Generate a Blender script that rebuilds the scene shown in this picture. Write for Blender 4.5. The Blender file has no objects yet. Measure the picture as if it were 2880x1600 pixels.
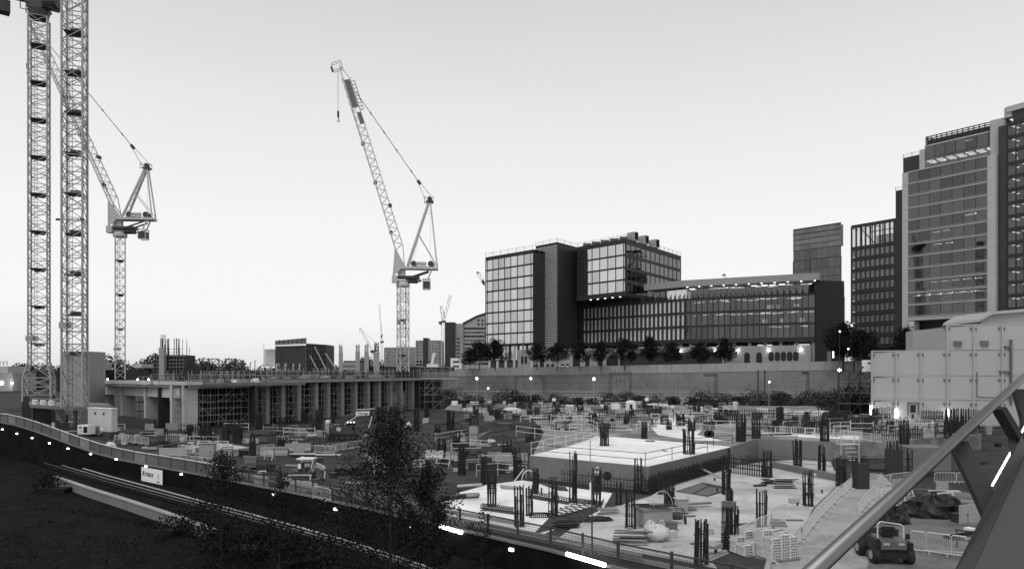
import bpy, math, random
from mathutils import Vector, Matrix
random.seed(7)
S = bpy.context.scene
COL = S.collection
R = math.radians
# ------------------------------------------------------------------ camera, world, sun, exposure
H = 11.0                      # eye height above the lower site slab (m)
cam = bpy.data.cameras.new("camera"); cam.lens = 25; cam.sensor_width = 36
cam.shift_y = 0.0868; cam.clip_start = 0.05; cam.clip_end = 6000
co = bpy.data.objects.new("camera", cam); COL.objects.link(co)
co.location = (0, 0, H); co.rotation_euler = (R(90), 0, 0); S.camera = co
SUN_EL, SUN_AZ = 58, 205      # soft high light from behind the left shoulder (overcast dusk)
W = bpy.data.worlds.new("World"); S.world = W; W.use_nodes = True
nt = W.node_tree; nt.nodes.clear()
def N(t, **k):
    n = nt.nodes.new(t)
    for a, b in k.items(): setattr(n, a, b)
    return n
out = N('ShaderNodeOutputWorld'); bg = N('ShaderNodeBackground'); bg.inputs[1].default_value = 0.1
sky = N('ShaderNodeTexSky', sky_type='NISHITA', sun_disc=False)
sky.sun_elevation = R(SUN_EL); sky.sun_rotation = R(SUN_AZ); sky.air_density = 1.0; sky.dust_density = 3.0
bw = N('ShaderNodeRGBToBW'); tc = N('ShaderNodeTexCoord'); sx = N('ShaderNodeSeparateXYZ'); ramp = N('ShaderNodeValToRGB')
nt.links.new(sky.outputs[0], bw.inputs[0]); nt.links.new(tc.outputs['Generated'], sx.inputs[0])
nz = N('ShaderNodeTexNoise'); nz.inputs['Scale'].default_value = 2.2; nz.inputs['Detail'].default_value = 4
mp = N('ShaderNodeMapping'); mp.inputs['Scale'].default_value = (1, 1, 5)
nt.links.new(tc.outputs['Generated'], mp.inputs[0]); nt.links.new(mp.outputs[0], nz.inputs['Vector'])
ad = N('ShaderNodeMath', operation='MULTIPLY_ADD'); ad.inputs[1].default_value = 0.05; ad.inputs[2].default_value = -0.025
nt.links.new(nz.outputs[0], ad.inputs[0])
ad2 = N('ShaderNodeMath', operation='ADD'); nt.links.new(sx.outputs[2], ad2.inputs[0]); nt.links.new(ad.outputs[0], ad2.inputs[1])
nt.links.new(ad2.outputs[0], ramp.inputs[0])
cr = ramp.color_ramp
def stop(p, v):
    e = cr.elements.new(p); e.color = (v, v, v, 1)
cr.elements[0].position = 0.0; cr.elements[0].color = (.78, .78, .78, 1)
cr.elements[1].position = 1.0; cr.elements[1].color = (.42, .42, .42, 1)
stop(.03, .86); stop(.08, .94); stop(.2, .92); stop(.34, .81); stop(.46, .68); stop(.62, .52)
mul = N('ShaderNodeMath', operation='MULTIPLY'); mul.inputs[1].default_value = 10.0
nt.links.new(ramp.outputs[0], mul.inputs[0])
mx = N('ShaderNodeMix', data_type='FLOAT'); mx.inputs[0].default_value = 0.88
nt.links.new(bw.outputs[0], mx.inputs[2]); nt.links.new(mul.outputs[0], mx.inputs[3])
nt.links.new(mx.outputs[0], bg.inputs[0]); nt.links.new(bg.outputs[0], out.inputs[0])
sun = bpy.data.lights.new("sun", 'SUN'); sun.energy = 1.5; sun.angle = R(40); sun.color = (1, 1, 1)
so = bpy.data.objects.new("sun", sun); COL.objects.link(so)
so.rotation_euler = (R(90 - SUN_EL), 0, R(180 - SUN_AZ)); so.location = (0, -50, 120)
S.view_settings.view_transform = 'Standard'; S.view_settings.look = 'None'
S.view_settings.exposure = 0.12; S.view_settings.gamma = 1; S.view_settings.use_curve_mapping = False
S.cycles.max_bounces = 6; S.cycles.transparent_max_bounces = 16
# ------------------------------------------------------------------ helpers
F = 2000.0
def P(u, v, D): return Vector(((u - 1440) / F * D, D, H - (v - 1050) / F * D))      # point of the place at depth D
def G(u, v, z=0.0):                                                                  # point of the place on the level z
    return P(u, v, F * (H - z) / (v - 1050.0))
def mat(name, v, rough=.85, var=.25, scale=1.0, metal=0, bump=0, emit=0, streak=0, spec=.3, rnd=0, big=None, stain=0):
    m = bpy.data.materials.new(name); m.use_nodes = True
    t = m.node_tree; b = t.nodes['Principled BSDF']
    b.inputs['Roughness'].default_value = rough; b.inputs['Metallic'].default_value = metal
    b.inputs['Specular IOR Level'].default_value = spec
    c = (v, v, v, 1); b.inputs['Base Color'].default_value = c
    if emit:
        b.inputs['Emission Color'].default_value = (1, 1, 1, 1); b.inputs['Emission Strength'].default_value = emit
        return m
    x = t.nodes.new('ShaderNodeTexCoord')
    def noise(sc, det, vec=None):
        n = t.nodes.new('ShaderNodeTexNoise'); n.inputs['Scale'].default_value = sc; n.inputs['Detail'].default_value = det
        n.inputs['Roughness'].default_value = .65
        t.links.new(vec if vec else x.outputs['Object'], n.inputs['Vector']); return n.outputs['Fac']
    def math_(op, a, bb):
        n = t.nodes.new('ShaderNodeMath'); n.operation = op
        for i, q in enumerate((a, bb)):
            if isinstance(q, (int, float)): n.inputs[i].default_value = q
            else: t.links.new(q, n.inputs[i])
        return n.outputs[0]
    f1 = noise(scale * 6, 5); f2 = noise(big if big else scale * .35, 4)
    s = math_('ADD', math_('MULTIPLY', math_('SUBTRACT', f1, .5), 1.6), math_('MULTIPLY', math_('SUBTRACT', f2, .5), 3.2))
    if streak:
        mpn = t.nodes.new('ShaderNodeMapping'); mpn.inputs['Scale'].default_value = (1.3, 1.3, .08)
        t.links.new(x.outputs['Object'], mpn.inputs[0])
        s = math_('ADD', s, math_('MULTIPLY', math_('SUBTRACT', noise(1.5, 4, mpn.outputs[0]), .5), streak * 4))
    if rnd:
        oi = t.nodes.new('ShaderNodeObjectInfo')
        s = math_('ADD', s, math_('MULTIPLY', math_('SUBTRACT', oi.outputs['Random'], .5), rnd * 2 / max(var, .01)))
    k = math_('MAXIMUM', math_('ADD', math_('MULTIPLY', s, var), 1.0), .15)
    if stain:
        for sc_, lo_, hi_ in ((.22, .47, .6), (1.1, .57, .66)):
            rp_ = t.nodes.new('ShaderNodeMapRange'); rp_.inputs['From Min'].default_value = lo_; rp_.inputs['From Max'].default_value = hi_; rp_.inputs['To Min'].default_value = 1.0; rp_.inputs['To Max'].default_value = 1.0 - stain
            t.links.new(noise(sc_, 9), rp_.inputs['Value']); k = math_('MULTIPLY', k, rp_.outputs[0])
    val = math_('MULTIPLY', k, v)
    cmb = t.nodes.new('ShaderNodeCombineColor')
    for i in range(3): t.links.new(val, cmb.inputs[i])
    t.links.new(cmb.outputs[0], b.inputs['Base Color'])
    if bump:
        bn = t.nodes.new('ShaderNodeBump'); bn.inputs['Strength'].default_value = min(1, bump); bn.inputs['Distance'].default_value = .05 * max(1, bump)
        t.links.new(noise(scale * 9, 6), bn.inputs['Height']); t.links.new(bn.outputs[0], b.inputs['Normal'])
    return m
def glass(name, refl, tint, rough=.03, wave=0.0, f0=None):
    """window glass: mirror layer over a clear tinted pane"""
    m = bpy.data.materials.new(name); m.use_nodes = True; t = m.node_tree; t.nodes.clear()
    o = t.nodes.new('ShaderNodeOutputMaterial'); mi = t.nodes.new('ShaderNodeMixShader')
    g = t.nodes.new('ShaderNodeBsdfGlossy'); g.inputs['Roughness'].default_value = rough; g.inputs['Color'].default_value = (.9, .9, .9, 1)
    tr = t.nodes.new('ShaderNodeBsdfTransparent'); tr.inputs['Color'].default_value = (tint, tint, tint, 1)
    oi = t.nodes.new('ShaderNodeObjectInfo'); ma = t.nodes.new('ShaderNodeMath'); ma.operation = 'MULTIPLY_ADD'
    ma.inputs[1].default_value = refl * .4; ma.inputs[2].default_value = refl * .8
    t.links.new(oi.outputs['Random'], ma.inputs[0]); t.links.new(ma.outputs[0], mi.inputs[0])
    t.links.new(tr.outputs[0], mi.inputs[1]); t.links.new(g.outputs[0], mi.inputs[2]); t.links.new(mi.outputs[0], o.inputs[0])
    if wave:
        x = t.nodes.new('ShaderNodeTexCoord'); n = t.nodes.new('ShaderNodeTexNoise'); n.inputs['Scale'].default_value = .5
        bn = t.nodes.new('ShaderNodeBump'); bn.inputs['Strength'].default_value = wave; bn.inputs['Distance'].default_value = .05
        t.links.new(x.outputs['Object'], n.inputs['Vector']); t.links.new(n.outputs[0], bn.inputs['Height']); t.links.new(bn.outputs[0], g.inputs['Normal'])
    return m
M = dict(
    dirt=mat('dirt', .04, .95, .6, .5, bump=1.5, big=.09, stain=.4), mud=mat('mud', .05, .9, .6, .8, bump=1.2),
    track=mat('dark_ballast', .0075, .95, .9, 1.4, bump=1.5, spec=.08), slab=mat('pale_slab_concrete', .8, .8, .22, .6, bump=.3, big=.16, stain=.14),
    slab2=mat('worn_slab_concrete', .47, .85, .32, .8, bump=.35, big=.17, stain=.25), upper=mat('rough_blinding', .26, .9, .5, .5, bump=.8, big=.2, stain=.5),
    conc=mat('concrete', .30, .85, .18, .5, bump=.2, streak=.25), conc_d=mat('dark_concrete', .16, .9, .2, .5, bump=.2, streak=.3),
    conc_l=mat('light_concrete', .46, .85, .15, .5, streak=.2), wallc=mat('old_retaining_concrete', .19, .9, .16, .25, streak=.5, big=.05, stain=.15),
    coping=mat('coping_concrete', .3, .9, .14, .3, streak=.3), stone=mat('stone_cladding', .27, .85, .12, .4, streak=.12),
    steel=mat('grey_painted_steel', .3, .5, .15, .8, spec=.4), steel_l=mat('pale_painted_steel', .5, .5, .15, .8, spec=.4), steel_d=mat('dark_steel', .05, .5, .2, 1),
    galv=mat('galvanised_tube', .58, .45, .2, 2, metal=.1), rebar=mat('rusty_rebar', .022, .8, .4, 2), tie=mat('tie_wire_steel', .03, .8, .4, 2),
    white=mat('white_panel', .72, .55, .06, .4), offw=mat('off_white_cladding', .37, .7, .08, .3, streak=.1), paper=mat('white_sheet', .8, .6, .05, 1),
    black=mat('black_plastic', .016, .5, .2, 1), rubber=mat('rubber', .02, .8, .2, 1), wood=mat('timber', .16, .85, .4, 1.5), wood_l=mat('plywood', .32, .85, .25, 1),
    brick=mat('dark_brick', .045, .9, .3, 2), clad_d=mat('dark_cladding', .035, .5, .2, .4), clad_m=mat('mid_cladding', .12, .6, .15, .3),
    frame=mat('bronze_frame', .025, .5, .2, .5), leaf=mat('leaf', .019, .6, .5, .6, spec=.4, rnd=.01), leaf_f=mat('far_leaf', .03, .8, .5, .1),
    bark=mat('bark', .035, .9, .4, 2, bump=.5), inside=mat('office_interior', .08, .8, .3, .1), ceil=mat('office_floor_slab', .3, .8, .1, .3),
    lamp=mat('lamp_glow', 1, emit=18), tube=mat('tube_light_glow', 1, emit=9), lit=mat('office_light_glow', 1, emit=3.2), lit2=mat('soft_interior_glow', 1, emit=.55),
    skin=mat('skin', .3, .6, .05, 1), hivis=mat('hi_vis_cloth', .75, .8, .08, 3), cloth=mat('dark_cloth', .03, .9, .2, 3),
    chrome=mat('brushed_steel_rail', .2, .4, .10, 3, metal=1), parapet=mat('parapet_metal', .05, .55, .08, 1), dark_par=mat('parapet_dark', .03, .6, .1, 1),
    sign=mat('sign_white', .7, .5, .03, 1), ink=mat('ink_black', .02, .6, .05, 1), bag=mat('woven_bag', .55, .8, .12, 2, bump=.5), plast=mat('grey_plastic', .3, .5, .1, 1),
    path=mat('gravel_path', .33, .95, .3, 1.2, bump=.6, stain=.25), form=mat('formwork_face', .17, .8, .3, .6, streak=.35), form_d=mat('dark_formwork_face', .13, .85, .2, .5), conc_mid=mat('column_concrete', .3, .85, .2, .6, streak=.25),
    galv_d=mat('weathered_tube', .3, .5, .3, 2), offw2=mat('enclosure_panel', .36, .75, .07, .25, streak=.12, big=.05),
    hoard=mat('worn_hoarding', .1, .85, .25, .6, streak=.3), hoard_l=mat('pale_hoarding', .2, .85, .25, .6, streak=.3), leaf_n=mat('dark_leaf', .011, .7, .5, .8, spec=.15), track2=mat('dark_sleeper', .006, .95, .3, 1, spec=.1), signb=mat('name_board_white', .8, .5, .03, 1),
    mach_d=mat('dark_machine_paint', .045, .45, .25, 1.5, spec=.5), dumper=mat('dumper_shade_tone', .1, .4, .15, 1.5, spec=.5),  # dumper colour darkened for the shade it stands in
    louvre=mat('louvre_metal', .42, .6, .1, .5),
    blind_d=mat('dim_blind_glazing', .13, .15, .2, .6, spec=.6, rnd=.12),
    crane_w=mat('pale_crane_paint', .45, .5, .18, .8, spec=.4), yard=mat('yard_concrete_shade_tone', .15, .9, .35, .8, bump=.5, stain=.35),
    blind=mat('drawn_blind_glazing', .5, .15, .2, .6, spec=.6, rnd=.12), flood=mat('flood_glow', 1, emit=70),
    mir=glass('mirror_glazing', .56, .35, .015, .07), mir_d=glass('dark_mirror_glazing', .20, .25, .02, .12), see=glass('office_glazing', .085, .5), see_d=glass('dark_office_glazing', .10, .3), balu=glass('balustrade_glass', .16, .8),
)
class MB:
    """collects boxes, bars and tubes; build() links them as ONE mesh object"""
    def __init__(s): s.v = []; s.f = []
    def quad(s, *ps):
        n = len(s.v); s.v += [tuple(p) for p in ps]; s.f.append(tuple(range(n, n + len(ps)))); return s
    def box(s, c, size, rz=0, rot=None):
        n = len(s.v); a, b, d = size[0] / 2, size[1] / 2, size[2] / 2
        m = rot if rot else Matrix.Rotation(rz, 3, 'Z'); c = Vector(c)
        for x, y, z in ((-a, -b, -d), (a, -b, -d), (a, b, -d), (-a, b, -d), (-a, -b, d), (a, -b, d), (a, b, d), (-a, b, d)):
            s.v.append(tuple(c + m @ Vector((x, y, z))))
        s.f += [tuple(n + i for i in q) for q in ((0, 3, 2, 1), (4, 5, 6, 7), (0, 1, 5, 4), (1, 2, 6, 5), (2, 3, 7, 6), (3, 0, 4, 7))]; return s
    def bx(s, x0, x1, y0, y1, z0, z1): return s.box(((x0 + x1) / 2, (y0 + y1) / 2, (z0 + z1) / 2), (x1 - x0, y1 - y0, z1 - z0))
    def bar(s, p, q, w, h=None, n=4, tw=None):
        p = Vector(p); q = Vector(q); d = q - p
        if d.length < 1e-6: return s
        d.normalize(); up = Vector((0, 0, 1)) if abs(d.z) < .95 else Vector((0, 1, 0))
        a = d.cross(up).normalized(); b = a.cross(d).normalized(); h = h or w; k = len(s.v)
        for e, f in ((p, 1), (q, tw if tw is not None else 1)):
            for i in range(n):
                t = 2 * math.pi * (i + .5) / n; r = 1 / math.cos(math.pi / n) / 2 if n == 4 else .5
                s.v.append(tuple(e + a * math.cos(t) * w * r * f + b * math.sin(t) * h * r * f))
        for i in range(n): j = (i + 1) % n; s.f.append((k + i, k + j, k + n + j, k + n + i))
        s.f.append(tuple(k + i for i in reversed(range(n)))); s.f.append(tuple(k + n + i for i in range(n))); return s
    def tube(s, p, q, r, n=8, tw=None): return s.bar(p, q, 2 * r, 2 * r, n, tw)
    def path(s, ps, r, n=6):
        for a, b in zip(ps, ps[1:]): s.tube(a, b, r, n)
        return s
    def prism(s, poly, z0, z1):
        k = len(s.v); n = len(poly)
        z0s = z0 if isinstance(z0, (list, tuple)) else [z0] * n; z1s = z1 if isinstance(z1, (list, tuple)) else [z1] * n
        s.v += [(p[0], p[1], z) for p, z in zip(poly, z0s)] + [(p[0], p[1], z) for p, z in zip(poly, z1s)]
        s.f += [tuple(k + i for i in reversed(range(n))), tuple(k + n + i for i in range(n))]
        for i in range(n): j = (i + 1) % n; s.f.append((k + i, k + j, k + n + j, k + n + i))
        return s
    def lathe(s, c, prof, n=16, axis='z'):
        k = len(s.v); c = Vector(c)
        for r, h in prof:
            for i in range(n):
                t = 2 * math.pi * i / n; a, b = r * math.cos(t), r * math.sin(t)
                s.v.append(tuple(c + (Vector((a, b, h)) if axis == 'z' else Vector((h, a, b)) if axis == 'x' else Vector((a, h, b)))))
        for m in range(len(prof) - 1):
            for i in range(n): j = (i + 1) % n; s.f.append((k + m * n + i, k + m * n + j, k + (m + 1) * n + j, k + (m + 1) * n + i))
        s.f.append(tuple(k + i for i in reversed(range(n)))); s.f.append(tuple(k + (len(prof) - 1) * n + i for i in range(n))); return s
    def blob(s, c, r, rough=.25, seg=10, flat=0.0):
        k = len(s.v); c = Vector(c); rr = seg // 2 + 1
        for i in range(rr + 1):
            for j in range(seg):
                a = math.pi * i / rr; b = 2 * math.pi * j / seg; q = 1 + random.uniform(-rough, rough) if 0 < i < rr else 1
                z = math.cos(a) * r[2] * q; z = max(z, -r[2] * (1 - flat))
                s.v.append((c.x + math.sin(a) * math.cos(b) * r[0] * q, c.y + math.sin(a) * math.sin(b) * r[1] * q, c.z + z))
        for i in range(rr):
            for j in range(seg):
                l = (j + 1) % seg; s.f.append((k + i * seg + j, k + (i + 1) * seg + j, k + (i + 1) * seg + l, k + i * seg + l))
        return s
    def build(s, name, m, parent=None, off=None, smooth=False):
        me = bpy.data.meshes.new(name); o = bpy.data.objects.new(name, me)
        w = Vector(off) if off is not None else Vector((0, 0, 0))
        if parent is not None:
            w = wloc(parent); o.parent = parent
        me.from_pydata([(x - w.x, y - w.y, z - w.z) for x, y, z in s.v], [], s.f)
        me.materials.append(M[m] if isinstance(m, str) else m)
        if smooth:
            for p in me.polygons: p.use_smooth = True
        if parent is None: o.location = w
        COL.objects.link(o); return o
def wloc(o):
    v = Vector(o.location)
    while o.parent: o = o.parent; v += Vector(o.location)
    return v
def tag(o, label, cat, group=None):
    o['label'] = label; o['category'] = cat
    if group: o['group'] = group
    return o
def thing(name, label, cat, loc, group=None, rz=0):
    o = bpy.data.objects.new(name, None); COL.objects.link(o); o.location = loc; o.rotation_euler.z = rz
    o.empty_display_size = .2
    return tag(o, label, cat, group)
def solo(name, mb, m, label, cat, loc=None, group=None, smooth=False):
    if loc is None:
        xs = [q[0] for q in mb.v]; ys = [q[1] for q in mb.v]; zs = [q[2] for q in mb.v]
        loc = ((min(xs) + max(xs)) / 2, (min(ys) + max(ys)) / 2, min(zs))
    return tag(mb.build(name, m, None, loc, smooth), label, cat, group)
def kind(o, k): o['kind'] = k; return o
def struct(name, mb, m): return kind(mb.build(name, m), 'structure')
def dup(root, loc, rz=None, label=None, group=None, sc=None):
    def cp(o, par):
        c = o.copy(); COL.objects.link(c)
        if par: c.parent = par
        for ch in o.children: cp(ch, c)
        return c
    r = cp(root, None); r.location = loc
    if rz is not None: r.rotation_euler.z = rz
    if sc: r.scale = sc if isinstance(sc, tuple) else (sc,) * 3
    if label: r['label'] = label
    if group: r['group'] = group
    return r
def text(parent, body, loc, size, rot, m='ink', name='lettering', ext=.01, squash=1.0):
    cu = bpy.data.curves.new(name, 'FONT'); cu.body = body; cu.size = size; cu.extrude = ext; cu.align_x = 'CENTER'; cu.align_y = 'CENTER'
    t = bpy.data.objects.new(name, cu); COL.objects.link(t); bpy.context.view_layer.update()
    me = bpy.data.meshes.new_from_object(t.evaluated_get(bpy.context.evaluated_depsgraph_get())); bpy.data.objects.remove(t)
    o = bpy.data.objects.new(name, me); me.materials.clear(); me.materials.append(M[m]); COL.objects.link(o)
    o.parent = parent; o.location = Vector(loc) - wloc(parent); o.rotation_euler = rot; o.scale = (squash, 1, 1); return o
def lerp(a, b, t): return a + (b - a) * t
# ------------------------------------------------------------------ ground
FENCE = [(-1500, 900), (-560, 420), (-190, 173), (-127, 126), (-79.5, 110.5), (-49, 89.6), (-36.6, 79.6), (-17.8, 63.6), (2.4, 44.3), (6.0, 40.2), (11.0, 35.5), (40, 5)]
def gz(x, y):
    t = min(1, max(0, (-46 - x) / 34)); t = t * t * (3 - 2 * t)
    k = (x + 79.5) * .5 + (y - 110.5) * .866
    return 3.4 * t * min(1, max(0, 1 - (k - 5) / 16))
def Gt(u, v):
    z = 0
    for _ in range(12): q = G(u, v, z); z = .5 * z + .5 * gz(q.x, q.y)
    return Vector((q.x, q.y, gz(q.x, q.y)))
fl = []
for a, b in zip(FENCE, FENCE[1:]):
    n = max(1, int(math.dist(a, b) / 6))
    fl += [(lerp(a[0], b[0], i / n), lerp(a[1], b[1], i / n)) for i in range(n)]
fl.append(FENCE[-1])
mb = MB(); ts = [0, 1, 2, 4, 6, 9, 12, 16, 20, 25, 30, 36, 43, 50, 60, 70, 85, 100, 120, 150, 200, 300, 500, 900, 2500]
dx, dy = .5, .866
for x, y in fl:
    for t in ts:
        spread = 1 + max(0, t - 150) / 120
        X = x * spread + dx * t; Y = y + dy * t + (0 if t < 150 else 0)
        bump_ = 0 if t < 1 or t > 150 else random.uniform(-.06, .06)
        mb.v.append((X, Y, gz(X, Y) + bump_ - .05))
nT = len(ts)
for i in range(len(fl) - 1):
    for j in range(nT - 1):
        mb.f.append((i * nT + j, (i + 1) * nT + j, (i + 1) * nT + j + 1, i * nT + j + 1))
struct('site_ground', mb, 'dirt')
TR = -1.8
mb = MB()
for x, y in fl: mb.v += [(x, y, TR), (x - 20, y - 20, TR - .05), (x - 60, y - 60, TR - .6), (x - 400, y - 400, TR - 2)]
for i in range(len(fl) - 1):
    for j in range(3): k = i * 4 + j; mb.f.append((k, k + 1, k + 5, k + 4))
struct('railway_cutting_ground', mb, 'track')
# ------------------------------------------------------------------ plaza level and the long retaining wall
def xy(u, D): return Vector(((u - 1440) / F * D, D, 0))
wa, wb, wc = xy(1262, 268), xy(2462, 224), Vector((330, 150, 0))
wd = xy(1262, 268) + Vector((-6, 26, 0))
mb = MB().prism([(wa.x, wa.y + .5), (wb.x, wb.y + .5), (wc.x + 10, wc.y), (1200, 150), (1200, 1500), (-60, 1500), (wa.x - 14, 300)], 0, 12.0); struct('plaza', mb, 'conc_d')
t = thing('retaining_wall', 'long pale concrete retaining wall with panel joints along the railway below the plaza', 'wall', (wa.x, wa.y, 0))
n = 30; bm_, cm_ = MB(), MB()
for i in range(n):
    p = wa.lerp(wb, i / n); q = wa.lerp(wb, (i + 1) / n); d = (q - p).normalized()
    z0 = lerp(11.0, 13.4, i / n); z1 = lerp(11.0, 13.4, (i + 1) / n)
    nx = Vector((d.y, -d.x, 0))
    bm_.prism([p, q, q - nx * .5, p - nx * .5], [0] * 4, [z0, z1, z1, z0])
    g = d * .05; pp, qq = p + g + nx * .12, q - g + nx * .12
    cm_.prism([pp, qq, qq - nx * .7, pp - nx * .7], [z0 - 1.1, z1 - 1.1, z1 - 1.1, z0 - 1.1], [z0 + 1.7, z1 + 1.7, z1 + 1.7, z0 + 1.7])
bm_.build('wall_face', 'wallc', t); cm_.build('coping_panel', 'coping', t)
# ------------------------------------------------------------------ building helpers
def windows(parent, A, B, z0, z1, rows, cols, m, name='window', inset=.1, gx=.12, gz_=.12, zs=None, budget=None, out_=.0, xs=None, skip=None):
    """one mesh copied pane by pane; past the budget the rest become one part"""
    A = Vector((A[0], A[1], 0)); B = Vector((B[0], B[1], 0)); d = (B - A).normalized(); L = (B - A).length
    nrm = Vector((d.y, -d.x, 0)); ang = math.atan2(d.y, d.x)
    xs = xs or [i / cols for i in range(cols + 1)]; zs = zs or [lerp(z0, z1, j / rows) for j in range(rows + 1)]
    cache = {}; rest = MB(); wl = wloc(parent); made = 0
    for j in range(len(zs) - 1 - (0)):
        for i in range(len(xs) - 1):
            if skip and skip(i, j): continue
            w = (xs[i + 1] - xs[i]) * L - gx; h = zs[j + 1] - zs[j] - gz_
            c = A + d * ((xs[i] + xs[i + 1]) / 2 * L) + nrm * (out_ - inset); c.z = (zs[j] + zs[j + 1]) / 2
            if budget is not None and budget[0] <= 0:
                rest.box(c, (w, .06, h), ang); continue
            key = (round(w, 3), round(h, 3))
            if key not in cache:
                o = MB().box((0, 0, 0), (w, .06, h)).build(name, m); cache[key] = o
            else:
                o = cache[key].copy(); COL.objects.link(o)
            o.parent = parent; o.location = c - wl; o.rotation_euler.z = ang
            made += 1
            if budget is not None: budget[0] -= 1
    if rest.v: kind(rest.build(name, m, parent), 'stuff')
def grid(mb, A, B, zs, xs, mw, md, hw, hd, out_=0.05):
    """mullions at xs (fractions) and bands at zs standing proud of the glass"""
    A = Vector((A[0], A[1], 0)); B = Vector((B[0], B[1], 0)); d = (B - A).normalized(); L = (B - A).length
    nrm = Vector((d.y, -d.x, 0)); ang = math.atan2(d.y, d.x)
    for x in xs:
        c = A + d * (x * L) + nrm * (out_ - md / 2 + .003); c.z = (zs[0] + zs[-1]) / 2
        mb.box(c, (mw, md, zs[-1] - zs[0]), ang)
    for z in zs:
        c = A + d * (L / 2) + nrm * (out_ - hd / 2 - .004); c.z = z
        mb.box(c, (L, hd, hw), ang)
def fr(n): return [i / n for i in range(n + 1)]
def foot(A, B, depth):
    A = Vector((A[0], A[1], 0)); B = Vector((B[0], B[1], 0)); d = (B - A).normalized(); nrm = Vector((d.y, -d.x, 0))
    return A, B, B - nrm * depth, A - nrm * depth, d, nrm
def floors(parent, A, B, zs, depth, m='ceil', wallm='inside', th=.5, back=None):
    a, b, c, e, d, n = foot(A, B, depth); mb = MB()
    i_ = n * .35
    for z in zs: mb.prism([a - i_, b - i_, c, e], z - th, z)
    mb.build('floor_slab', m, parent)
    bk = back or 6.0
    MB().prism([a - n * bk + d * .5, b - n * bk - d * .5, b - n * (bk + .4) - d * .5, a - n * (bk + .4) + d * .5], zs[0], zs[-1]).build('inner_wall', wallm, parent)
def ceiling_lights(parent, A, B, zs, spots, m='lit', size=(1.5, .5, .1)):
    """lit fittings hung under the slabs: spots = (fraction, row, depth)"""
    a, b, c, e, d, n = foot(A, B, 1); L = (b - a).length; ang = math.atan2(d.y, d.x); base = None
    for x, j, dep in spots:
        p = a + d * (x * L) - n * dep; p.z = zs[j] - .62
        if base is None: o = base = MB().box((0, 0, 0), size).build('ceiling_light', m)
        else: o = base.copy(); COL.objects.link(o)
        o.parent = parent; o.location = p - wloc(parent); o.rotation_euler.z = ang
def roofrail(mb, A, B, z, h=1.1, step=4.0):
    A = Vector((A[0], A[1], z)); B = Vector((B[0], B[1], z)); n = max(1, int((B - A).length / step)); up = Vector((0, 0, h))
    for i in range(n + 1): p = A.lerp(B, i / n); mb.bar(p, p + up * 1.15, .12)
    mb.bar(A + up, B + up, .08); mb.bar(A + up * .5, B + up * .5, .05)
def zz(v, D): return H - (v - 1050) / F * D
# ------------------------------------------------------------------ big glass office block with louvred core
A, B = xy(1365.6, 300), xy(1499.4, 280.6)
t = thing('glass_office_block', 'tall mirror glazed office block with a louvred stair tower and rooftop railings', 'office building', (A.x, A.y, 12))
zs = [22.85 + i * (58.7 - 22.85) / 8 for i in range(9)]
xs = [0, .03] + [.03 + .94 * i / 7.55 for i in range(1, 8)] + [.965, 1]
xs = [0, .035, .16, .285, .415, .545, .68, .815, .955, 1]
bud = [100]
windows(t, A, B, 0, 0, 8, 9, 'mir', zs=zs, xs=xs, budget=bud)
fm = MB(); grid(fm, A, B, zs, xs, .24, .5, .65, .7)
a, b, c, e, d, n = foot(A, B, 24)
MB().prism([a - n * .5, b - n * .5, c, e], 22.4, 59.6).build('dark_core', 'clad_d', t)
MB().prism([a + n * .1, b + n * .1, c, e], 58.8, 59.9).build('roof', 'frame', t)
# ground floor glazed recess and colonnade
za, zb = 12.0, 22.4
windows(t, A - n * 2.0, B - n * 2.0, 16.5, 22.2, 1, 8, 'mir', inset=0, budget=bud)
for i in range(6): q = A.lerp(B, .06 + i * .178) - n * .8; MB().tube(q + Vector((0, 0, za)), q + Vector((0, 0, zb)), .55, 12).build('column', 'conc_l', t)
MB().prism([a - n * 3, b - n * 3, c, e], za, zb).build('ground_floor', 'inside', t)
# louvred stair core
C, L_, R_ = xy(1567.6, 281), xy(1506.5, 290), xy(1624, 293)
z1 = 62.4
bd = [C, R_, R_ + Vector((-4, 18, 0)), L_ + Vector((3, 16, 0)), L_]
MB().prism([p for p in bd], za, z1 - .2).build('stair_core', 'clad_d', t)
lm = MB(); dl = (C - L_).normalized(); nl = Vector((dl.y, -dl.x, 0)); ang = math.atan2(dl.y, dl.x)
for i in range(58):
    z = 22 + i * (z1 - 22.4) / 58; c0 = (L_ + C) / 2 + nl * .22; c0.z = z + .22
    lm.box(c0, ((C - L_).length, .3, .33), ang)
lm.build('louvre', 'louvre', t)
MB().prism([L_ + nl * .25, C + nl * .25, C + nl * .02, L_ + nl * .02], za, 22).build('stone_base', 'stone', t)
lk = xy(1590, 300); MB().prism([lk, xy(1668, 297), xy(1668, 310), xy(1590, 312)], 12, 41).build('link_block', 'clad_d', t)
MB().prism([p for p in bd], z1, z1 + .5).build('core_roof', 'frame', t)
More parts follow.
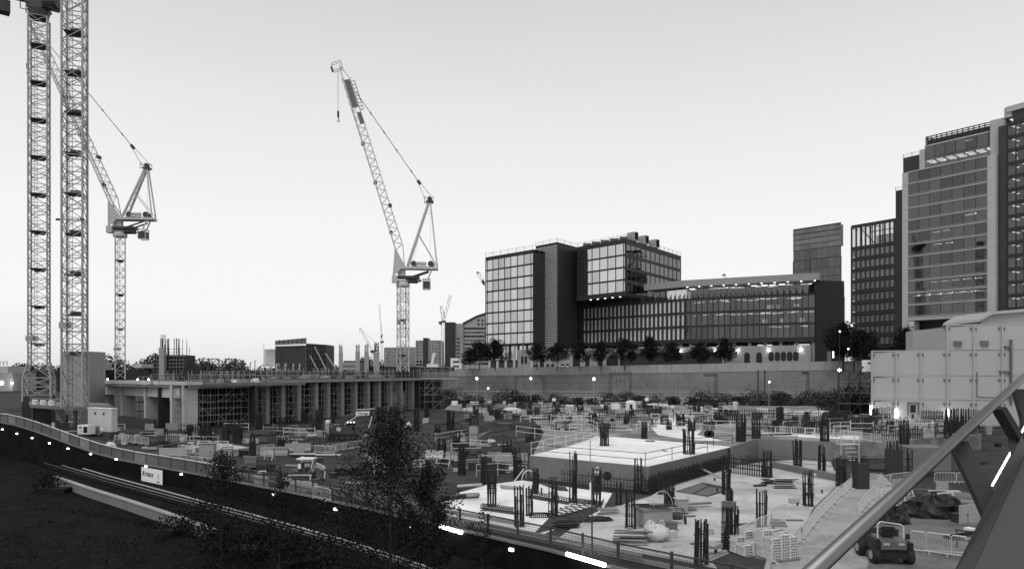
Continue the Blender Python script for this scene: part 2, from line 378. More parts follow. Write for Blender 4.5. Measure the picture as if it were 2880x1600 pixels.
# right wing, front and side
A2, B2, E2 = xy(1624, 285), xy(1760, 267), xy(1915, 307)
zs2 = [41.6 + i * (60.2 - 41.6) / 4 for i in range(5)]
windows(t, A2, B2, 0, 0, 4, 6, 'mir', zs=zs2, xs=[0, .16, .315, .475, .64, .8, .955, 1], budget=bud)
grid(fm, A2, B2, zs2, [0, .16, .315, .475, .64, .8, .955, 1], .24, .5, .65, .7)
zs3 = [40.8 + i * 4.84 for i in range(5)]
windows(t, B2, E2, 0, 0, 4, 12, 'mir_d', zs=zs3, xs=fr(12), budget=bud)  # darker glazing on this side stands in for reflected dark buildings
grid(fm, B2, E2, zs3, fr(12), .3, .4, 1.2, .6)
fm.build('curtain_wall_frame', 'frame', t)
d2 = (B2 - A2).normalized(); n2 = Vector((d2.y, -d2.x, 0)); d3 = (E2 - B2).normalized(); n3 = Vector((d3.y, -d3.x, 0))
ins = B2 - n2 * .6 - n3 * .6
MB().prism([A2 - n2 * .6, ins, E2 - n3 * .6, E2 + Vector((-38, 14, 0)), A2 + Vector((2, 30, 0))], 40.2, 60.4).build('upper_core', 'clad_d', t)
MB().prism([A2 + n2 * .1, B2 + n2 * .1 + n3 * .1, E2 + n3 * .1, E2 + Vector((-38, 14, 0)), A2 + Vector((2, 30, 0))], 60.45, 61.6).build('upper_roof', 'frame', t)
MB().prism([A2 + n2 * .6, B2 + n2 * .6 + n3 * .6, E2 + n3 * .3, E2 + Vector((-38, 14, 0)), A2 + Vector((2, 30, 0))], 40.0, 41.4).build('soffit_band', 'frame', t)
ceiling_lights(t, A2 + n2 * .3, B2 + n2 * .3, [40.5], [(x, 0, 0) for x in (.3, .45, .6, .75, .9)], 'lit', (.5, .5, .2))
rm = MB(); roofrail(rm, A + n * .1, B + n * .1, 59.9, 1.6); roofrail(rm, L_, C, z1 + .5, 1.3); roofrail(rm, C, R_, z1 + .5, 1.3)
roofrail(rm, A2, B2, 61.6, 1.5); roofrail(rm, B2, E2, 61.6, 1.4); rm.build('roof_railing', 'steel_d', t)
for u, D in ((1783, 268), (1813, 275), (1843, 283)):
    q = xy(u - 4, D + 5); o = thing('rooftop_unit', 'x', 'x', (q.x, q.y, 61.6)); del o['label'], o['category']; o.parent = t; o.location = Vector((q.x, q.y, 61.6)) - wloc(t)
    MB().box((q.x, q.y, 63.3), (2.2, 3.6, 3.4), .75).build('casing', 'steel', o)
    qn = q + Vector((1.95, -.2 , 0)); MB().box((q.x + .85, q.y - .8, 63.4), (.15, 2.9, 2.6), .75).build('grille', 'black', o)
    MB().box((q.x + 1.32, q.y - 1.3, 63.4), (1.8, .2, 2.6), .75).build('grille', 'black', o)
for k in range(5):
    q = A2.lerp(B2, .1 + .19 * k) - n2 * 3; MB().box((q.x, q.y, 62.4), (3, 2, 1.3), .1).build('roof_plant', 'clad_m', t)
# ------------------------------------------------------------------ long low office with fins and a stone roof band
A, K, B = xy(1640, 296), xy(1927, 263), xy(2292, 244)
t = thing('finned_office_block', 'long low office block with thin dark fins, lit floors and a deep pale roof band', 'office building', (K.x, K.y, 12))
z_rows = [23.2, 28.3, 33.3, 38.3]
bud = [100]
def right_skip(i, j): return False
windows(t, K, B, 0, 0, 3, 22, 'see', zs=z_rows, xs=fr(22), budget=bud, gx=.18, gz_=.5)
windows(t, A, K, 0, 0, 3, 25, 'blind', zs=z_rows, xs=fr(25), budget=bud, gx=.75, gz_=.9)
fm = MB(); grid(fm, K, B, z_rows, fr(22), .28, .9, .75, .5, .25)
for x in fr(22):
    q = K.lerp(B, x); dK = (B - K).normalized(); nK = Vector((dK.y, -dK.x, 0)); fm.bar(q + nK * .3 + Vector((0, 0, 38.3)), q + nK * .3 + Vector((0, 0, 40.2)), .22)
grid(fm, A, K, z_rows, fr(25), .75, .9, .8, .5, .3)
dA = (K - A).normalized(); nA = Vector((dA.y, -dA.x, 0))
for x in fr(25): q = A.lerp(K, x); fm.bar(q + nA * .3 + Vector((0, 0, 38.3)), q + nA * .3 + Vector((0, 0, 40.4)), .3)
fm.build('fin', 'frame', t)
mbk = MB()
mbk.prism([A - nA * .5, K - nA * .5 - nK * .3, K - nA * 7, A - nA * 7], 23.2, 38.1); mbk.build('rear_rooms', 'clad_m', t)
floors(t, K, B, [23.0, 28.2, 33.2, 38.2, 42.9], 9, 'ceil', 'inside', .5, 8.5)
random.seed(3)
sp = [(random.uniform(.03, .97), j, random.uniform(1.5, 7)) for j in (2, 3, 4) for _ in range(26)] + [(random.uniform(.6, .97), 1, random.uniform(2, 7)) for _ in range(5)]
ceiling_lights(t, K, B, [23.0, 28.2, 33.2, 38.2, 42.9], sp, 'lit', (2.0, .22, .1))
for x, j, w in ((.62, 2, 1.6), (.66, 3, 2.2), (.75, 2, 1.2), (.86, 3, 1.8), (.9, 2, 1.5), (.72, 3, 1.0)):
    q = K.lerp(B, x) - nK * 5; q.z = [23.0, 28.2, 33.2][j - 1] + 1.6; MB().box(q, (w, .1, 1.4), math.atan2(dK.y, dK.x)).build('lit_screen', 'lit2', t)
for k in range(9):
    q = K.lerp(B, random.random()) - nK * random.uniform(2, 5); q.z = random.choice([23.0, 28.2, 33.2]) + .6
    MB().box(q, (3, 1, 1.2), .2).build('desk', 'clad_m', t)
# top storey set back under the roof band
windows(t, K - nK * 2, B - nK * 2 - dK * 2, 38.9, 42.6, 1, 20, 'see', inset=0, budget=bud)
windows(t, A.lerp(K, .05) - nA * 2.5, K - nA * 2.5, 38.9, 42.4, 1, 16, 'mir', inset=0, budget=bud)
rb = MB()
kr = K + nK * 1.2
rb.prism([K.lerp(A, .36) + nA * 1.2, K + (nA + nK) * .62, B + nK * 1.2 + dK * 1.5, B - nK * 16 + dK * 1.5, K - nA * 16, K.lerp(A, .36) - nA * 16], 42.9, 45.3)
rb.build('roof_band', 'stone', t)
ceiling_lights(t, K + nK * .5, B + nK * .5, [43.4], [(.02 + .098 * k, 0, 0) for k in range(11)], 'lit', (.5, .5, .16))
MB().prism([B + dK * .4 + nK * .2, B + dK * 9 - nK * 5, B + dK * 9 - nK * 22, B - nK * 22], 12, 42.8).build('side_wing', 'clad_d', t)
MB().prism([B - nK * .6, B + dK * .4 - nK * .2, B + dK * .4 - nK * 8, B - nK * 8], 12, 42.8).build('end_wall', 'clad_d', t)
# undercroft
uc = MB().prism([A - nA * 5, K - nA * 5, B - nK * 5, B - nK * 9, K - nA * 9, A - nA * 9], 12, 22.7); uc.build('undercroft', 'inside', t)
MB().prism([A + nA * .3, K + (nA + nK) * .15, B + nK * .3, B - nK * 9, K - nA * 9, A - nA * 9], 22.1, 22.8).build('soffit', 'frame', t)
for k in range(9): q = K.lerp(B, .04 + .118 * k) - nK * 1; MB().bx(q.x - .5, q.x + .5, q.y - .5, q.y + .5, 12, 22.1).build('column', 'conc', t)
for k in range(7): q = A.lerp(K, .05 + .15 * k) - nA * 1; MB().bx(q.x - .5, q.x + .5, q.y - .5, q.y + .5, 12, 22.1).build('column', 'conc', t)
for x in (.08, .3, .62, .9): q = K.lerp(B, x) - nK * 4.8; q.z = 20.6; MB().box(q, (5, .12, 1.5), math.atan2(dK.y, dK.x)).build('lit_opening', 'lit2', t)
for x in (.55, .7, .86): q = A.lerp(K, x) - nA * 4.8; q.z = 20.6; MB().box(q, (5, .12, 1.5), math.atan2(dA.y, dA.x)).build('lit_opening', 'lit2', t)
# ------------------------------------------------------------------ stone plinth with round headed openings
A, B = xy(1456, 286), xy(2280, 238)
d = (B - A).normalized(); n = Vector((d.y, -d.x, 0)); L = (B - A).length; ang = math.atan2(d.y, d.x)
t = thing('arched_stone_plinth', 'long pale stone plinth wall with arched doors and capsule windows under the offices', 'wall', (A.x, A.y, 12))
MB().prism([A, B, B - n * 4, A - n * 4], 12, 20.5).build('wall', 'stone', t)
def capsule(uc, z0, z1, w, arch=False, m='black', nm='arched_window'):
    # position along the wall from the view line
    den = (B - A).x - (uc - 1440) / F * (B - A).y; s = ((uc - 1440) / F * A.y - A.x) / den
    c = A + (B - A) * s + n * .03; r = w / 2; pts = []
    for k in range(13): an = math.pi * k / 12; pts.append((r * math.cos(an), z1 - r + r * math.sin(an)))
    if arch: pts += [(-r, z0), (r, z0)]
    else:
        for k in range(13): an = math.pi + math.pi * k / 12; pts.append((r * math.cos(an), z0 + r + r * math.sin(an)))
    mb = MB(); f = [c + d * x + Vector((0, 0, z)) for x, z in pts]; k = [p - n * .25 + n * .0 for p in f]
    mb.v = [tuple(p + n * .02) for p in f] + [tuple(p) for p in k]; nn = len(f)
    mb.f = [tuple(range(nn))] + [(i, (i + 1) % nn, nn + (i + 1) % nn, nn + i) for i in range(nn)]
    return mb.build(nm, m, t)
for u in (2169, 2186.5, 2203.5, 2221, 2238): capsule(u, 15.2, 18.4, 1.75, nm='capsule_window')
for u in (2101, 2135): capsule(u, 12.9, 18.3, 1.9, True, nm='arched_door')
for u in (1469, 1479): capsule(u, 14.8, 18.0, 1.1, nm='capsule_window')
for u in (1499, 1509, 1541, 1554, 1582, 1596): capsule(u, 12.9, 14.8, 1.3, True)
for u, w in ((1524, 1.8), (1620, 2.6), (1652, 1.7), (1688, 2), (1722, 4.6), (1750, 1.8), (1767, 2.2), (1800, 4.2)): capsule(u, 12.9, 18.2, w, True, nm='arched_door')
MB().prism([A + d * (L * .415) + n * .1, A + d * (L * .735) + n * .1, A + d * (L * .735) - n * .05, A + d * (L * .415) - n * .05], 12, 18.6).build('dark_shopfront', 'clad_d', t)
for u in (2075, 2162, 2252, 1915, 2010, 1560, 1640):
    den = (B - A).x - (u - 1440) / F * (B - A).y; s = ((u - 1440) / F * A.y - A.x) / den
    q = A + (B - A) * s + n * .45; q.z = 19.0
    o = MB().box(q, (.5, .3, .12), ang).build('wall_light', 'flood', t)
for u in (1582, 1596):
    capsule(u, 12.95, 14.0, 1.1, True, 'lit2', 'lit_panel')
# ------------------------------------------------------------------ dark glass tower behind
A, B = xy(2231, 420), xy(2365, 400)
t = thing('dark_glass_tower', 'dark ribbed glass tower standing behind the long office roof', 'tower', (A.x, A.y, 12))
zt, zm = zz(646.6, 420), zz(707, 420)
a, b, c, e, d, n = foot(A, B, 28); c, e = b * 1.06, a * 1.06
MB().prism([a - n * .4, b - n * .4, c, e], 12, zt).build('body', 'clad_d', t)
windows(t, A, B, zm, zt - .5, 4, 8, 'mir_d', budget=[100]); windows(t, A, B, 40, zm, 7, 8, 'see_d', inset=.12)  # paler top and darker lower glazing imitate a neighbouring building's reflection
fm = MB(); grid(fm, A, B, [zm + k * (zt - zm) / 4 for k in range(5)], fr(40), .12, .3, .5, .3)
grid(fm, A, B, [40 + k * 5.3 for k in range(8)], [0, .355, 1], .5, .4, .3, .3); fm.build('ribbed_frame', 'steel_d', t)
MB().prism([a - n * 3, b - n * 3, b - n * 3.3, a - n * 3.3], zm, zt - .5).build('inner_screen', 'conc', t)
for k in range(16):
    q = a.lerp(b, random.uniform(.1, .85)) - n * 2.8; q.z = lerp(zm, zt, random.choice([.2, .45, .7, .9])); MB().box(q, (random.uniform(1, 5), .15, .5), math.atan2(d.y, d.x)).build('lit_strip', 'lit2', t)
q = xy(2361, 395); t2 = thing('sign_slab', 'narrow dark slab block with pale lettering at the foot of the dark tower', 'building', (q.x, q.y, 12))
MB().bx(q.x - 1.9, q.x + 1.6, q.y - 3, q.y + 4, 12, zz(836, 395)).build('body', 'clad_m', t2)
text(t2, 'westfield', (q.x - .1, q.y - 3.05, zz(853, 395)), 1.1, (R(90), 0, 0), 'white', 'lettering', .05, .75)
# ------------------------------------------------------------------ gridded office tower
A, B = xy(2395, 330), xy(2545, 311)
t = thing('gridded_office_tower', 'dark gridded office tower with an open glazed crown beside the tall panelled tower', 'tower', (A.x, A.y, 12))
zt = zz(639, 330); zc = zz(700, 330)
zs = [zz(975, 330) + k * (zc - zz(975, 330)) / 9 for k in range(10)]; bud = [100]
windows(t, A, B, 0, 0, 9, 11, 'blind_d', zs=zs, xs=fr(11), budget=bud, gz_=1.9, gx=.5)
windows(t, A, B, 13, zs[0], 3, 11, 'see', budget=bud, gz_=1)
fm = MB(); grid(fm, A, B, zs + [zt], fr(11), .5, .7, .0 + 1.4, .5, .3); grid(fm, A, B, [12, 16.5, 20.5, zs[0]], fr(22), .15, .4, .8, .4, .2)
windows(t, A, B, zc + .3, zt - .5, 2, 11, 'balu')
grid(fm, A, B, [zc, zt], fr(5), .35, .35, .8, .4, .1)
fm.build('grid_frame', 'frame', t)
floors(t, A, B, [12.5, 16.5, 20.5] + zs, 16, 'clad_m', 'offw', .8, 2.2)
random.seed(11)
ceiling_lights(t, A, B, zs, [(random.random(), random.randint(1, 9), random.uniform(.6, 2)) for _ in range(34)], 'lit', (.9, .3, .12))
ceiling_lights(t, A, B, [12.5, 16.5, 20.5, zs[0]], [(random.uniform(.3, .9), random.randint(1, 3), random.uniform(.6, 2)) for _ in range(14)], 'lit', (2.2, .3, .15))
a, b, c, e, d, n = foot(A, B, 18)
MB().prism([a - n * 3, b - n * 3, c, e], 12, zc).build('core', 'clad_d', t)
MB().prism([lerp(a, b, .42) - n * 3, b - n * 3, c, lerp(e, c, .42)], zc, zz(660, 322)).build('plant_room', 'clad_m', t)
cb = MB()
for x in (0, .14, .28, .42): q = a.lerp(b, x) - n * 6; cb.bar(a.lerp(b, x) + Vector((0, 0, zt - .6)), q + Vector((0, 0, zt - .6)), .4)
cb.bar(a.lerp(b, .1) - n * 5 + Vector((0, 0, zt - 1)), a.lerp(b, .4) - n * 6 + Vector((0, 0, zc)), .6); cb.bar(c + Vector((0, 0, zt)), e + Vector((0, 0, zt)), .5)
cb.build('crown_frame', 'steel_d', t)
# ------------------------------------------------------------------ tall panelled tower on the right
A, B = xy(2538, 205), xy(2801, 187)
d = (B - A).normalized(); n = Vector((d.y, -d.x, 0)); ang = math.atan2(d.y, d.x)
t = thing('panelled_tower', 'tall office tower with grey glass bands between pale concrete strips and a curved roof', 'tower', (A.x, A.y, 12))
z0, z1 = zz(893, 204), zz(488, 205)
zs = [z0 + k * (z1 - z0) / 12 for k in range(13)]; bud = [100]
x0, x1 = .065, .92
AA, BB = A.lerp(B, x0), A.lerp(B, x1)
windows(t, AA, BB, 0, 0, 12, 7, 'see_d', zs=zs, xs=fr(7), budget=bud, gz_=.55, gx=.1, name='window')
fm = MB(); grid(fm, AA, BB, zs, [0, 1], .2, .3, .28, .4, .1)
grid(fm, AA, BB, [z + .38 for z in zs[:-1]], [0, 1], .1, .2, .1, .3, .1); fm.build('band', 'offw', t)
floors(t, AA, BB, zs, 8, 'clad_m', 'clad_m', .4, 5)
for xa, xb in ((0, x0), (x1, 1)):
    ms = MB()
    p, q = A.lerp(B, xa), A.lerp(B, xb)
    for j in range(12): ms.prism([p + n * .15, q + n * .15, q - n * 8, p - n * 8], zs[j] + .02 - (8 if j == 0 else 0), zs[j + 1] - .02)
    ms.build('edge_strip', 'offw', t)
MB().prism([A - n * 5.5, B - n * 5.5, B - n * 30, A - n * 30], 12, z1 - .5).build('core', 'clad_d', t)
MB().prism([A.lerp(B, .06), A.lerp(B, .92), A.lerp(B, .92) - n * 5.4, A.lerp(B, .06) - n * 5.4], z0 - .9, z0 - .2).build('soffit', 'offw', t)
random.seed(5)
sp = [(.12 + .14 * k, 2, 1.5) for k in range(6)] + [(.06 + .135 * k, 2, 3.4) for k in range(7)] + [(.3 + .14 * k, 3, 2.4) for k in range(5)]
sp += [(.36, 6, 1.5), (.5, 6, 2), (.34, 7, 2), (.48, 7, 1.2), (.8, 8, 1.4), (.74, 8, 2)]
ceiling_lights(t, AA, BB, zs, sp, 'lit', (1.7, .6, .12))
# setback storeys
A3, B3 = A.lerp(B, .13) - n * 4, A.lerp(B, .985) - n * 4
z2, z3, z4 = z1 + .3, z1 + 3.9, z1 + 7.3
windows(t, A3.lerp(B3, .07), B3, z2, z3, 1, 7, 'see', budget=bud, inset=.1); windows(t, A3.lerp(B3, .07), B3, z3, z4, 1, 7, 'see_d', budget=bud, inset=.1)
floors(t, A3.lerp(B3, .07), B3, [z2, z3, z4], 8, 'conc', 'conc', .35, 5)
ceiling_lights(t, A3.lerp(B3, .07), B3, [z2, z3, z4], [(.06 + .135 * k, 1, dd) for k in range(7) for dd in (.8, 1.8, 2.8, 3.8)] + [(.6, 2, 1)], 'lit', (1.7, .18, .1))
MB().prism([A3, A3.lerp(B3, .07), A3.lerp(B3, .07) - n * 8, A3 - n * 8], z1, z4 - .5).build('setback_pier', 'offw', t)
MB().prism([A3.lerp(B3, .07) + n * .1, B3 + n * .1, B3 - n * 6, A3.lerp(B3, .07) - n * 6], z4, z4 + .35).build('setback_roof', 'offw', t)
rp = MB(); pts = []
for k in range(9): an = math.pi * .5 * k / 8; pts.append(A3.lerp(B3, .07 + .09 * (1 - math.sin(an))) - n * (1 + 5 * math.cos(an) ** 1.2 * .9) + n * 0)
pts.append(B3 - n * 1 - d * 1)
for k in range(len(pts) - 1):
    for h_ in (1.0, 1.7, 2.4, 3.0): rp.bar(pts[k] + Vector((0, 0, z4 + h_)), pts[k + 1] + Vector((0, 0, z4 + h_)), .3, .22)
for k in range(14): q = pts[8].lerp(pts[9], k / 13); rp.bar(q + Vector((0, 0, z4)), q + Vector((0, 0, z4 + 3.1)), .2)
rp.build('roof_screen', 'frame', t)
MB().prism([p - n * .8 for p in pts] + [pts[-1] - n * 6, pts[0] - n * 4], z4 + .36, z4 + 2.3).build('roof_plant', 'clad_m', t)
# left dark rear blocks
p = xy(2519, 222); MB().prism([p, p + d * 4, p + d * 4 - n * 16, p - n * 16], 12, zz(537, 222)).build('rear_block', 'clad_d', t)
p = xy(2540, 214); MB().prism([p, p + d * 5, p + d * 5 - n * 16, p - n * 16], z1 - 1, zz(445, 214)).build('rear_block', 'clad_d', t)
rm = MB(); p = xy(2519, 222); roofrail(rm, p, p + d * 4, zz(537, 222), 1, 2); rm.build('roof_railing', 'steel', t); rm = MB(); p = xy(2540, 214); roofrail(rm, p, p + d * 5, zz(445, 214), 1, 2); rm.build('roof_railing', 'steel', t)
MB().prism([A + d * 1 - n * .2, A + d * 3 - n * .2, A + d * 3 - n * 4, A + d * 1 - n * 4], 12, z0 - 1).build('pier', 'conc_l', t)
# right hand facade bay
C1, C2 = B + d * 1.4 - n * 1.5, B + d * 14
zr = [14 + 3.45 * k for k in range(19)]
windows(t, C1 + d * .7, C2, 0, 0, 18, 6, 'see', zs=[z for z in zr if z < zz(345, 186)], xs=fr(6), budget=bud, gx=.2, gz_=.5)
zr = [z for z in zr if z < zz(345, 186)]
fm = MB(); grid(fm, C1 + d * .7, C2, zr, fr(6), .2, .35, .9, .4, .15); fm.build('curtain_wall_frame', 'frame', t)
floors(t, C1 + d * .7, C2, zr, 8, 'clad_m', 'inside', .5, 5)
ceiling_lights(t, C1 + d * .7, C2, zr, [(x, j, dd) for j in range(3, len(zr)) for x in (.1, .3) for dd in (.8, 1.9, 3.2) if random.random() < .75], 'lit', (.75, .25, .1))
MB().prism([C1 - d * 1.3, C1 + d * .6, C1 + d * .6 - n * 8, C1 - d * 1.3 - n * 8], 12, zr[-1]).build('dark_recess', 'clad_d', t)
p = xy(2785, 190.5); MB().prism([p, p + d * 3.6, p + d * 3.6 - n * 6, p - n * 6], z1 - 2, zz(340, 190.5)).build('stair_head', 'offw', t)
MB().prism([C1 + d * 2, C2, C2 - n * 10, C1 + d * 2 - n * 10], zr[-1] - .2, zr[-1] + 3.1).build('upper_storey', 'clad_d', t)
MB().prism([C1 + d * .6 + n * .3, C2 + n * .3, C2 - n * 10, C1 + d * .6 - n * 10], zr[-1] + 3.15, zr[-1] + 4.6).build('parapet', 'offw', t)
MB().lathe(C1 + d * .9 - n * 1.0 + Vector((0, 0, zr[-1] + 1.9)), [(1.1, 0), (1.1, 2.7)], 14).build('corner_drum', 'offw', t)
# ------------------------------------------------------------------ tower cranes
def mast(t, x, y, z0, z1, w, sec, rot=.35, ch=.2, br=.09, plat=True, name='mast', m='steel'):
    mb = MB(); c, s = math.cos(rot), math.sin(rot); h = w / 2
    cs = [Vector((x + (a * c - b * s) * h, y + (a * s + b * c) * h, 0)) for a, b in ((-1, -1), (1, -1), (1, 1), (-1, 1))]
    up = lambda p, z: Vector((p.x, p.y, z))
    n = max(1, round((z1 - z0) / sec)); st = (z1 - z0) / n
    for p in cs: mb.bar(up(p, z0), up(p, z1), ch)
    for i in range(n):
        a, b = z0 + i * st, z0 + (i + 1) * st; m_ = (a + b) / 2
        for k in range(4):
            p, q = cs[k], cs[(k + 1) % 4]
            if i % 2 == k % 2: p, q = q, p
            mb.bar(up(p, a), up(q, b), br)
            if i % 2 == 0: mb.bar(up(p, b), up(q, a), br)
            mb.bar(up(p, b), up(q, b), br * 1.1)
    mb.build(name, m, t)
    ld = MB(); lx = cs[0].lerp(cs[2], .35)
    for o in (-.25, .25): ld.bar((lx.x + o, lx.y, z0), (lx.x + o, lx.y, z1), .05)
    k = z0
    while k < z1: ld.bar((lx.x - .25, lx.y, k), (lx.x + .25, lx.y, k), .035); k += .6
    ld.build('ladder', 'steel_d', t)
    if plat:
        i = 2
        while z0 + i * st < z1 - 1:
            z = z0 + i * st; pm = MB(); pm.box((x, y, z - .06), (w * .86, w * .86, .1), rot)
            pm.box((x + .1, y, z - .35), (w * .5, w * .4, .3), rot); pm.build('rest_platform', 'steel_d', t); i += 4 if sec < 2 else 3
    return cs
def signplate(t, txt, x, y, z, w, h, size, ry=0):
    o = MB().box((x, y, z), (w, .06, h), ry).build('number_plate', 'steel', t)
    nn = Vector((math.sin(ry), -math.cos(ry), 0)) * .05
    text(o, txt, Vector((x + w * .16, y, z)) + nn, size, (R(90), 0, ry), 'ink')
# leftmost crane (mast 2): flared base, machinery hanging in at the top edge
b0 = P(110, 1113, 134)
t = thing('tower_crane', 'grey lattice tower crane at far left, number 2 on its mast and a flared base', 'crane', (b0.x, b0.y, b0.z))
zf, zs_ = zz(1062, 134), zz(1018, 134)
mast(t, b0.x, b0.y, zs_, zz(52, 134), 3.0, 1.75, .42, .2, .09)
fb = MB(); wb_ = 4.4
cor = [(-1, -1), (1, -1), (1, 1), (-1, 1)]; c, s = math.cos(.42), math.sin(.42)
pt = lambda k, w, z: Vector((b0.x + (cor[k][0] * c - cor[k][1] * s) * w / 2, b0.y + (cor[k][0] * s + cor[k][1] * c) * w / 2, z))
for k in range(4):
    fb.bar(pt(k, 3.0, zs_), pt(k, wb_, zf), .26); fb.bar(pt(k, wb_, zf), pt(k, wb_, b0.z - 1), .3)
    j = (k + 1) % 4
    fb.bar(pt(k, wb_, zf), pt(j, wb_, zf), .2); fb.bar(pt(k, 3.0, zs_), pt(j, wb_, zf), .13); fb.bar(pt(j, 3.0, zs_), pt(k, wb_, zf), .13)
    for a, b in ((zf, (zf + b0.z) / 2), ((zf + b0.z) / 2, b0.z - .5)): fb.bar(pt(k, wb_, a), pt(j, wb_, b), .13); fb.bar(pt(j, wb_, a), pt(k, wb_, b), .13)
    fb.bar(pt(k, wb_, (zf + b0.z) / 2), pt(j, wb_, (zf + b0.z) / 2), .13)
fb.build('flared_base', 'steel', t); MB().box((b0.x, b0.y, b0.z / 2), (4.6, 4.6, b0.z), .42).build('plinth', 'clad_d', t)
signplate(t, '2', b0.x, b0.y - 2.0, zz(953, 134), 2.2, .95, 1.0, .15)
top = zz(52, 134); hd = MB()
hd.lathe((b0.x, b0.y, top - .1), [(1.5, 0), (1.7, .7), (1.9, 1.4)], 12); hd.box((b0.x, b0.y, top + 1.7), (3.2, 3, .5), .2)
hd.build('slewing_ring', 'steel_d', t)
dk = MB(); mm = 134 / F
dk.bar((b0.x - 2, b0.y, top + 3.4), (b0.x + 3.6, b0.y - .5, top + 1.8), 2.0, 1.3); dk.bar((b0.x - 8, b0.y, top + 5.2), (b0.x - 1, b0.y, top + 3.4), 1.6, .5)
for o in (-.8, .8):
    dk.bar((b0.x - 8, b0.y + o, top + 4.8), (b0.x + 4, b0.y + o, top + 1.7), .3)
    dk.bar((b0.x - 3.0, b0.y + o, top + 1.5), (b0.x - .5, b0.y + o, top + 1.0), .12); dk.bar((b0.x - 3.0, b0.y + o, top + 1.5), (b0.x - 3.0, b0.y + o, top + 3.6), .12)
dk.build('machinery_deck', 'steel_d', t)
MB().lathe((b0.x + 1.6, b0.y - .9, top + 2.6), [(.2, 0), (1.25, .05), (1.25, 2.6), (.2, 2.7)], 16, 'x').build('winch_drum', 'steel_d', t)
MB().box((b0.x - 7.1, b0.y, top + 2.2), (2.6, 2.2, 2.2), .7, ).build('operator_cab', 'steel_d', t)
# crane with mast 6, its head above the picture
b1 = P(210, 1143, 112)
t = thing('tower_crane', 'thick grey lattice tower crane mast carrying the number 6, rising out of view', 'crane', tuple(b1))
mast(t, b1.x, b1.y, b1.z, zz(-120, 112), 2.86, 1.95, .3, .24, .1, False)
z = b1.z + 9; 
for k in range(16):
    zq = zz(1000 - k * 113, 112)
    if zq > zz(-120, 112) - 1: break
    pm = MB().box((b1.x, b1.y, zq), (2.4, 2.4, .1), .3); pm.box((b1.x + .2, b1.y, zq + .35), (1.4, .9, .5), .3); pm.build('rest_platform', 'steel_d', t)
signplate(t, '6', b1.x, b1.y - 2.2, zz(917, 112), 2.1, 1.0, 1.25, .05)
zq = zz(622, 112); cr_ = MB()
for a in (-1.9, 1.9): cr_.box((b1.x + a, b1.y - 1.2, zq), (.5, .3, .3)); cr_.bar((b1.x - 1.9, b1.y - 1.2, zq), (b1.x + 1.9, b1.y - 1.2, zq), .12)
cr_.build('anemometer_arm', 'steel_d', t)
zt = zz(-120, 112); MB().box((b1.x, b1.y, zt + 1), (3.5, 3.5, 1.6), .3).build('slewing_ring', 'steel_d', t)
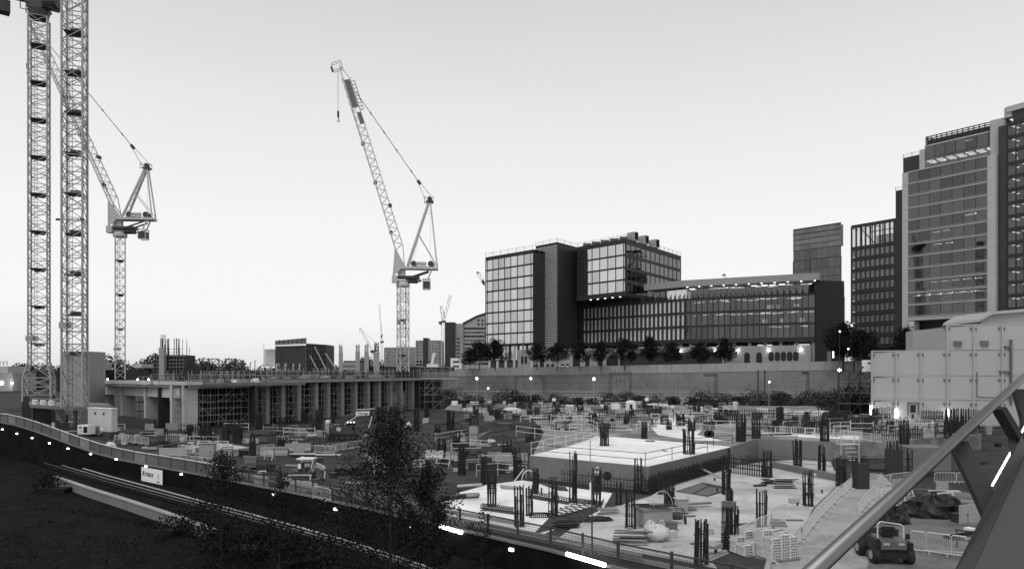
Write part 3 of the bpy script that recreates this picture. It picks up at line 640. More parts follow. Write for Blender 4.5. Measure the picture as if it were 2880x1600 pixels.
# two luffing cranes with A-frames: offsets in metres from the mast top centre, in the picture plane turned by yaw
def luffer(base, ztop, w, label, jang, jlen, ah, apx, yaw, plates=True, num=None, sc=1.0):
    t = thing('luffing_crane', label, 'crane', tuple(base))
    x0, y0 = base.x, base.y; ex = Vector((math.cos(yaw), math.sin(yaw), 0)); ey = Vector((-math.sin(yaw), math.cos(yaw), 0))
    def Q(a, b, o=0): return Vector((x0, y0, ztop)) + ex * a * sc + ey * o * sc + Vector((0, 0, b * sc))
    mast(t, x0, y0, base.z, ztop, w, 1.9, .5, .2, .09, True, m='crane_w')
    hb = MB(); hb.lathe(Q(0, -.5), [(1.45 * sc, 0), (1.5 * sc, .5 * sc), (1.3 * sc, .9 * sc), (1.45 * sc, 1.3 * sc)], 16); hb.build('slewing_ring', 'crane_w', t)
    bp = MB()
    bp.bar(Q(-2.0, 1.5), Q(3.6, 1.5), 2.2 * sc, .5 * sc)
    for o in (-1.0, 1.0):
        bp.bar(Q(-2.1, 1.8, o), Q(-2.1, 2.7, o), .1); bp.bar(Q(-2.1, 2.6, o), Q(-.3, 2.6, o), .08); bp.bar(Q(.8, 1.2, o), Q(5.6, 2.9, o), .28 * sc); bp.bar(Q(1.4, .5, o), Q(4.0, .9, o), .22 * sc)
    bp.box(Q(1.9, 1.1, 0), (2.6 * sc, 1.6 * sc, 1.5 * sc), yaw); bp.build('lower_platform', 'steel_d', t)
    cb = MB(); cb.box(Q(-1.75, 1.0, -.9), (1.2 * sc, 1.3 * sc, 1.5 * sc), yaw); cb.build('operator_cab', 'crane_w', t)
    d = MB(); d.bar(Q(-.5, 3.55), Q(7.6, 3.55), 2.4 * sc, .55 * sc); d.bar(Q(-.3, 3.4), Q(-.3, 1.6), 1.6 * sc, .9 * sc)
    for k in range(9): d.bar(Q(-.3 + .98 * k, 3.9, -1.25), Q(-.3 + .98 * k, 4.7 if k > 6 else 4.35, -1.25), .05)
    d.build('machinery_deck', 'crane_w', t)
    for a, r in ((2.3, .62), (6.0, .68)):
        wd = MB().lathe(Q(a, 4.45, -1.0), [(r * .35, 0), (r * sc, .01), (r * sc, .2), (r * .7, .21), (r * .7, 1.6), (r * sc, 1.61), (r * sc, 1.8)], 18, 'y'); wd.build('winch_drum', 'steel_d', t)
    bx = MB().box(Q(4.0, 4.4, -1.05), (2.1 * sc, .5 * sc, .95 * sc), yaw).build('machine_box', 'sign', t)
    text(bx, 'mace', Q(4.15, 4.4, -1.325), .85 * sc, (R(90), 0, yaw), 'ink')
    for k in range(3): MB().box(Q(3.1 + .12 * k, 4.42, -1.31), (.07, .02, .5), yaw).build('logo_stripe', 'ink', bx)
    cw = MB(); cw.box(Q(5.1, .0), (1.5 * sc, 1.6 * sc, 1.5 * sc), yaw); cw.build('counterweight', 'steel_d', t)
    cf = MB()
    for a in (4.3, 5.9): 
        for o in (-.85, .85): cf.bar(Q(a, -.95, o), Q(a, 1.3, o), .14)
    for o in (-.85, .85): cf.bar(Q(5.4, 1.3, o), Q(6.2, 3.2, o), .22); cf.bar(Q(5.4, 1.25, -.85), Q(5.4, 1.25, .85), .1); cf.bar(Q(4.3, 1.2, o), Q(5.9, 1.2, o), .16); cf.bar(Q(4.3, -.95, o), Q(5.9, -.95, o), .16)
    cf.build('counterweight_frame', 'crane_w', t)
    # A-frame
    af = MB(); top = (apx, ah)
    for o in (-1.0, 1.0):
        o2 = o * .45
        af.bar(Q(.9, 4.0, o), Q(top[0] - .3, top[1], o2), .3 * sc); af.bar(Q(1.25, 4.0, o), Q(top[0] - .05, top[1] - .2, o2), .14 * sc)
        af.bar(Q(7.4, 4.0, o), Q(top[0] + .2, top[1], o2), .24 * sc); af.bar(Q(lerp(.9, top[0], .5), lerp(4, top[1], .5), o * .75), Q(7.2, 4.4, o), .13 * sc)
    for k in range(1, 8): f = k / 8; af.bar(Q(lerp(.9, top[0], f), lerp(4, top[1], f), -1.0 * (1 - f * .55)), Q(lerp(.9, top[0], f), lerp(4, top[1], f), 1.0 * (1 - f * .55)), .12)
    for f in (.82, .86): af.bar(Q(lerp(.9, top[0], f), lerp(4, top[1], f), -.5), Q(lerp(7.4, top[0], f), lerp(4, top[1], f), -.5), .06)
    af.build('a_frame', 'crane_w', t)
    ap = MB(); ap.box(Q(top[0], top[1] + .15), (1.5 * sc, 1.3 * sc, .35 * sc), yaw); ap.lathe(Q(top[0], top[1] + .75, -.4), [(.1, 0), (.5 * sc, .02), (.5 * sc, .75), (.1, .8)], 14, 'y')
    for a in (-1.15, .8):
        for o in (-.7, .7): ap.bar(Q(top[0] + a, top[1] - .1, o), Q(top[0] + a, top[1] + 1.2, o), .08)
        ap.bar(Q(top[0] + a, top[1] + 1.1, -.7), Q(top[0] + a, top[1] + 1.1, .7), .06)
    for o in (-.7, .7): ap.bar(Q(top[0] - 1.15, top[1] + 1.1, o), Q(top[0] + .8, top[1] + 1.1, o), .06); ap.bar(Q(top[0] - 1.15, top[1], o), Q(top[0] + .8, top[1], o), .1)
    ap.build('apex_platform', 'steel_d', t)
    # jib
    jr = Vector((-math.cos(jang), math.sin(jang))); jn = Vector((math.sin(jang), math.cos(jang)))
    piv = Vector((.3, 4.0)); hj = 1.75
    st = piv + jr * 3.9 - jn * .75
    J = lambda s_, k, o=0: Q(*(st + jr * s_ + jn * k), o)
    jb = MB(); n = max(8, int(jlen / 1.75))
    for o in (-.85, .85):
        jb.bar(J(0, 0, o), J(jlen, .25, o * .7), .24 * sc); jb.bar(Q(*piv, o), J(0, 0, o), .24 * sc)
    jb.bar(J(.4, hj), J(jlen * .955, hj), .2 * sc); jb.bar(J(.4, hj), Q(*piv, 0), .18 * sc)
    for i in range(n):
        a, b = jlen * .96 * i / n, jlen * .96 * (i + 1) / n
        for o in (-.8, .8):
            jb.bar(J(a, 0, o), J((a + b) / 2, hj), .08 * sc); jb.bar(J((a + b) / 2, hj), J(b, 0, o), .08 * sc)
        jb.bar(J(a, 0, -.8), J(b, 0, .8), .07 * sc); jb.bar(J(b, 0, -.8), J(b, 0, .8), .08 * sc)
        if i % 2: jb.bar(J(b, hj), J(b, hj + .5), .06)
    jb.bar(J(jlen * .955, hj), J(jlen + 1.3, .5), .16); jb.bar(J(jlen, .25, -.5), J(jlen + 1.6, .5), .16); jb.bar(J(jlen, .25, .5), J(jlen + 1.6, .5), .16)
    jb.build('jib', 'crane_w', t)
    for f, k in ((.1, 0), (.24, 1), (.38, 0), (.6, 0)): MB().box(J(jlen * f, .15 if not k else hj), (.7 * sc, 1.0 * sc, .6 * sc), yaw).build('jib_pulley', 'steel_d', t)
    bl = MB(); bl.quad(Q(*piv, -1.1), J(0, 0, -1.1), Q(-2.2, 2.1, -1.1), Q(-1.9, 1.7, -1.1)); bl.quad(Q(*piv, -1.0), J(0, 0, -1.0), Q(-2.2, 2.1, -1.0), Q(-1.9, 1.7, -1.0))
    for o in (-1.05, 1.05): bl.bar(J(0, 0, o), Q(-2.0, 1.9, o), .35 * sc, .2)
    bl.build('jib_stop_plate', 'crane_w', t)
    if plates:
        for a, b in ((.795, .95), (.70, .765)):
            pl = MB(); w0 = .62 if b > .8 else .45; o0 = .55 if b > .8 else .75
            pl.quad(J(jlen * a, hj * o0 - w0, -.6), J(jlen * b, hj * o0 - w0, -.6), J(jlen * b, hj * o0 + w0, -.6), J(jlen * a, hj * o0 + w0, -.6))
            pl.quad(J(jlen * a, hj * o0 - w0, -.54), J(jlen * a, hj * o0 + w0, -.54), J(jlen * b, hj * o0 + w0, -.54), J(jlen * b, hj * o0 - w0, -.54)); pl.build('wind_plate', 'clad_m', t)
        hr = MB()
        for k in range(9): s_ = jlen * (.78 + .02 * k); hr.bar(J(s_, hj), J(s_, hj + .75), .1); 
        hr.bar(J(jlen * .78, hj + .75), J(jlen * .94, hj + .75), .12); hr.build('jib_walkway', 'steel_d', t)
        tp = MB()
        for o in (-.5, .5):
            ps = [J(jlen + .6, -1.2, o), J(jlen + 2.2, -1.2, o), J(jlen + 2.4, .9, o), J(jlen + .8, .9, o)]
            for i in range(4): tp.bar(ps[i], ps[(i + 1) % 4], .08)
        tp.bar(J(jlen + .6, -1.4, 0), J(jlen + 1.7, -1.4, 0), .35); tp.build('jib_tip_cage', 'steel_d', t)
    # pendants, ropes
    pe = MB(); a = J(jlen * .88, hj + .3); f = Q(top[0], top[1] + 1.1); k1 = f.lerp(a, .145)
    for o in (-.12, .12): pe.bar(a + ey * o, k1 + ey * o, .09 * sc)
    for k in (.25, .45, .62, .8): c = f.lerp(a, k); e = (a - f).normalized(); pe.bar(c - e * .35, c + e * .35, .22)
    pe.bar(k1 - (a - f).normalized() * .5, k1 + (a - f).normalized() * .5, .6 * sc)
    pe.build('pendant_bar', 'steel_d', t)
    rp = MB()
    for o in (-.35, .35): rp.bar(k1 + ey * o + Vector((.12, 0, .12)), f + ey * o + Vector((.3, 0, .3)), .045); rp.bar(k1 + ey * o - Vector((.1, 0, .2)), Q(top[0] - .9, top[1] + .5, o), .045)
    rp.build('luffing_rope', 'steel_d', t); rp = MB()
    rp.bar(Q(top[0] + .1, top[1]), Q(6.0, 4.9), .03); rp.bar(Q(top[0] - 1.5, top[1] - 3), Q(2.3, 4.9), .03); rp.build('winch_rope', 'steel_d', t); rp = MB()
    tipx = J(jlen + .9, -.1); hk = tipx - Vector((0, 0, 9.2 * sc))
    for o in (-.13, .13): rp.bar(tipx + ex * o, hk + ex * o, .04)
    rp.build('hoist_rope', 'steel_d', t)
    h = MB(); h.box(hk - Vector((0, 0, .5)), (.42, .4, 1.2), yaw); h.tube(hk - Vector((0, 0, 1)), hk - Vector((0, 0, 1.6)), .12)
    an = [hk - Vector((0, 0, 1.7)) + ex * (.28 * math.sin(q)) + Vector((0, 0, .28 * math.cos(q) - .2)) for q in [k * .5 for k in range(0, 10)]]
    h.path(an, .08); h.build('hook_block', 'steel_d', t)
    return t
D = 155; base = P(1133.5, 1045, D)
tc4 = luffer(base, zz(800, D), 2.0, 'pale luffing tower crane with raised jib in mid picture beside the glass offices', R(72.6), 39.7, 18.0, 5.75, .12)
for dx_ in (-1, 1): signplate(tc4, '2' if dx_ > 0 else '2', base.x + dx_ * .65 - .1, base.y - 1.5, zz(908, D), .75, .95, .7, .1)
D = 160; base = P(338, 1066, D)
tc3 = luffer(base, zz(661, D), 1.95, 'pale luffing tower crane standing behind the two thick left masts', R(65.7), 43.0, 14.9, 5.85, .05, False)
signplate(tc3, '1', base.x + .2, base.y - 1.5, zz(982, D), 1.6, .7, .6, .1)
# ------------------------------------------------------------------ far cranes
def far_crane(label, pts, D, w, jw, extra=()):
    b = P(*pts[0], D); t = thing('distant_crane', label, 'crane', tuple(b)); mb = MB(); q = [P(u, v, D) for u, v in pts]
    def lat(mb, p, q, w):
        n = max(3, int((q - p).length / (w * 1.3))); d = (q - p).normalized(); s_ = d.cross(Vector((0, 1, 0))).normalized() * w / 2
        for a in (s_, -s_): mb.bar(p + a, q + a, w * .16)
        for i in range(n):
            a, b_ = p.lerp(q, i / n), p.lerp(q, (i + 1) / n); k = 1 if i % 2 else -1; mb.bar(a + s_ * k, b_ - s_ * k, w * .12)
    lat(mb, q[0], q[1], w); mb.build('mast', 'steel_l' if D < 500 else 'steel', t)
    m2 = MB(); lat(m2, q[1], q[2], jw); m2.build('jib', 'steel', t)
    m3 = MB()
    for a in extra: m3.bar(P(a[0], a[1], D), P(a[2], a[3], D), a[4] * D / F)
    if m3.v: m3.build('cab_and_frame', 'steel_d', t)
    return t
far_crane('small far luffing crane raised to the left behind the bare concrete columns', [(1047, 1030), (1047, 985), (1012, 921)], 420, 1.3, 1.0,
    [(1041, 988, 1064, 985, 4), (1056, 984, 1058, 965, 2.4), (1058, 964, 1064, 984, 1.6), (1058, 964, 1013, 924, .4), (1044, 990, 1056, 991, 5), (1012, 922, 1010, 943, .4)])
far_crane('thin far crane mast with a steep jib behind the bare columns', [(1074, 1030), (1074, 960), (1067, 856)], 420, 1.1, .7, [(1070, 962, 1079, 961, 5), (1075, 958, 1073, 915, .6), (1072, 950, 1075, 940, 3)])
far_crane('far luffing crane with its jib up to the right beside the dark gabled block', [(1246, 1030), (1245, 908), (1268, 830)], 380, 1.4, 1.2,
    [(1234, 907, 1254, 903, 5), (1244, 902, 1238, 862, 1.4), (1237, 862, 1243, 862, 1.4), (1243, 862, 1252, 898, 1.4), (1238, 880, 1247, 880, .8), (1241, 862, 1267, 831, .3), (1236, 908, 1242, 912, 6)])
far_crane('crane jib tip showing just left of the mirror glazed office block', [(1395, 860), (1388, 840), (1343, 765)], 420, 1.2, 1.5, [(1356, 789, 1362, 800, 7), (1341, 764, 1346, 768, 3), (1342, 768, 1341, 778, .8)])
far_crane('tiny far crane tip above the long office roof', [(2060, 800), (2050, 795), (2035, 772)], 500, 1.2, 1.2, [(2032, 774, 2040, 772, 4)])
# ------------------------------------------------------------------ far left skyline and far buildings
def leaves(mb, c, r, n, size, flat=.0, shell=.35, rng=random):
    for _ in range(n):
        while True:
            p = Vector((rng.uniform(-1, 1), rng.uniform(-1, 1), rng.uniform(-1, 1)))
            l = p.length
            if shell < l <= 1: break
        q = Vector((c[0] + p.x * r[0], c[1] + p.y * r[1], c[2] + p.z * r[2]))
        a = Vector((rng.gauss(0, 1), rng.gauss(0, 1), rng.gauss(0, 1))).normalized(); b = a.cross(Vector((rng.gauss(0, 1), rng.gauss(0, 1), rng.gauss(0, 1)))).normalized()
        s_ = size * rng.uniform(.6, 1.3); a *= s_ * .5; b *= s_ * .32
        mb.quad(q - a, q - b * .9, q + a, q + b)
random.seed(21)
mb = MB(); x = -420.0
while x < 60:
    D = random.uniform(430, 520); hgt = 12 + 2.5 * math.sin(x * .045) + 2 * math.sin(x * .13 + 1) + random.uniform(-2, 2.5); w = random.uniform(7, 13)
    if x > -180: hgt *= .8
    hgt = max(5, hgt + 7)
    leaves(mb, (x, D, hgt * .5), (w, w * .7, hgt * .55), int(400 + hgt * 40), 1.5, shell=.2)
    x += w * .62
kind(mb.build('far_wood', 'leaf_f'), 'stuff')
mb = MB().bx(-600, 110, 440, 540, 0, 13); kind(mb.build('far_wood_understorey', 'leaf_f'), 'stuff')
def block(name, label, u0, u1, vt, vb, D, m, dep=14, rows=0, cols=0, wm='black', cat='building'):
    a, b = P(u0, vt, D), P(u1, vb, D); t = thing(name, label, cat, ((a.x + b.x) / 2, D, 0))
    MB().bx(a.x, b.x, D, D + dep, b.z, a.z).build('body', m, t)
    if rows: windows(t, (a.x, D), (b.x, D), b.z + .5, a.z - .6, rows, cols, wm, inset=0, out_=.02, gx=(b.x - a.x) / cols * .45, gz_=(a.z - b.z) / rows * .5)
    return t
block('distant_block', 'small pale far block between the trees left of the bare lift core', 264, 277, 1019, 1040, 420, 'offw')
block('distant_block', 'low pale far block above the trees behind the lattice mast', 378, 398, 1023, 1034, 425, 'conc_l')
block('distant_block', 'low wide far building left of the four bare columns', 955, 1012, 1019, 1040, 420, 'conc', rows=1, cols=9)
block('distant_block', 'low far building behind the four bare columns', 966, 1040, 1014, 1040, 460, 'clad_m')
block('site_office', 'pale cabin building at the far left edge with a small lit window', -60, 35, 1048, 1100, 200, 'conc', 10)
t = block('site_office', 'upper pale block on the far left roofline with roof railing', -60, 22, 1030, 1050, 215, 'conc_l', 8)
rm = MB(); a = P(-60, 1028, 214); b = P(20, 1028, 214); roofrail(rm, a, b, a.z, 1.2, 1.0); rm.build('roof_railing', 'steel_d', t)
a = P(3, 1077, 199.6); solo('lit_window_lamp', MB().bx(a.x - .35, a.x + .35, a.y, a.y + .3, a.z - .5, a.z + .5), 'lit', 'small square lit window panel on the far left cabin', 'window light')
a = P(34, 1077, 199); solo('flood_light', MB().box(a, (.35, .3, .3)), 'flood', 'bright flood light on the corner of the far left cabin', 'lamp')
# far apartments
def apartments(label, u0, u1, vt, D, rows, cols, step=None, m='clad_d', g='apartment blocks behind the crane mast'):
    a, b = P(u0, vt, D), P(u1, 1035, D); t = thing('apartment_block', label, 'apartment building', ((a.x + b.x) / 2, D, 0), g)
    MB().bx(a.x, b.x, D, D + 18, 0, a.z).build('body', m, t)
    z0 = zz(1030, D); zs = [lerp(z0, a.z - .5, j / rows) for j in range(rows + 1)]
    windows(t, (a.x, D), (b.x, D), 0, 0, rows, cols, 'mir_d', zs=zs, inset=-.05, gx=(b.x - a.x) / cols * .4, gz_=(zs[1] - zs[0]) * .35)
    fm = MB(); grid(fm, (a.x, D), (b.x, D), zs, fr(cols), (b.x - a.x) / cols * .22, .5, (zs[1] - zs[0]) * .22, .6, .3); fm.build('balcony_frame', 'offw', t)
    return t
apartments('pale framed apartment block just left of the central crane mast', 1081, 1114, 977, 430, 6, 5)
apartments('pale framed apartment block seen through the central crane mast', 1114, 1170, 976, 440, 6, 9)
t = apartments('dark stepped apartment block with pale balcony frames right of the crane mast', 1170, 1241, 957, 400, 8, 8)
a, b = P(1190, 950, 399), P(1203, 960, 399); MB().bx(a.x, b.x, 399, 412, 0, a.z).build('stair_tower', 'clad_d', t)
a, b = P(1214, 958, 399), P(1240, 960, 399)
t = thing('curved_arch_wall', 'white curved fin wall in front of the stepped apartment block', 'wall', (P(1218, 1030, 330).x, 330, 0))
mb = MB(); D = 330; pr = [(1209, 1030), (1213, 1012), (1217, 992), (1227, 992), (1222, 1004), (1217, 1030)]
f = [P(u, v, D) for u, v in pr]; n0 = len(f); mb.v = [tuple(p) for p in f] + [(p.x, p.y + 5, p.z) for p in f]; mb.f = [tuple(range(n0)), tuple(reversed(range(n0, 2 * n0)))] + [(i, (i + 1) % n0, n0 + (i + 1) % n0, n0 + i) for i in range(n0)]
mb.build('fin', 'white', t)
# dark block and gabled slab building left of the glass offices
D = 345; t = thing('gabled_slab_building', 'banded apartment slab with a sloping roofline and dark end wall left of the glass offices', 'building', (P(1300, 1040, D).x, D, 0))
def pris(poly, D, dep, nm, m):
    mb = MB(); f = [P(u, v, D) for u, v in poly]; n0 = len(f)
    mb.v = [tuple(p) for p in f] + [(p.x, p.y + dep, p.z) for p in f]; mb.f = [tuple(range(n0)), tuple(reversed(range(n0, 2 * n0)))] + [(i, (i + 1) % n0, n0 + (i + 1) % n0, n0 + i) for i in range(n0)]
    return mb.build(nm, m, t)
pris([(1251, 1045), (1251, 906), (1280, 906), (1280, 1045)], D, 18, 'dark_end_wall', 'clad_d')
pris([(1280, 1045), (1280, 910), (1303, 910), (1303, 1045)], D + 1, 18, 'stair_bay', 'conc')
pris([(1303, 1045), (1303, 910), (1340, 890), (1380, 878), (1380, 1045)], D + 2, 18, 'body', 'offw')
for j in range(7): a = P(1285, 950 + j * 10.4, D + .9); MB().bx(a.x, a.x + 1.4, a.y, a.y + .1, a.z - .7, a.z).build('window', 'black', t)
for j in range(10):
    a, b = P(1305, 921 + j * 11, D + 1.9), P(1380, 926 + j * 11, D + 1.9); MB().bx(a.x, b.x, a.y, a.y + .2, b.z, a.z).build('window_band', 'see_d' if j % 2 else 'clad_d', t)
pris([(1300, 908), (1340, 887), (1380, 874), (1380, 878), (1340, 891), (1302, 912)], D + 1.5, 19, 'roof_edge', 'clad_d')
for u in (1343, 1354, 1364): 
    for v in (898, 909): a = P(u, v, D + 1.8); MB().bx(a.x, a.x + .9, a.y, a.y + .15, a.z - .8, a.z).build('window', 'black', t)
t = block('small_white_building', 'small white two storey building in front of the dark end wall', 1267, 1298, 1007, 1040, 320, 'white', 8, 2, 1)
block('site_cabin', 'low white cabin roof behind the dark hoarding near the white arch', 1200, 1232, 1024, 1036, 300, 'white', 4)
block('dark_hoarding', 'long black hoarding panel on the deck end by the white arch', 1153, 1278, 1032, 1044, 232, 'black', .4, cat='hoarding')
# brick-clad core block with pale upper storey
D = 232; x0, x1 = P(774, 0, D).x, P(871, 0, D).x
t = thing('dark_clad_core', 'big dark block with a panelled parapet, white edge strip and four framed openings', 'building', (x0, D, 5))
zt = zz(958, D); zp = zz(974, D)
MB().prism([(x0, D), (x1, D - 4), (x1, D + 10), (x0, D + 14)], 8, [zp, zp + .2, zp + .2, zp]).build('body', 'brick', t)
MB().prism([(x0, D - .1), (x1, D - 4.1), (x1, D - 3.6), (x0, D + .4)], [zp + .5, zp + .7, zp + .7, zp + .5], [zt, zt + .7, zt + .7, zt]).build('parapet_panel', 'clad_m', t)
MB().prism([(x0, D - .3), (x1 - 1, D - 4.2), (x1 - 1, D - 3.8), (x0, D + .2)], [zp + .1, zp + .35, zp + .35, zp + .1], [zp + .5, zp + .75, zp + .75, zp + .5]).build('edge_strip', 'white', t)
pn = MB()
for k in range(1, 7): x = lerp(x0, x1, k / 7); y = lerp(D, D - 4, k / 7); pn.bx(x - .12, x + .12, y - .22, y, zp + .7, zt + .2)
pn.build('panel_joint', 'clad_d', t)
xa, xb = x1, P(914.5, 0, D + 4).x
MB().prism([(x1 + .02, D - 3.9), (xb, D + 6), (xb, D + 16), (x1, D + 10)], 8, [zz(967, D)] * 4).build('scaffold_wrapped_side', 'clad_d', t)
sc = MB()
for k in range(9):
    f = k / 8; sc.bar((lerp(x1, xb, f), lerp(D - 4.2, D + 5.7, f), 9), (lerp(x1, xb, f), lerp(D - 4.2, D + 5.7, f), zz(967, D)), .12)
for j in range(7): z = lerp(11, zz(970, D), j / 6); sc.bar((x1, D - 4.3, z), (xb, D + 5.6, z), .12)
sc.build('scaffold', 'conc_d', t)
for u in (782, 806, 829, 849):
    w = 9 if u < 840 else 13; y = lerp(D, D - 4, (u - 774) / 97) - .1; a, b = P(u - w / 2, 1023, y), P(u + w / 2, 1040, y); fm = MB()
    for z in (a.z, (a.z * 2 + b.z) / 3, b.z): fm.bx(a.x, b.x, y - .1, y + .1, z - .08, z + .08)
    for x in (a.x, b.x): fm.bx(x - .08, x + .08, y - .12, y + .12, b.z, a.z)
    fm.build('window_frame', 'white', t)
st = MB()
for j in range(17): z = zz(982 + j * 2.9, D); st.bx(x0 - 4.4, x0 - .1, D + 2, D + 5, z - .13, z + .07)
for x in (x0 - 4.4, x0 - .2): st.bar((x, D + 2, 9), (x, D + 2, zz(966, D)), .1)
st.build('edge_louvre', 'offw', t)
for k, (ua, va, ub, vb) in enumerate(((872, 1000, 893, 1040), (885, 975, 918, 1040), (915, 993, 945, 1038))):
    solo('raking_prop', MB().bar(P(ua, va, D - 6), P(ub, vb, D - 12), .22), 'steel', 'slanting steel prop bracing the dark block, %s of three' % ('nearest', 'middle', 'farthest right')[k], 'prop', group='raking props on the dark block')
# four bare columns with starter bars
def col(u0, u1, vt, D, vr, label, m='conc', zb=9.0):
    a, b = P(u0, vt, D), P(u1, vt, D); w = b.x - a.x; c = (a + b) / 2
    t = thing('concrete_column', label, 'column', (c.x, D, zb), 'bare concrete columns on the deck')
    MB().box((c.x, D, (zb + a.z) / 2), (w, w * .8, a.z - zb), .15).build('shaft', m, t)
    rb_ = MB(); zr = zz(vr, D)
    for k in range(8): an = 2 * math.pi * k / 8; x, y = c.x + w * .4 * math.cos(an), D + w * .35 * math.sin(an); rb_.bar((x, y, a.z - .2), (x, y, zr + random.uniform(-.4, .3)), .09)
    for z in (a.z + .4, a.z + 1.4): rb_.box((c.x, D, z), (w * .85, w * .75, .07), .15)
    rb_.build('starter_bars', 'rebar', t); return t
for u0, u1, vt, vr, D, l in ((953, 964, 991, 970, 225, 'shortest bare column, farthest left of the four on the deck'), (1000, 1012, 989, 968, 224, 'second bare column from the dark block'), (1025, 1037, 988, 967, 223, 'third bare column, close to its thick neighbour'), (1051, 1067, 990, 963, 215, 'thickest bare column with bars, nearest the central crane')): col(u0, u1, vt, D, vr, l)
# concrete core with tall rebar on the left deck
D = 200; t = thing('formwork_core', 'dark formwork core with tall rebar sprouting from the top', 'formwork', (P(478, 0, D).x, D, 8))
a, b = P(435, 998, D), P(518, 1045, D)
MB().bx(a.x, b.x, D, D + 7, 8, a.z).build('core', 'clad_d', t)
pf = MB()
for v in (1001, 1012, 1022, 1032): z = zz(v, D); pf.bx(a.x - .5, b.x + .5, D - .8, D - .1, z - .1, z + .1)
for k in range(10): x = lerp(a.x, b.x, k / 9); pf.bar((x, D - .7, 9), (x, D - .7, a.z + .4), .12)
pf.build('formwork_platform', 'conc_d', t)
q = P(458, 968, D - 1.2); MB().bx(q.x - .75, q.x + .75, q.y - .8, q.y + .4, 8, zz(980, D)).build('column', 'conc', t)
rb_ = MB(); random.seed(4)
for k in range(34): x = random.uniform(P(440, 0, D).x, P(508, 0, D).x); y = D + random.choice((.6, 3, 6)); rb_.bar((x, y, a.z - .3), (x, y, zz(random.choice((968, 951, 951, 975)), D)), .1)
for k in range(5): x = q.x + (k - 2) * .3; rb_.bar((x, D - 1, zz(985, D)), (x, D - 1, zz(942, D)), .09)
for v in (990, 982): rb_.bx(P(440, 0, D).x, P(508, 0, D).x, D + .5, D + .62, zz(v, D), zz(v, D) + .1)
rb_.build('starter_bars', 'rebar', t)
# lift core behind the thick mast
D = 150; a, b = P(176, 988, D), P(251, 1080, D)
t = thing('concrete_lift_core', 'plain grey concrete lift core directly behind mast 6', 'lift core', ((a.x + b.x) / 2, D, 6))
MB().bx(a.x, b.x, D, D + 6, 4, a.z).build('wall', 'conc', t); sc = MB()
for u in (236, 250): p = P(u, 0, D); sc.bar((p.x, D - .5, a.z - 3), (p.x, D - .5, zz(968, D)), .09)
for v in (975, 981): sc.bar((P(176, 0, D).x, D - .5, zz(v, D)), (P(256, 0, D).x, D - .5, zz(v, D)), .08)
sc.build('guard_rail', 'galv', t)
# catenary gantries over the railway at left and lamp columns on the skyline
for u, l in ((585, 'left of two thin inverted L railway masts on the skyline'), (634, 'right of two thin inverted L railway masts by the dark block')):
    D = 260; mb = MB(); w = 30
    mb.bar(P(u, 1045, D), P(u, 1008, D), .35); mb.bar(P(u, 1009, D), P(u + w, 1009, D), .3); mb.bar(P(u + 1, 1031, D), P(u + w - 4, 1010, D), .25); mb.bar(P(u + w, 1009, D), P(u + w, 1013, D), .25); mb.box(P(u + w, 1014, D), (.7, .5, .6))
    solo('catenary_mast', mb, 'steel_d', l, 'mast', group='overhead line masts on the skyline')
for u, v in ((684, 1013), (717, 1014), (704, 1019)):
    mb = MB(); D = 240; mb.bar(P(u, 1048, D), P(u, v, D), .2); mb.bar(P(u, v, D), P(u + 3, v, D), .25)
    solo('street_lamp', mb, 'steel_d', {684: 'tall lamp column on the skyline left of the dark block', 717: 'short lamp column nearest the dark block on the skyline', 704: 'thick post between two lamp columns on the skyline'}[u], 'street lamp')
# ------------------------------------------------------------------ slabs on the site
def sheet(name, m, pts, z, th=.3, structure=True):
    ps = [G(u, v, z) for u, v in pts]; c = sum(ps, Vector()) / len(ps)
    a = sum(ps[i].x * ps[(i + 1) % len(ps)].y - ps[(i + 1) % len(ps)].x * ps[i].y for i in range(len(ps)))
    if a < 0: ps.reverse()
    return struct(name, MB().prism([(p.x, p.y) for p in ps], z - th, z), m)
sheet('ground_slab', 'slab', [(1228, 1446), (1240, 1412), (1290, 1385), (1372, 1362), (1470, 1350), (1620, 1372), (1722, 1386), (1690, 1440), (1640, 1462), (1590, 1475), (1530, 1500), (1440, 1484)], .04, .34)
sheet('ground_slab', 'slab2', [(1703, 1432), (1830, 1394), (1900, 1352), (2045, 1311), (2165, 1296), (2330, 1288), (2352, 1330), (2362, 1356), (2289, 1426), (2245, 1500), (2160, 1560), (2160, 1640), (2050, 1602), (1900, 1570), (1700, 1535), (1560, 1520), (1600, 1490)], .06, .5)
sheet('access_path', 'path', [(2362, 1358), (2480, 1330), (2560, 1420), (2760, 1500), (2760, 1640), (2165, 1640), (2165, 1562), (2250, 1502), (2292, 1428)], .02, .4)
sheet('yard_shade_floor', 'yard', [(2455, 1500), (2480, 1400), (2700, 1380), (2900, 1420), (2900, 1660), (2430, 1660)], .045, .3)  # walkway shade put into this darker floor colour
sheet('excavation_floor', 'mud', [(1690, 1440), (1722, 1386), (1830, 1393), (1700, 1433), (1600, 1490), (1565, 1518), (1440, 1485), (1530, 1500), (1590, 1475)], .012, .2)
sheet('raised_slab', 'slab', [(1490, 1280), (1824, 1311), (2061, 1256), (1990, 1249), (1740, 1229), (1676, 1226), (1660, 1234), (1605, 1252)], 2.26, .3)
sheet('upper_slab', 'upper', [(1500, 1277), (1600, 1262), (1740, 1229), (1990, 1247), (2061, 1255), (2131, 1233), (2340, 1243), (2500, 1240), (2660, 1228), (2760, 1222), (2700, 1127), (2000, 1122), (1700, 1119), (1290, 1119), (1250, 1150), (1500, 1180), (1530, 1215)], 2.15, 2.6)
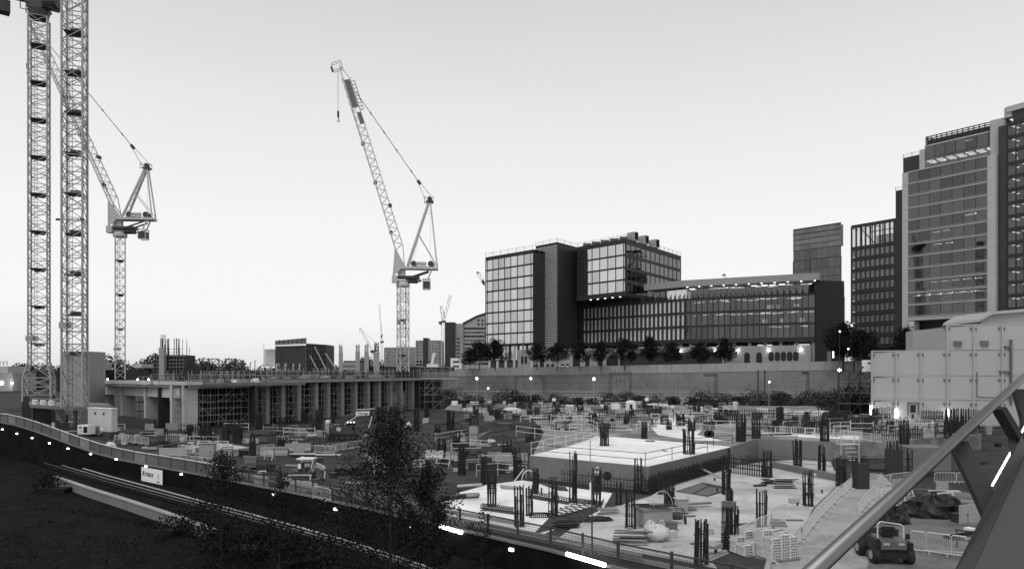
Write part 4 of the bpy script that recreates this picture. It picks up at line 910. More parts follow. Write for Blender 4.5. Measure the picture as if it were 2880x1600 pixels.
mb = MB(); f_ = [G(1150, 1195, -.06), G(1230, 1240, -.06), G(1330, 1275, -.06), G(1495, 1294, -.06)]; k_ = [G(1250, 1149, 2.14), G(1330, 1160, 2.14), G(1500, 1181, 2.14), G(1532, 1217, 2.14)]
for j in range(5):
    for i in range(10):
        s_ = i / 9 * 3; q_ = min(2, int(s_)); fr_ = s_ - q_; p_ = f_[q_].lerp(f_[q_ + 1], fr_).lerp(k_[q_].lerp(k_[q_ + 1], fr_), j / 4); mb.v.append((p_.x, p_.y, p_.z + (random.uniform(-.12, .12) if 0 < j < 4 else 0)))
for j in range(4):
    for i in range(9): mb.f.append((j * 10 + i, j * 10 + i + 1, j * 10 + i + 11, j * 10 + i + 10))
struct('dirt_ramp', mb, 'dirt')
sheet('pale_blinding', 'slab', [(1830, 1200), (1860, 1172), (1960, 1158), (2010, 1168), (1985, 1200), (1960, 1222), (2040, 1240), (1940, 1236), (1850, 1222)], 2.2, .1)
sheet('pale_blinding', 'slab', [(2137, 1222), (2340, 1232), (2420, 1236), (2420, 1226), (2150, 1215)], 2.2, .1)
sheet('pale_blinding', 'slab2', [(1300, 1152), (1470, 1170), (1480, 1160), (1400, 1148), (1310, 1142)], 2.19, .1)
sheet('pale_blinding', 'slab2', [(2440, 1190), (2690, 1194), (2700, 1180), (2440, 1172)], 2.2, .1)
sheet('pale_blinding', 'slab2', [(1520, 1178), (1700, 1172), (1700, 1160), (1440, 1156), (1440, 1166)], 2.2, .1)
sheet('pale_blinding', 'slab2', [(380, 1262), (500, 1241), (640, 1246), (700, 1258), (620, 1268), (480, 1275)], .03, .1)
def beam(label, pts, z0, z1, w, m, name='concrete_upstand', cat='upstand'):
    mb = MB()
    for (p, q) in zip(pts, pts[1:]): p = G(p[0], p[1], z1); q = G(q[0], q[1], z1); d = (q - p).normalized(); nn = Vector((-d.y, d.x, 0)) * w; mb.prism([p, q, q + nn, p + nn], z0, z1)
    return solo(name, mb, m, label, cat)
beam('dark formwork face along the front of the bright raised slab', [(1489, 1280.5), (1824, 1311.8)], -.2, 2.29, .12, 'form', 'slab_edge_formwork', 'formwork')
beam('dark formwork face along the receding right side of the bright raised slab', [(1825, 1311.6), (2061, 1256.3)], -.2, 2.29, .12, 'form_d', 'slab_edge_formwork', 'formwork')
beam('concrete upstand edge of the upper slab running right behind the sunken floor', [(2061, 1255.5), (2131, 1233), (2340, 1243)], -.2, 2.5, .3, 'conc_d')
beam('low dark upstand beam across the sunken floor in the right middle', [(2165, 1297), (2362, 1336)], 0, .75, .5, 'conc_d')
# ------------------------------------------------------------------ portal frame and deck building on the left
def along(p, q, u):                                   # point of the ground line p-q seen in column u
    k = (u - 1440) / F; d = q - p; s = (k * p.y - p.x) / (d.x - k * d.y); return p + d * s
pa, pb = xy(279, 165), xy(526, 136)
d = (pb - pa).normalized(); n = Vector((d.y, -d.x, 0)); ang = math.atan2(d.y, d.x)
t = thing('concrete_portal', 'pale concrete portal frame with five piers at the left end of the long deck', 'concrete frame', (pa.x, pa.y, 0))
for u, w in ((283, .8), (341, .85), (407, .85), (481, .9), (514, .6)):
    c = along(pa, pb, u); MB().prism([c - d * w / 2, c + d * w / 2, c + d * w / 2 - n * 2.8, c - d * w / 2 - n * 2.8], 0, 7.2 + (0.0 if u != 514 else 1.0)).build('pier', 'conc_l', t)
    MB().prism([c - d * (w / 2 + .05) + n * .05, c + d * (w / 2 + .05) + n * .05, c + d * w / 2 - n * .3, c - d * w / 2 - n * .3], 5.6, 9.2).build('pier_head', 'conc_l', t)
MB().prism([pa + n * .12, pb + n * .12, pb - n * 3, pa - n * 3], 8.75, 9.4).build('top_beam', 'conc_l', t)
MB().prism([pa - n * .35, along(pa, pb, 500) - n * .35, along(pa, pb, 500) - n * 1.2, pa - n * 1.2], 6.2, 8.85).build('wall_panel', 'conc_l', t)
MB().prism([pa - n * 3.1, pb - n * 3.1, pb - n * 26, pa - n * 26], 8.5, 9.1).build('roof_slab', 'conc_d', t)
MB().prism([pa - n * 14, pb - n * 14, pb - n * 14.5, pa - n * 14.5], 0, 8.5).build('back_wall', 'clad_d', t)
def scaffold(name, label, p, q, z0, z1, bay, lift, dep, m='galv', r=.1, diag=.5, board=None, cat='scaffold', parent=None, g=None):
    L = (q - p).length; d = (q - p).normalized(); n = Vector((d.y, -d.x, 0)); nb = max(1, round(L / bay)); nl = max(1, round((z1 - z0) / lift))
    t = parent or thing(name, label, cat, (p.x, p.y, z0), g); mb, dg = MB(), MB()
    for o in (0, -dep):
        for i in range(nb + 1): c = p.lerp(q, i / nb) + n * o; mb.bar((c.x, c.y, z0), (c.x, c.y, z1), r)
        for j in range(1, nl + 1): z = lerp(z0, z1, j / nl); a, b = p + n * o, q + n * o; mb.bar((a.x, a.y, z), (b.x, b.y, z), r * .9)
        for i in range(nb):
            for j in range(nl):
                if random.random() < diag * (1 if o == 0 else .5):
                    a, b = p.lerp(q, i / nb) + n * o, p.lerp(q, (i + 1) / nb) + n * o
                    if random.random() < .3: a, b = b, a
                    za, zb = lerp(z0, z1, j / nl), lerp(z0, z1, (j + 1) / nl); dg.bar((a.x, a.y, za), (b.x, b.y, zb), r * .9)
    for i in range(nb + 1):
        for j in range(1, nl + 1): c = p.lerp(q, i / nb); z = lerp(z0, z1, j / nl); mb.bar((c.x, c.y, z), (c.x - n.x * dep, c.y - n.y * dep, z), r * .8)
    mb.build('tubes', m, t)
    if dg.v: dg.build('brace', m, t)
    if board:
        for j in board: z = lerp(z0, z1, j / nl); MB().prism([p, q, q - n * dep, p - n * dep], z + .06, z + .12).build('boards', 'wood', t)
    return t
solo('dark_formwork', MB().prism([along(pa, pb, 345) + n * 2, along(pa, pb, 476) + n * 3, along(pa, pb, 476) + n * 2.4, along(pa, pb, 345) + n * 1.4], 0, 2.0), 'clad_d', 'long dark formwork wall low in front of the portal frame piers', 'formwork')
random.seed(31)
scaffold('falsework_scaffold', 'falsework scaffold standing inside the pale portal frame', along(pa, pb, 362) - n * 5, along(pa, pb, 476) - n * 5, 1.5, 6.5, 2.4, 1.6, 4, 'galv_d', .09, .4, (1, 2))
scaffold('falsework_scaffold', 'falsework scaffold behind the leftmost pier of the portal frame', along(pa, pb, 290) - n * 5, along(pa, pb, 338) - n * 5, 0, 6.5, 2.2, 2, 4, 'galv_d', .09, .4)
for k, (u, v) in enumerate(((303, 1066), (387, 1067), (418, 1067))):
    q = P(u, v, 146 - (u - 400) * .11); solo('festoon_lamp', MB().blob(q, (.16, .16, .16), 0, 8), 'lamp', 'small glowing lamp on top of the portal frame, %s of three' % ('leftmost', 'middle', 'rightmost')[k], 'lamp', group='lamps on the portal frame')
# deck 1 and deck 2
q0, q1, q2, q3, q4 = xy(528, 137), xy(763, 152), xy(754, 153), xy(1182, 219), xy(1288, 226)
def deck(label, p, q, zt, dep, cols, cw, m='conc_d'):
    d = (q - p).normalized(); n = Vector((d.y, -d.x, 0))
    t = thing('concrete_deck', label, 'deck', (p.x, p.y, 0))
    MB().prism([p, q, q - n * dep, p - n * dep], zt - .55, zt - .12).build('slab', m, t)
    MB().prism([p + n * .45, q + n * .45, q + n * .02, p + n * .02], zt - .62, zt).build('slab_edge', 'conc', t)
    for u in cols:
        c = along(p, q, u) - n * 1.2; MB().prism([c - d * cw / 2, c + d * cw / 2, c + d * cw / 2 - n * cw, c - d * cw / 2 - n * cw], 0, zt - .55).build('column', 'conc_mid', t)
    MB().prism([p - n * 11, q - n * 11, q - n * 11.4, p - n * 11.4], 0, zt - .55).build('back_wall', 'clad_d', t)
    return t, d, n
random.seed(8)
t1, dd1, nn1 = deck('lower left stretch of the long concrete deck beside the portal frame', q0, q1, 8.75, 40, (728,), 1.0)
scaffold('falsework_scaffold', 'dense falsework scaffold propping the lower left deck stretch', q0 - nn1 * .6, q1 - nn1 * .6, 0, 8, 1.7, 1.4, 4, 'galv_d', .065, .3)
cols = (766, 810, 855, 903, 937, 976, 1013, 1048, 1079, 1111, 1140, 1172)
t2, dd2, nn2 = deck('long upper stretch of concrete deck carried on twelve grey columns', q2, q3, 9.55, 44, cols, 1.3)
ec = cols
for k in range(len(ec) - 1):
    a, b = along(q2, q3, ec[k] + 11) - nn2 * 1.0, along(q2, q3, ec[k + 1] - 9) - nn2 * 1.0
    scaffold('falsework_tower', 'shoring tower under the long deck in bay %d counted from the left' % (k + 1), a, b, 0, 8.8, max(1.2, (b - a).length / 2), 1.6, 3, 'galv_d', .085, .4, g='shoring towers under the long deck')
t3, dd3, nn3 = deck('short scaffolded end of the deck beside the retaining wall', q3, q4, 9.7, 30, (), 1)
scaffold('scaffold_stair', 'scaffold stair tower at the right end of the long deck', along(q3, q4, 1195), along(q3, q4, 1285), 0, 13, 2.6, 2.1, 4, 'galv_d', .11, .4, (2, 4))
def edge_rail(label, p, q, zt, h, post=2.4, mesh=True, m='galv_d'):
    d = (q - p).normalized(); n = Vector((d.y, -d.x, 0)); t = thing('edge_protection', label, 'guard rail', (p.x, p.y, zt)); L = (q - p).length; nb = round(L / post)
    mb = MB()
    for i in range(nb + 1): c = p.lerp(q, i / nb); hh = h * random.choice((1, 1, 1, 1.35)); mb.bar((c.x, c.y, zt), (c.x, c.y, zt + hh), .1)
    for f in (.45, .95): mb.bar((p.x, p.y, zt + h * f), (q.x, q.y, zt + h * f), .08)
    mb.build('tubes', m, t)
    if mesh:
        ms = MB(); nw = int(L / .35)
        for i in range(nw): c = p.lerp(q, (i + .5) / nw); ms.bar((c.x, c.y, zt + .1), (c.x, c.y, zt + h * .92), .05)
        ms.build('mesh_infill', 'steel_d', t); MB().prism([p, q, q - n * .05, p - n * .05], zt + .02, zt + .3).build('toe_board', 'wood', t)
    return t
edge_rail('scaffold guard rail along the lower left deck edge', q0 + nn1 * .2, q1 + nn1 * .2, 8.75, 2.0)
edge_rail('mesh guard rail along the long upper deck edge', q2 + nn2 * .2, q3 + nn2 * .2, 9.55, 2.0)
edge_rail('dense mesh guard rail at the right deck end', q3 + nn3 * .2, q4 + nn3 * .2, 9.7, 2.6)
edge_rail('second guard rail further back on the lower left deck', q0 - nn1 * 14, q1 - nn1 * 16, 8.7, 2.2)
edge_rail('second guard rail further back on the long upper deck', q2 - nn2 * 16, q3 - nn2 * 16, 9.5, 2.0)
for (a, b, f) in ((530, 640, 9), (640, 770, 12), (560, 700, 22)):
    p, q = along(q0, q1, a) - nn1 * f, along(q0, q1, b) - nn1 * f
    scaffold('deck_scaffold', 'low scaffold bay on the left deck, %s the deck edge' % {9: 'nearest', 12: 'just behind the first from', 22: 'farthest from'}[f], p, q, 8.7, 8.7 + 1.6, 2.3, 1.0, 2, 'galv_d', .08, .2, (1,))
random.seed(77)
for k, (u, w, h, dd, m, nm, lb) in enumerate(((671, 2.2, 1.1, 2, 'white', 'white_sheet_bundle', 'crumpled white sheeting on the lower left deck'), (735, 1.8, 1.3, 2, 'paper', 'white_bag', 'pale bulk bag at the right end of the lower left deck'), (620, 4, .5, 3, 'wood_l', 'plywood_stack', 'stack of plywood on the lower left deck'), (945, 2, 1, 3, 'white', 'white_bag', 'small white bag in the middle of the long deck'), (1090, 3, .8, 2.5, 'wood_l', 'plywood_stack', 'low plywood stack near the right end of the long deck'))):
    L_ = (q0, q1, nn1, 8.63) if u < 755 else (q2, q3, nn2, 9.43)
    c = along(L_[0], L_[1], u) - L_[2] * dd
    mb = MB()
    if 'stack' in nm:
        for i in range(5): mb.box((c.x + random.uniform(-.1, .1), c.y, L_[3] + .05 + i * h / 5), (w, 1.4, h / 5.5), random.uniform(-.1, .1))
    else: mb.blob((c.x, c.y, L_[3] + h * .5), (w / 2, .7, h * .55), .25, 10, .1)
    solo(nm, mb, m, lb, nm.split('_')[-1])
# ------------------------------------------------------------------ left platform carrying mast 6, wall and posts
pz = b1.z
pl = [P(86, 1142, 119), P(205, 1146, 110), P(318, 1149, 114), P(300, 1140, 126), P(80, 1134, 134)]
t = thing('steel_platform', 'dark steel platform on raking posts that carries the thick mast', 'platform', tuple(Vector((pl[1].x, pl[1].y, 0))))
MB().prism([(p.x, p.y) for p in pl], pz - .5, pz - .02).build('deck', 'conc_d', t); lg = MB()
for p in pl: lg.bar((p.x, p.y + .6, 0), (p.x, p.y + .6, pz - .5), .4)
lg.build('legs', 'steel_d', t); rk = MB()
for k in range(4): a = P(152 + k * 8, 1150, 111); rk.bar(a, (P(184, 0, 111).x, 111, 3.6), .18)
rk.bar((P(184, 0, 111).x, 111, 0), (P(184, 0, 111).x, 111, 4.6), .5); rk.build('raking_post', 'steel_d', t)
gr = MB()
for k in range(5): a = pl[0].lerp(pl[1], k / 5); gr.bar((a.x, a.y, pz), (a.x, a.y, pz + 1.1), .09)
a, b = pl[0], pl[0].lerp(pl[1], .8)
for h in (.55, 1.1): gr.bar((a.x, a.y, pz + h), (b.x, b.y, pz + h), .09)
gr.build('guard_rail', 'steel', t)
for k in range(3): a = pl[0].lerp(pl[1], .1 + .2 * k); MB().box((a.x, a.y + .1, pz + .5), (1.3, .06, .8), -.4).build('rail_panel', 'white', t)
a, b = P(247, 1146, 110), P(314, 1152, 107)
t = thing('concrete_wall_block', 'pale stained concrete wall panel with two dark holes below the portal frame', 'wall', (a.x, a.y, 0))
d = Vector((b.x - a.x, b.y - a.y, 0)).normalized(); n = Vector((d.y, -d.x, 0)); a0, b0_ = Vector((a.x, a.y, 0)), Vector((b.x, b.y, 0))
MB().prism([a0, b0_, b0_ - n * .9, a0 - n * .9], 2.2, 5.6).build('panel', 'conc_l', t)
for f in (.32, .68): c = a0.lerp(b0_, f) + n * .01; c.z = 4.9; MB().box(c, (.35, .1, .35), math.atan2(d.y, d.x)).build('tie_hole', 'black', t)
MB().prism([a0 + n * .06 - d * .1, b0_ + n * .06 + d * .1, b0_ - n * .95, a0 - n * .95], 5.62, 5.76).build('white_edge', 'white', t)
MB().prism([a0 + n * .3, b0_ + n * .3, b0_ - n * 1.4, a0 - n * 1.4], 0, 2.18).build('footing', 'mud', t)
# ------------------------------------------------------------------ pale panelled enclosure on the right
U = [2452, 2519.6, 2589.5, 2663.6, 2738.5, 2818, 2905, 3000]; Ds = [140, 139, 138, 137, 136, 135, 134, 133]
pts = [xy(u, d_) for u, d_ in zip(U, Ds)]
t = thing('panelled_enclosure', 'large pale panelled enclosure with a raised right half and ribbed joints', 'enclosure', (pts[0].x, pts[0].y, 1))
Z = [1.0, 5.85, 10.5, 15.4, 20.3]
for i in range(7):
    p, q = pts[i], pts[i + 1]; d = (q - p).normalized(); n = Vector((d.y, -d.x, 0))
    for j in range(4 if i >= 3 else 3): MB().prism([p + d * .1, q - d * .1, q - d * .1 - n * .3, p + d * .1 - n * .3], Z[j] + .12, Z[j + 1] - .12).build('panel', 'offw2', t)
p, q = pts[0], pts[7]; d = (q - p).normalized(); n = Vector((d.y, -d.x, 0))
rb = MB(); cl = MB()
for i in range(8):
    zt = Z[4] if i >= 3 else Z[3]; c = pts[i]; rb.prism([c - d * .14 + n * .3, c + d * .14 + n * .3, c + d * .14 - n * .2, c - d * .14 - n * .2], Z[0], zt)
    for j in range(1, 4 if i < 3 else 5):
        for o in (-.5, .35): cl.box(c + d * o + n * .12 + Vector((0, 0, Z[j] - .75)), (.26, .24, .42), math.atan2(d.y, d.x))
for j in range(0, 5):
    s_ = pts[3] if j == 4 else pts[0]; rb.prism([s_ + n * .18, q + n * .18, q - n * .2, s_ - n * .2], Z[j] - .1, Z[j] + .1)
    if j: cl.prism([s_ + n * .06, q + n * .06, q - n * .1, s_ - n * .1], Z[j] - .32, Z[j] - .2)  # dark strip under each rib imitates its shading
rb.build('joint_rib', 'offw2', t); cl.build('clamp_and_rib_shade', 'clad_m', t)
MB().prism([pts[0] - n * .4, pts[3] - n * .4, pts[3] - n * 18, pts[0] - n * 18 + d * 14], 0, Z[3] - .15).build('core', 'clad_m', t)  # core kept dark so panel gaps read as shaded rib lines
MB().prism([pts[3] - n * .4 , q - n * .4, q - n * 18, pts[3] - n * 14 - d * 2.2, pts[3] - n * 14], 0, Z[4] - .15).build('upper_core', 'clad_m', t)
k = pts[3]; MB().prism([k - d * .1, k - n * 9 - d * 3.2, k - n * 14 - d * 3, k - n * 14], Z[3] + .1, Z[4] - .5).build('return_panel', 'offw2', t)
for u in (2691, 2766):
    c = along(pts[0], pts[7], u) + n * .4; MB().box(c + Vector((0, 0, zz(966, 137))), (1.3, .6, .9), math.atan2(d.y, d.x)).build('junction_box', 'clad_m', t)
    c2 = along(pts[0], pts[7], u - 12) + n * .1; MB().bar(c2 + Vector((0, 0, zz(962, 137))), c2 + Vector((0, 0, zz(928, 137))), .2).build('conduit', 'clad_m', t)
c = along(pts[0], pts[7], 2567) + n * .12; MB().box(c + Vector((0, 0, zz(1149, 138))), (1.0, .12, 1.5), math.atan2(d.y, d.x)).build('window', 'black', t)
wf = MB()
for o in (-.9, .9): wf.box(c + d * o + Vector((0, 0, zz(1149, 138))), (.25, .3, 2.4), math.atan2(d.y, d.x))
wf.box(c + Vector((0, 0, zz(1133, 138))), (1.8, .3, .25), math.atan2(d.y, d.x)); wf.build('window_frame', 'clad_m', t)
pp = MB()
c = along(pts[0], pts[7], 2840) + n * .5; pp.bar(c + Vector((0, 0, zz(1135, 135))), c + Vector((0, 0, zz(955, 135))), .35); pp.bar(c + Vector((0, 0, zz(975, 135))), c - d * 1.2 + Vector((0, 0, zz(975, 135))), .3); pp.bar(c + Vector((0, 0, zz(1045, 135))), c - d * 2 + Vector((0, 0, zz(1045, 135))), .3)
pp.build('pipe', 'clad_m', t)
c = along(pts[0], pts[7], 2746) + n * .3; pp = MB(); pp.bar(c + Vector((0, 0, zz(1045, 136))), c + Vector((0, 0, zz(1115, 136))), .14); pp.bar(c + Vector((0, 0, zz(1116, 136))), c + d * 8 + Vector((0, 0, zz(1119, 136))), .14); pp.build('cable', 'clad_m', t)
for k, (u, v0, v1) in enumerate(((2447, 1140, 1168), (2518, 1149, 1181), (2662, 1151, 1170))):
    c = along(pts[0], pts[7], u) + n * .7; t5 = thing('tube_light', ('glowing upright tube light at the left corner of the pale enclosure', 'brightest upright tube light on the second enclosure rib', 'upright tube light on the fourth enclosure rib behind the rebar')[k], 'light', (c.x, c.y, zz(v1, 138)), 'tube lights on the enclosure')
    MB().tube((c.x, c.y, zz(v1, 138)), (c.x, c.y, zz(v0, 138)), .24, 8).build('tube', 'tube', t5); MB().box((c.x, c.y + .22, (zz(v1, 138) + zz(v0, 138)) / 2), (.3, .15, zz(v0, 138) - zz(v1, 138))).build('fitting', 'steel', t5)
# pale roofed block behind the enclosure
D = 168; t = thing('pale_roof_block', 'pale stepped roof block rising behind the enclosure at the right edge', 'building', (P(2800, 900, D).x, D, 10))
def pris2(poly, D, dep, nm, m, par):
    mb = MB(); f = [P(u, v, D) for u, v in poly]; n0 = len(f)
    mb.v = [tuple(p) for p in f] + [(p.x, p.y + dep, p.z) for p in f]; mb.f = [tuple(range(n0)), tuple(reversed(range(n0, 2 * n0)))] + [(i, (i + 1) % n0, n0 + (i + 1) % n0, n0 + i) for i in range(n0)]
    return mb.build(nm, m, par)
pris2([(2757, 930), (2757, 902), (2790, 882), (3000, 866), (3000, 930)], D, 12, 'wall', 'conc', t)
pris2([(2752, 905), (2755, 897), (2790, 876), (3000, 859), (3000, 867), (2792, 884)], D - 1, 14, 'roof_edge', 'offw2', t)
# white hut and stair landing beside the enclosure with star-bright lamp
D = 150; t = thing('white_kiosk', 'small white kiosk with a dark slot at the upper left corner of the enclosure', 'kiosk', (P(2445, 1045, D).x, D, zz(1050, D)))
a, b = P(2437, 1012, D), P(2452, 1045, D); MB().bx(a.x, b.x, D, D + 2, b.z, a.z).build('body', 'white', t)
a, b = P(2441, 1019, D - .02), P(2449, 1023, D); MB().bx(a.x, b.x, D - .05, D, b.z, a.z).build('slot', 'black', t)
random.seed(2)
scaffold('stair_scaffold', 'dark access stair scaffold between the bushes and the pale enclosure', P(2360, 1050, 152) * 1, P(2450, 1050, 150) * 1, 0, zz(1046, 151), 2.4, 2.1, 2.2, 'steel_d', .14, .5, (2, 3, 4))
sm = MB()
for o in (0, .9): sm.bar(P(2392, 1078, 150 - o), P(2428, 1030, 150 - o), .25)
for k in range(8): a = P(2392 + 4.5 * k, 1078 - 6 * k, 150); sm.bar(a, a - Vector((0, .9, 0)), .5, .06)
solo('access_stair', sm, 'steel_d', 'dark steel stair flight rising to the white kiosk', 'stairs')
# ------------------------------------------------------------------ rebar columns, walls of starter bars, barriers
random.seed(101)
ORD = ['first', 'second', 'third', 'fourth', 'fifth', 'sixth', 'seventh', 'eighth', 'ninth', 'tenth', 'eleventh', 'twelfth', 'thirteenth', 'fourteenth', 'fifteenth', 'sixteenth', 'seventeenth', 'eighteenth']
def rebar_column(u0, u1, vb, vt, z, label, nb=3, hoop=(0, 0), base=None, panel=None, group='rebar columns standing on the site'):
    c = G((u0 + u1) / 2, vb, z); D = c.y; w = max(.35, (u1 - u0) * D / F * .86); h = (vb - vt) * D / F; rz = random.uniform(-.3, .3)
    t = thing('rebar_column', label, 'rebar column', tuple(c), group, rz)
    br = max(.05, .028 * D / 40 + .028); mb = MB(); z0 = 0
    if base:
        hb = (vb - base) * D / F; o = MB().box((0, 0, hb / 2), (w * 1.1, w * 1.1, hb), 0); o.v = [(x + c.x, y + c.y, zq + c.z) for x, y, zq in o.v]; o.build('concrete_base', 'conc', t); z0 = hb - .1
    sp = []
    for i in range(nb + 1):
        for j in range(nb + 1):
            if i in (0, nb) or j in (0, nb): sp.append((lerp(-w / 2, w / 2, i / nb), lerp(-w / 2, w / 2, j / nb)))
    for x, y in sp:
        if random.random() < .12: continue
        hh = h * random.uniform(.9, 1.0); e = random.uniform(-.03, .03) * hh, random.uniform(-.03, .03) * hh
        mb.bar((c.x + x, c.y + y, c.z + z0), (c.x + x + e[0], c.y + y + e[1], c.z + hh), br, n=4)
        if random.random() < .5: mb.bar((c.x + x + br, c.y + y, c.z + z0), (c.x + x + br + e[0], c.y + y, c.z + hh * random.uniform(.45, .95)), br)
    mb.build('vertical_bars', 'rebar', t)
    lk = MB(); zs_ = [lerp(hoop[0] * h, hoop[1] * h, k / max(1, int((hoop[1] - hoop[0]) * h / .16))) for k in range(int((hoop[1] - hoop[0]) * h / .16) + 1)] if hoop[1] else []
    for zq in zs_ + [h * .04, h * .36, h * .62]:
        s_ = w / 2 + br * .6; ps = [Vector((c.x + a * s_, c.y + b * s_, c.z + zq)) for a, b in ((-1, -1), (1, -1), (1, 1), (-1, 1))]
        for k in range(4): lk.bar(ps[k], ps[(k + 1) % 4], br * .7)
    lk.build('link_ties', 'tie', t)
    if panel:
        o = MB().box((c.x, c.y, c.z + panel * h / 2), (w + .25, w + .25, panel * h)); o.build('formwork_panel', 'clad_d', t)
    return t
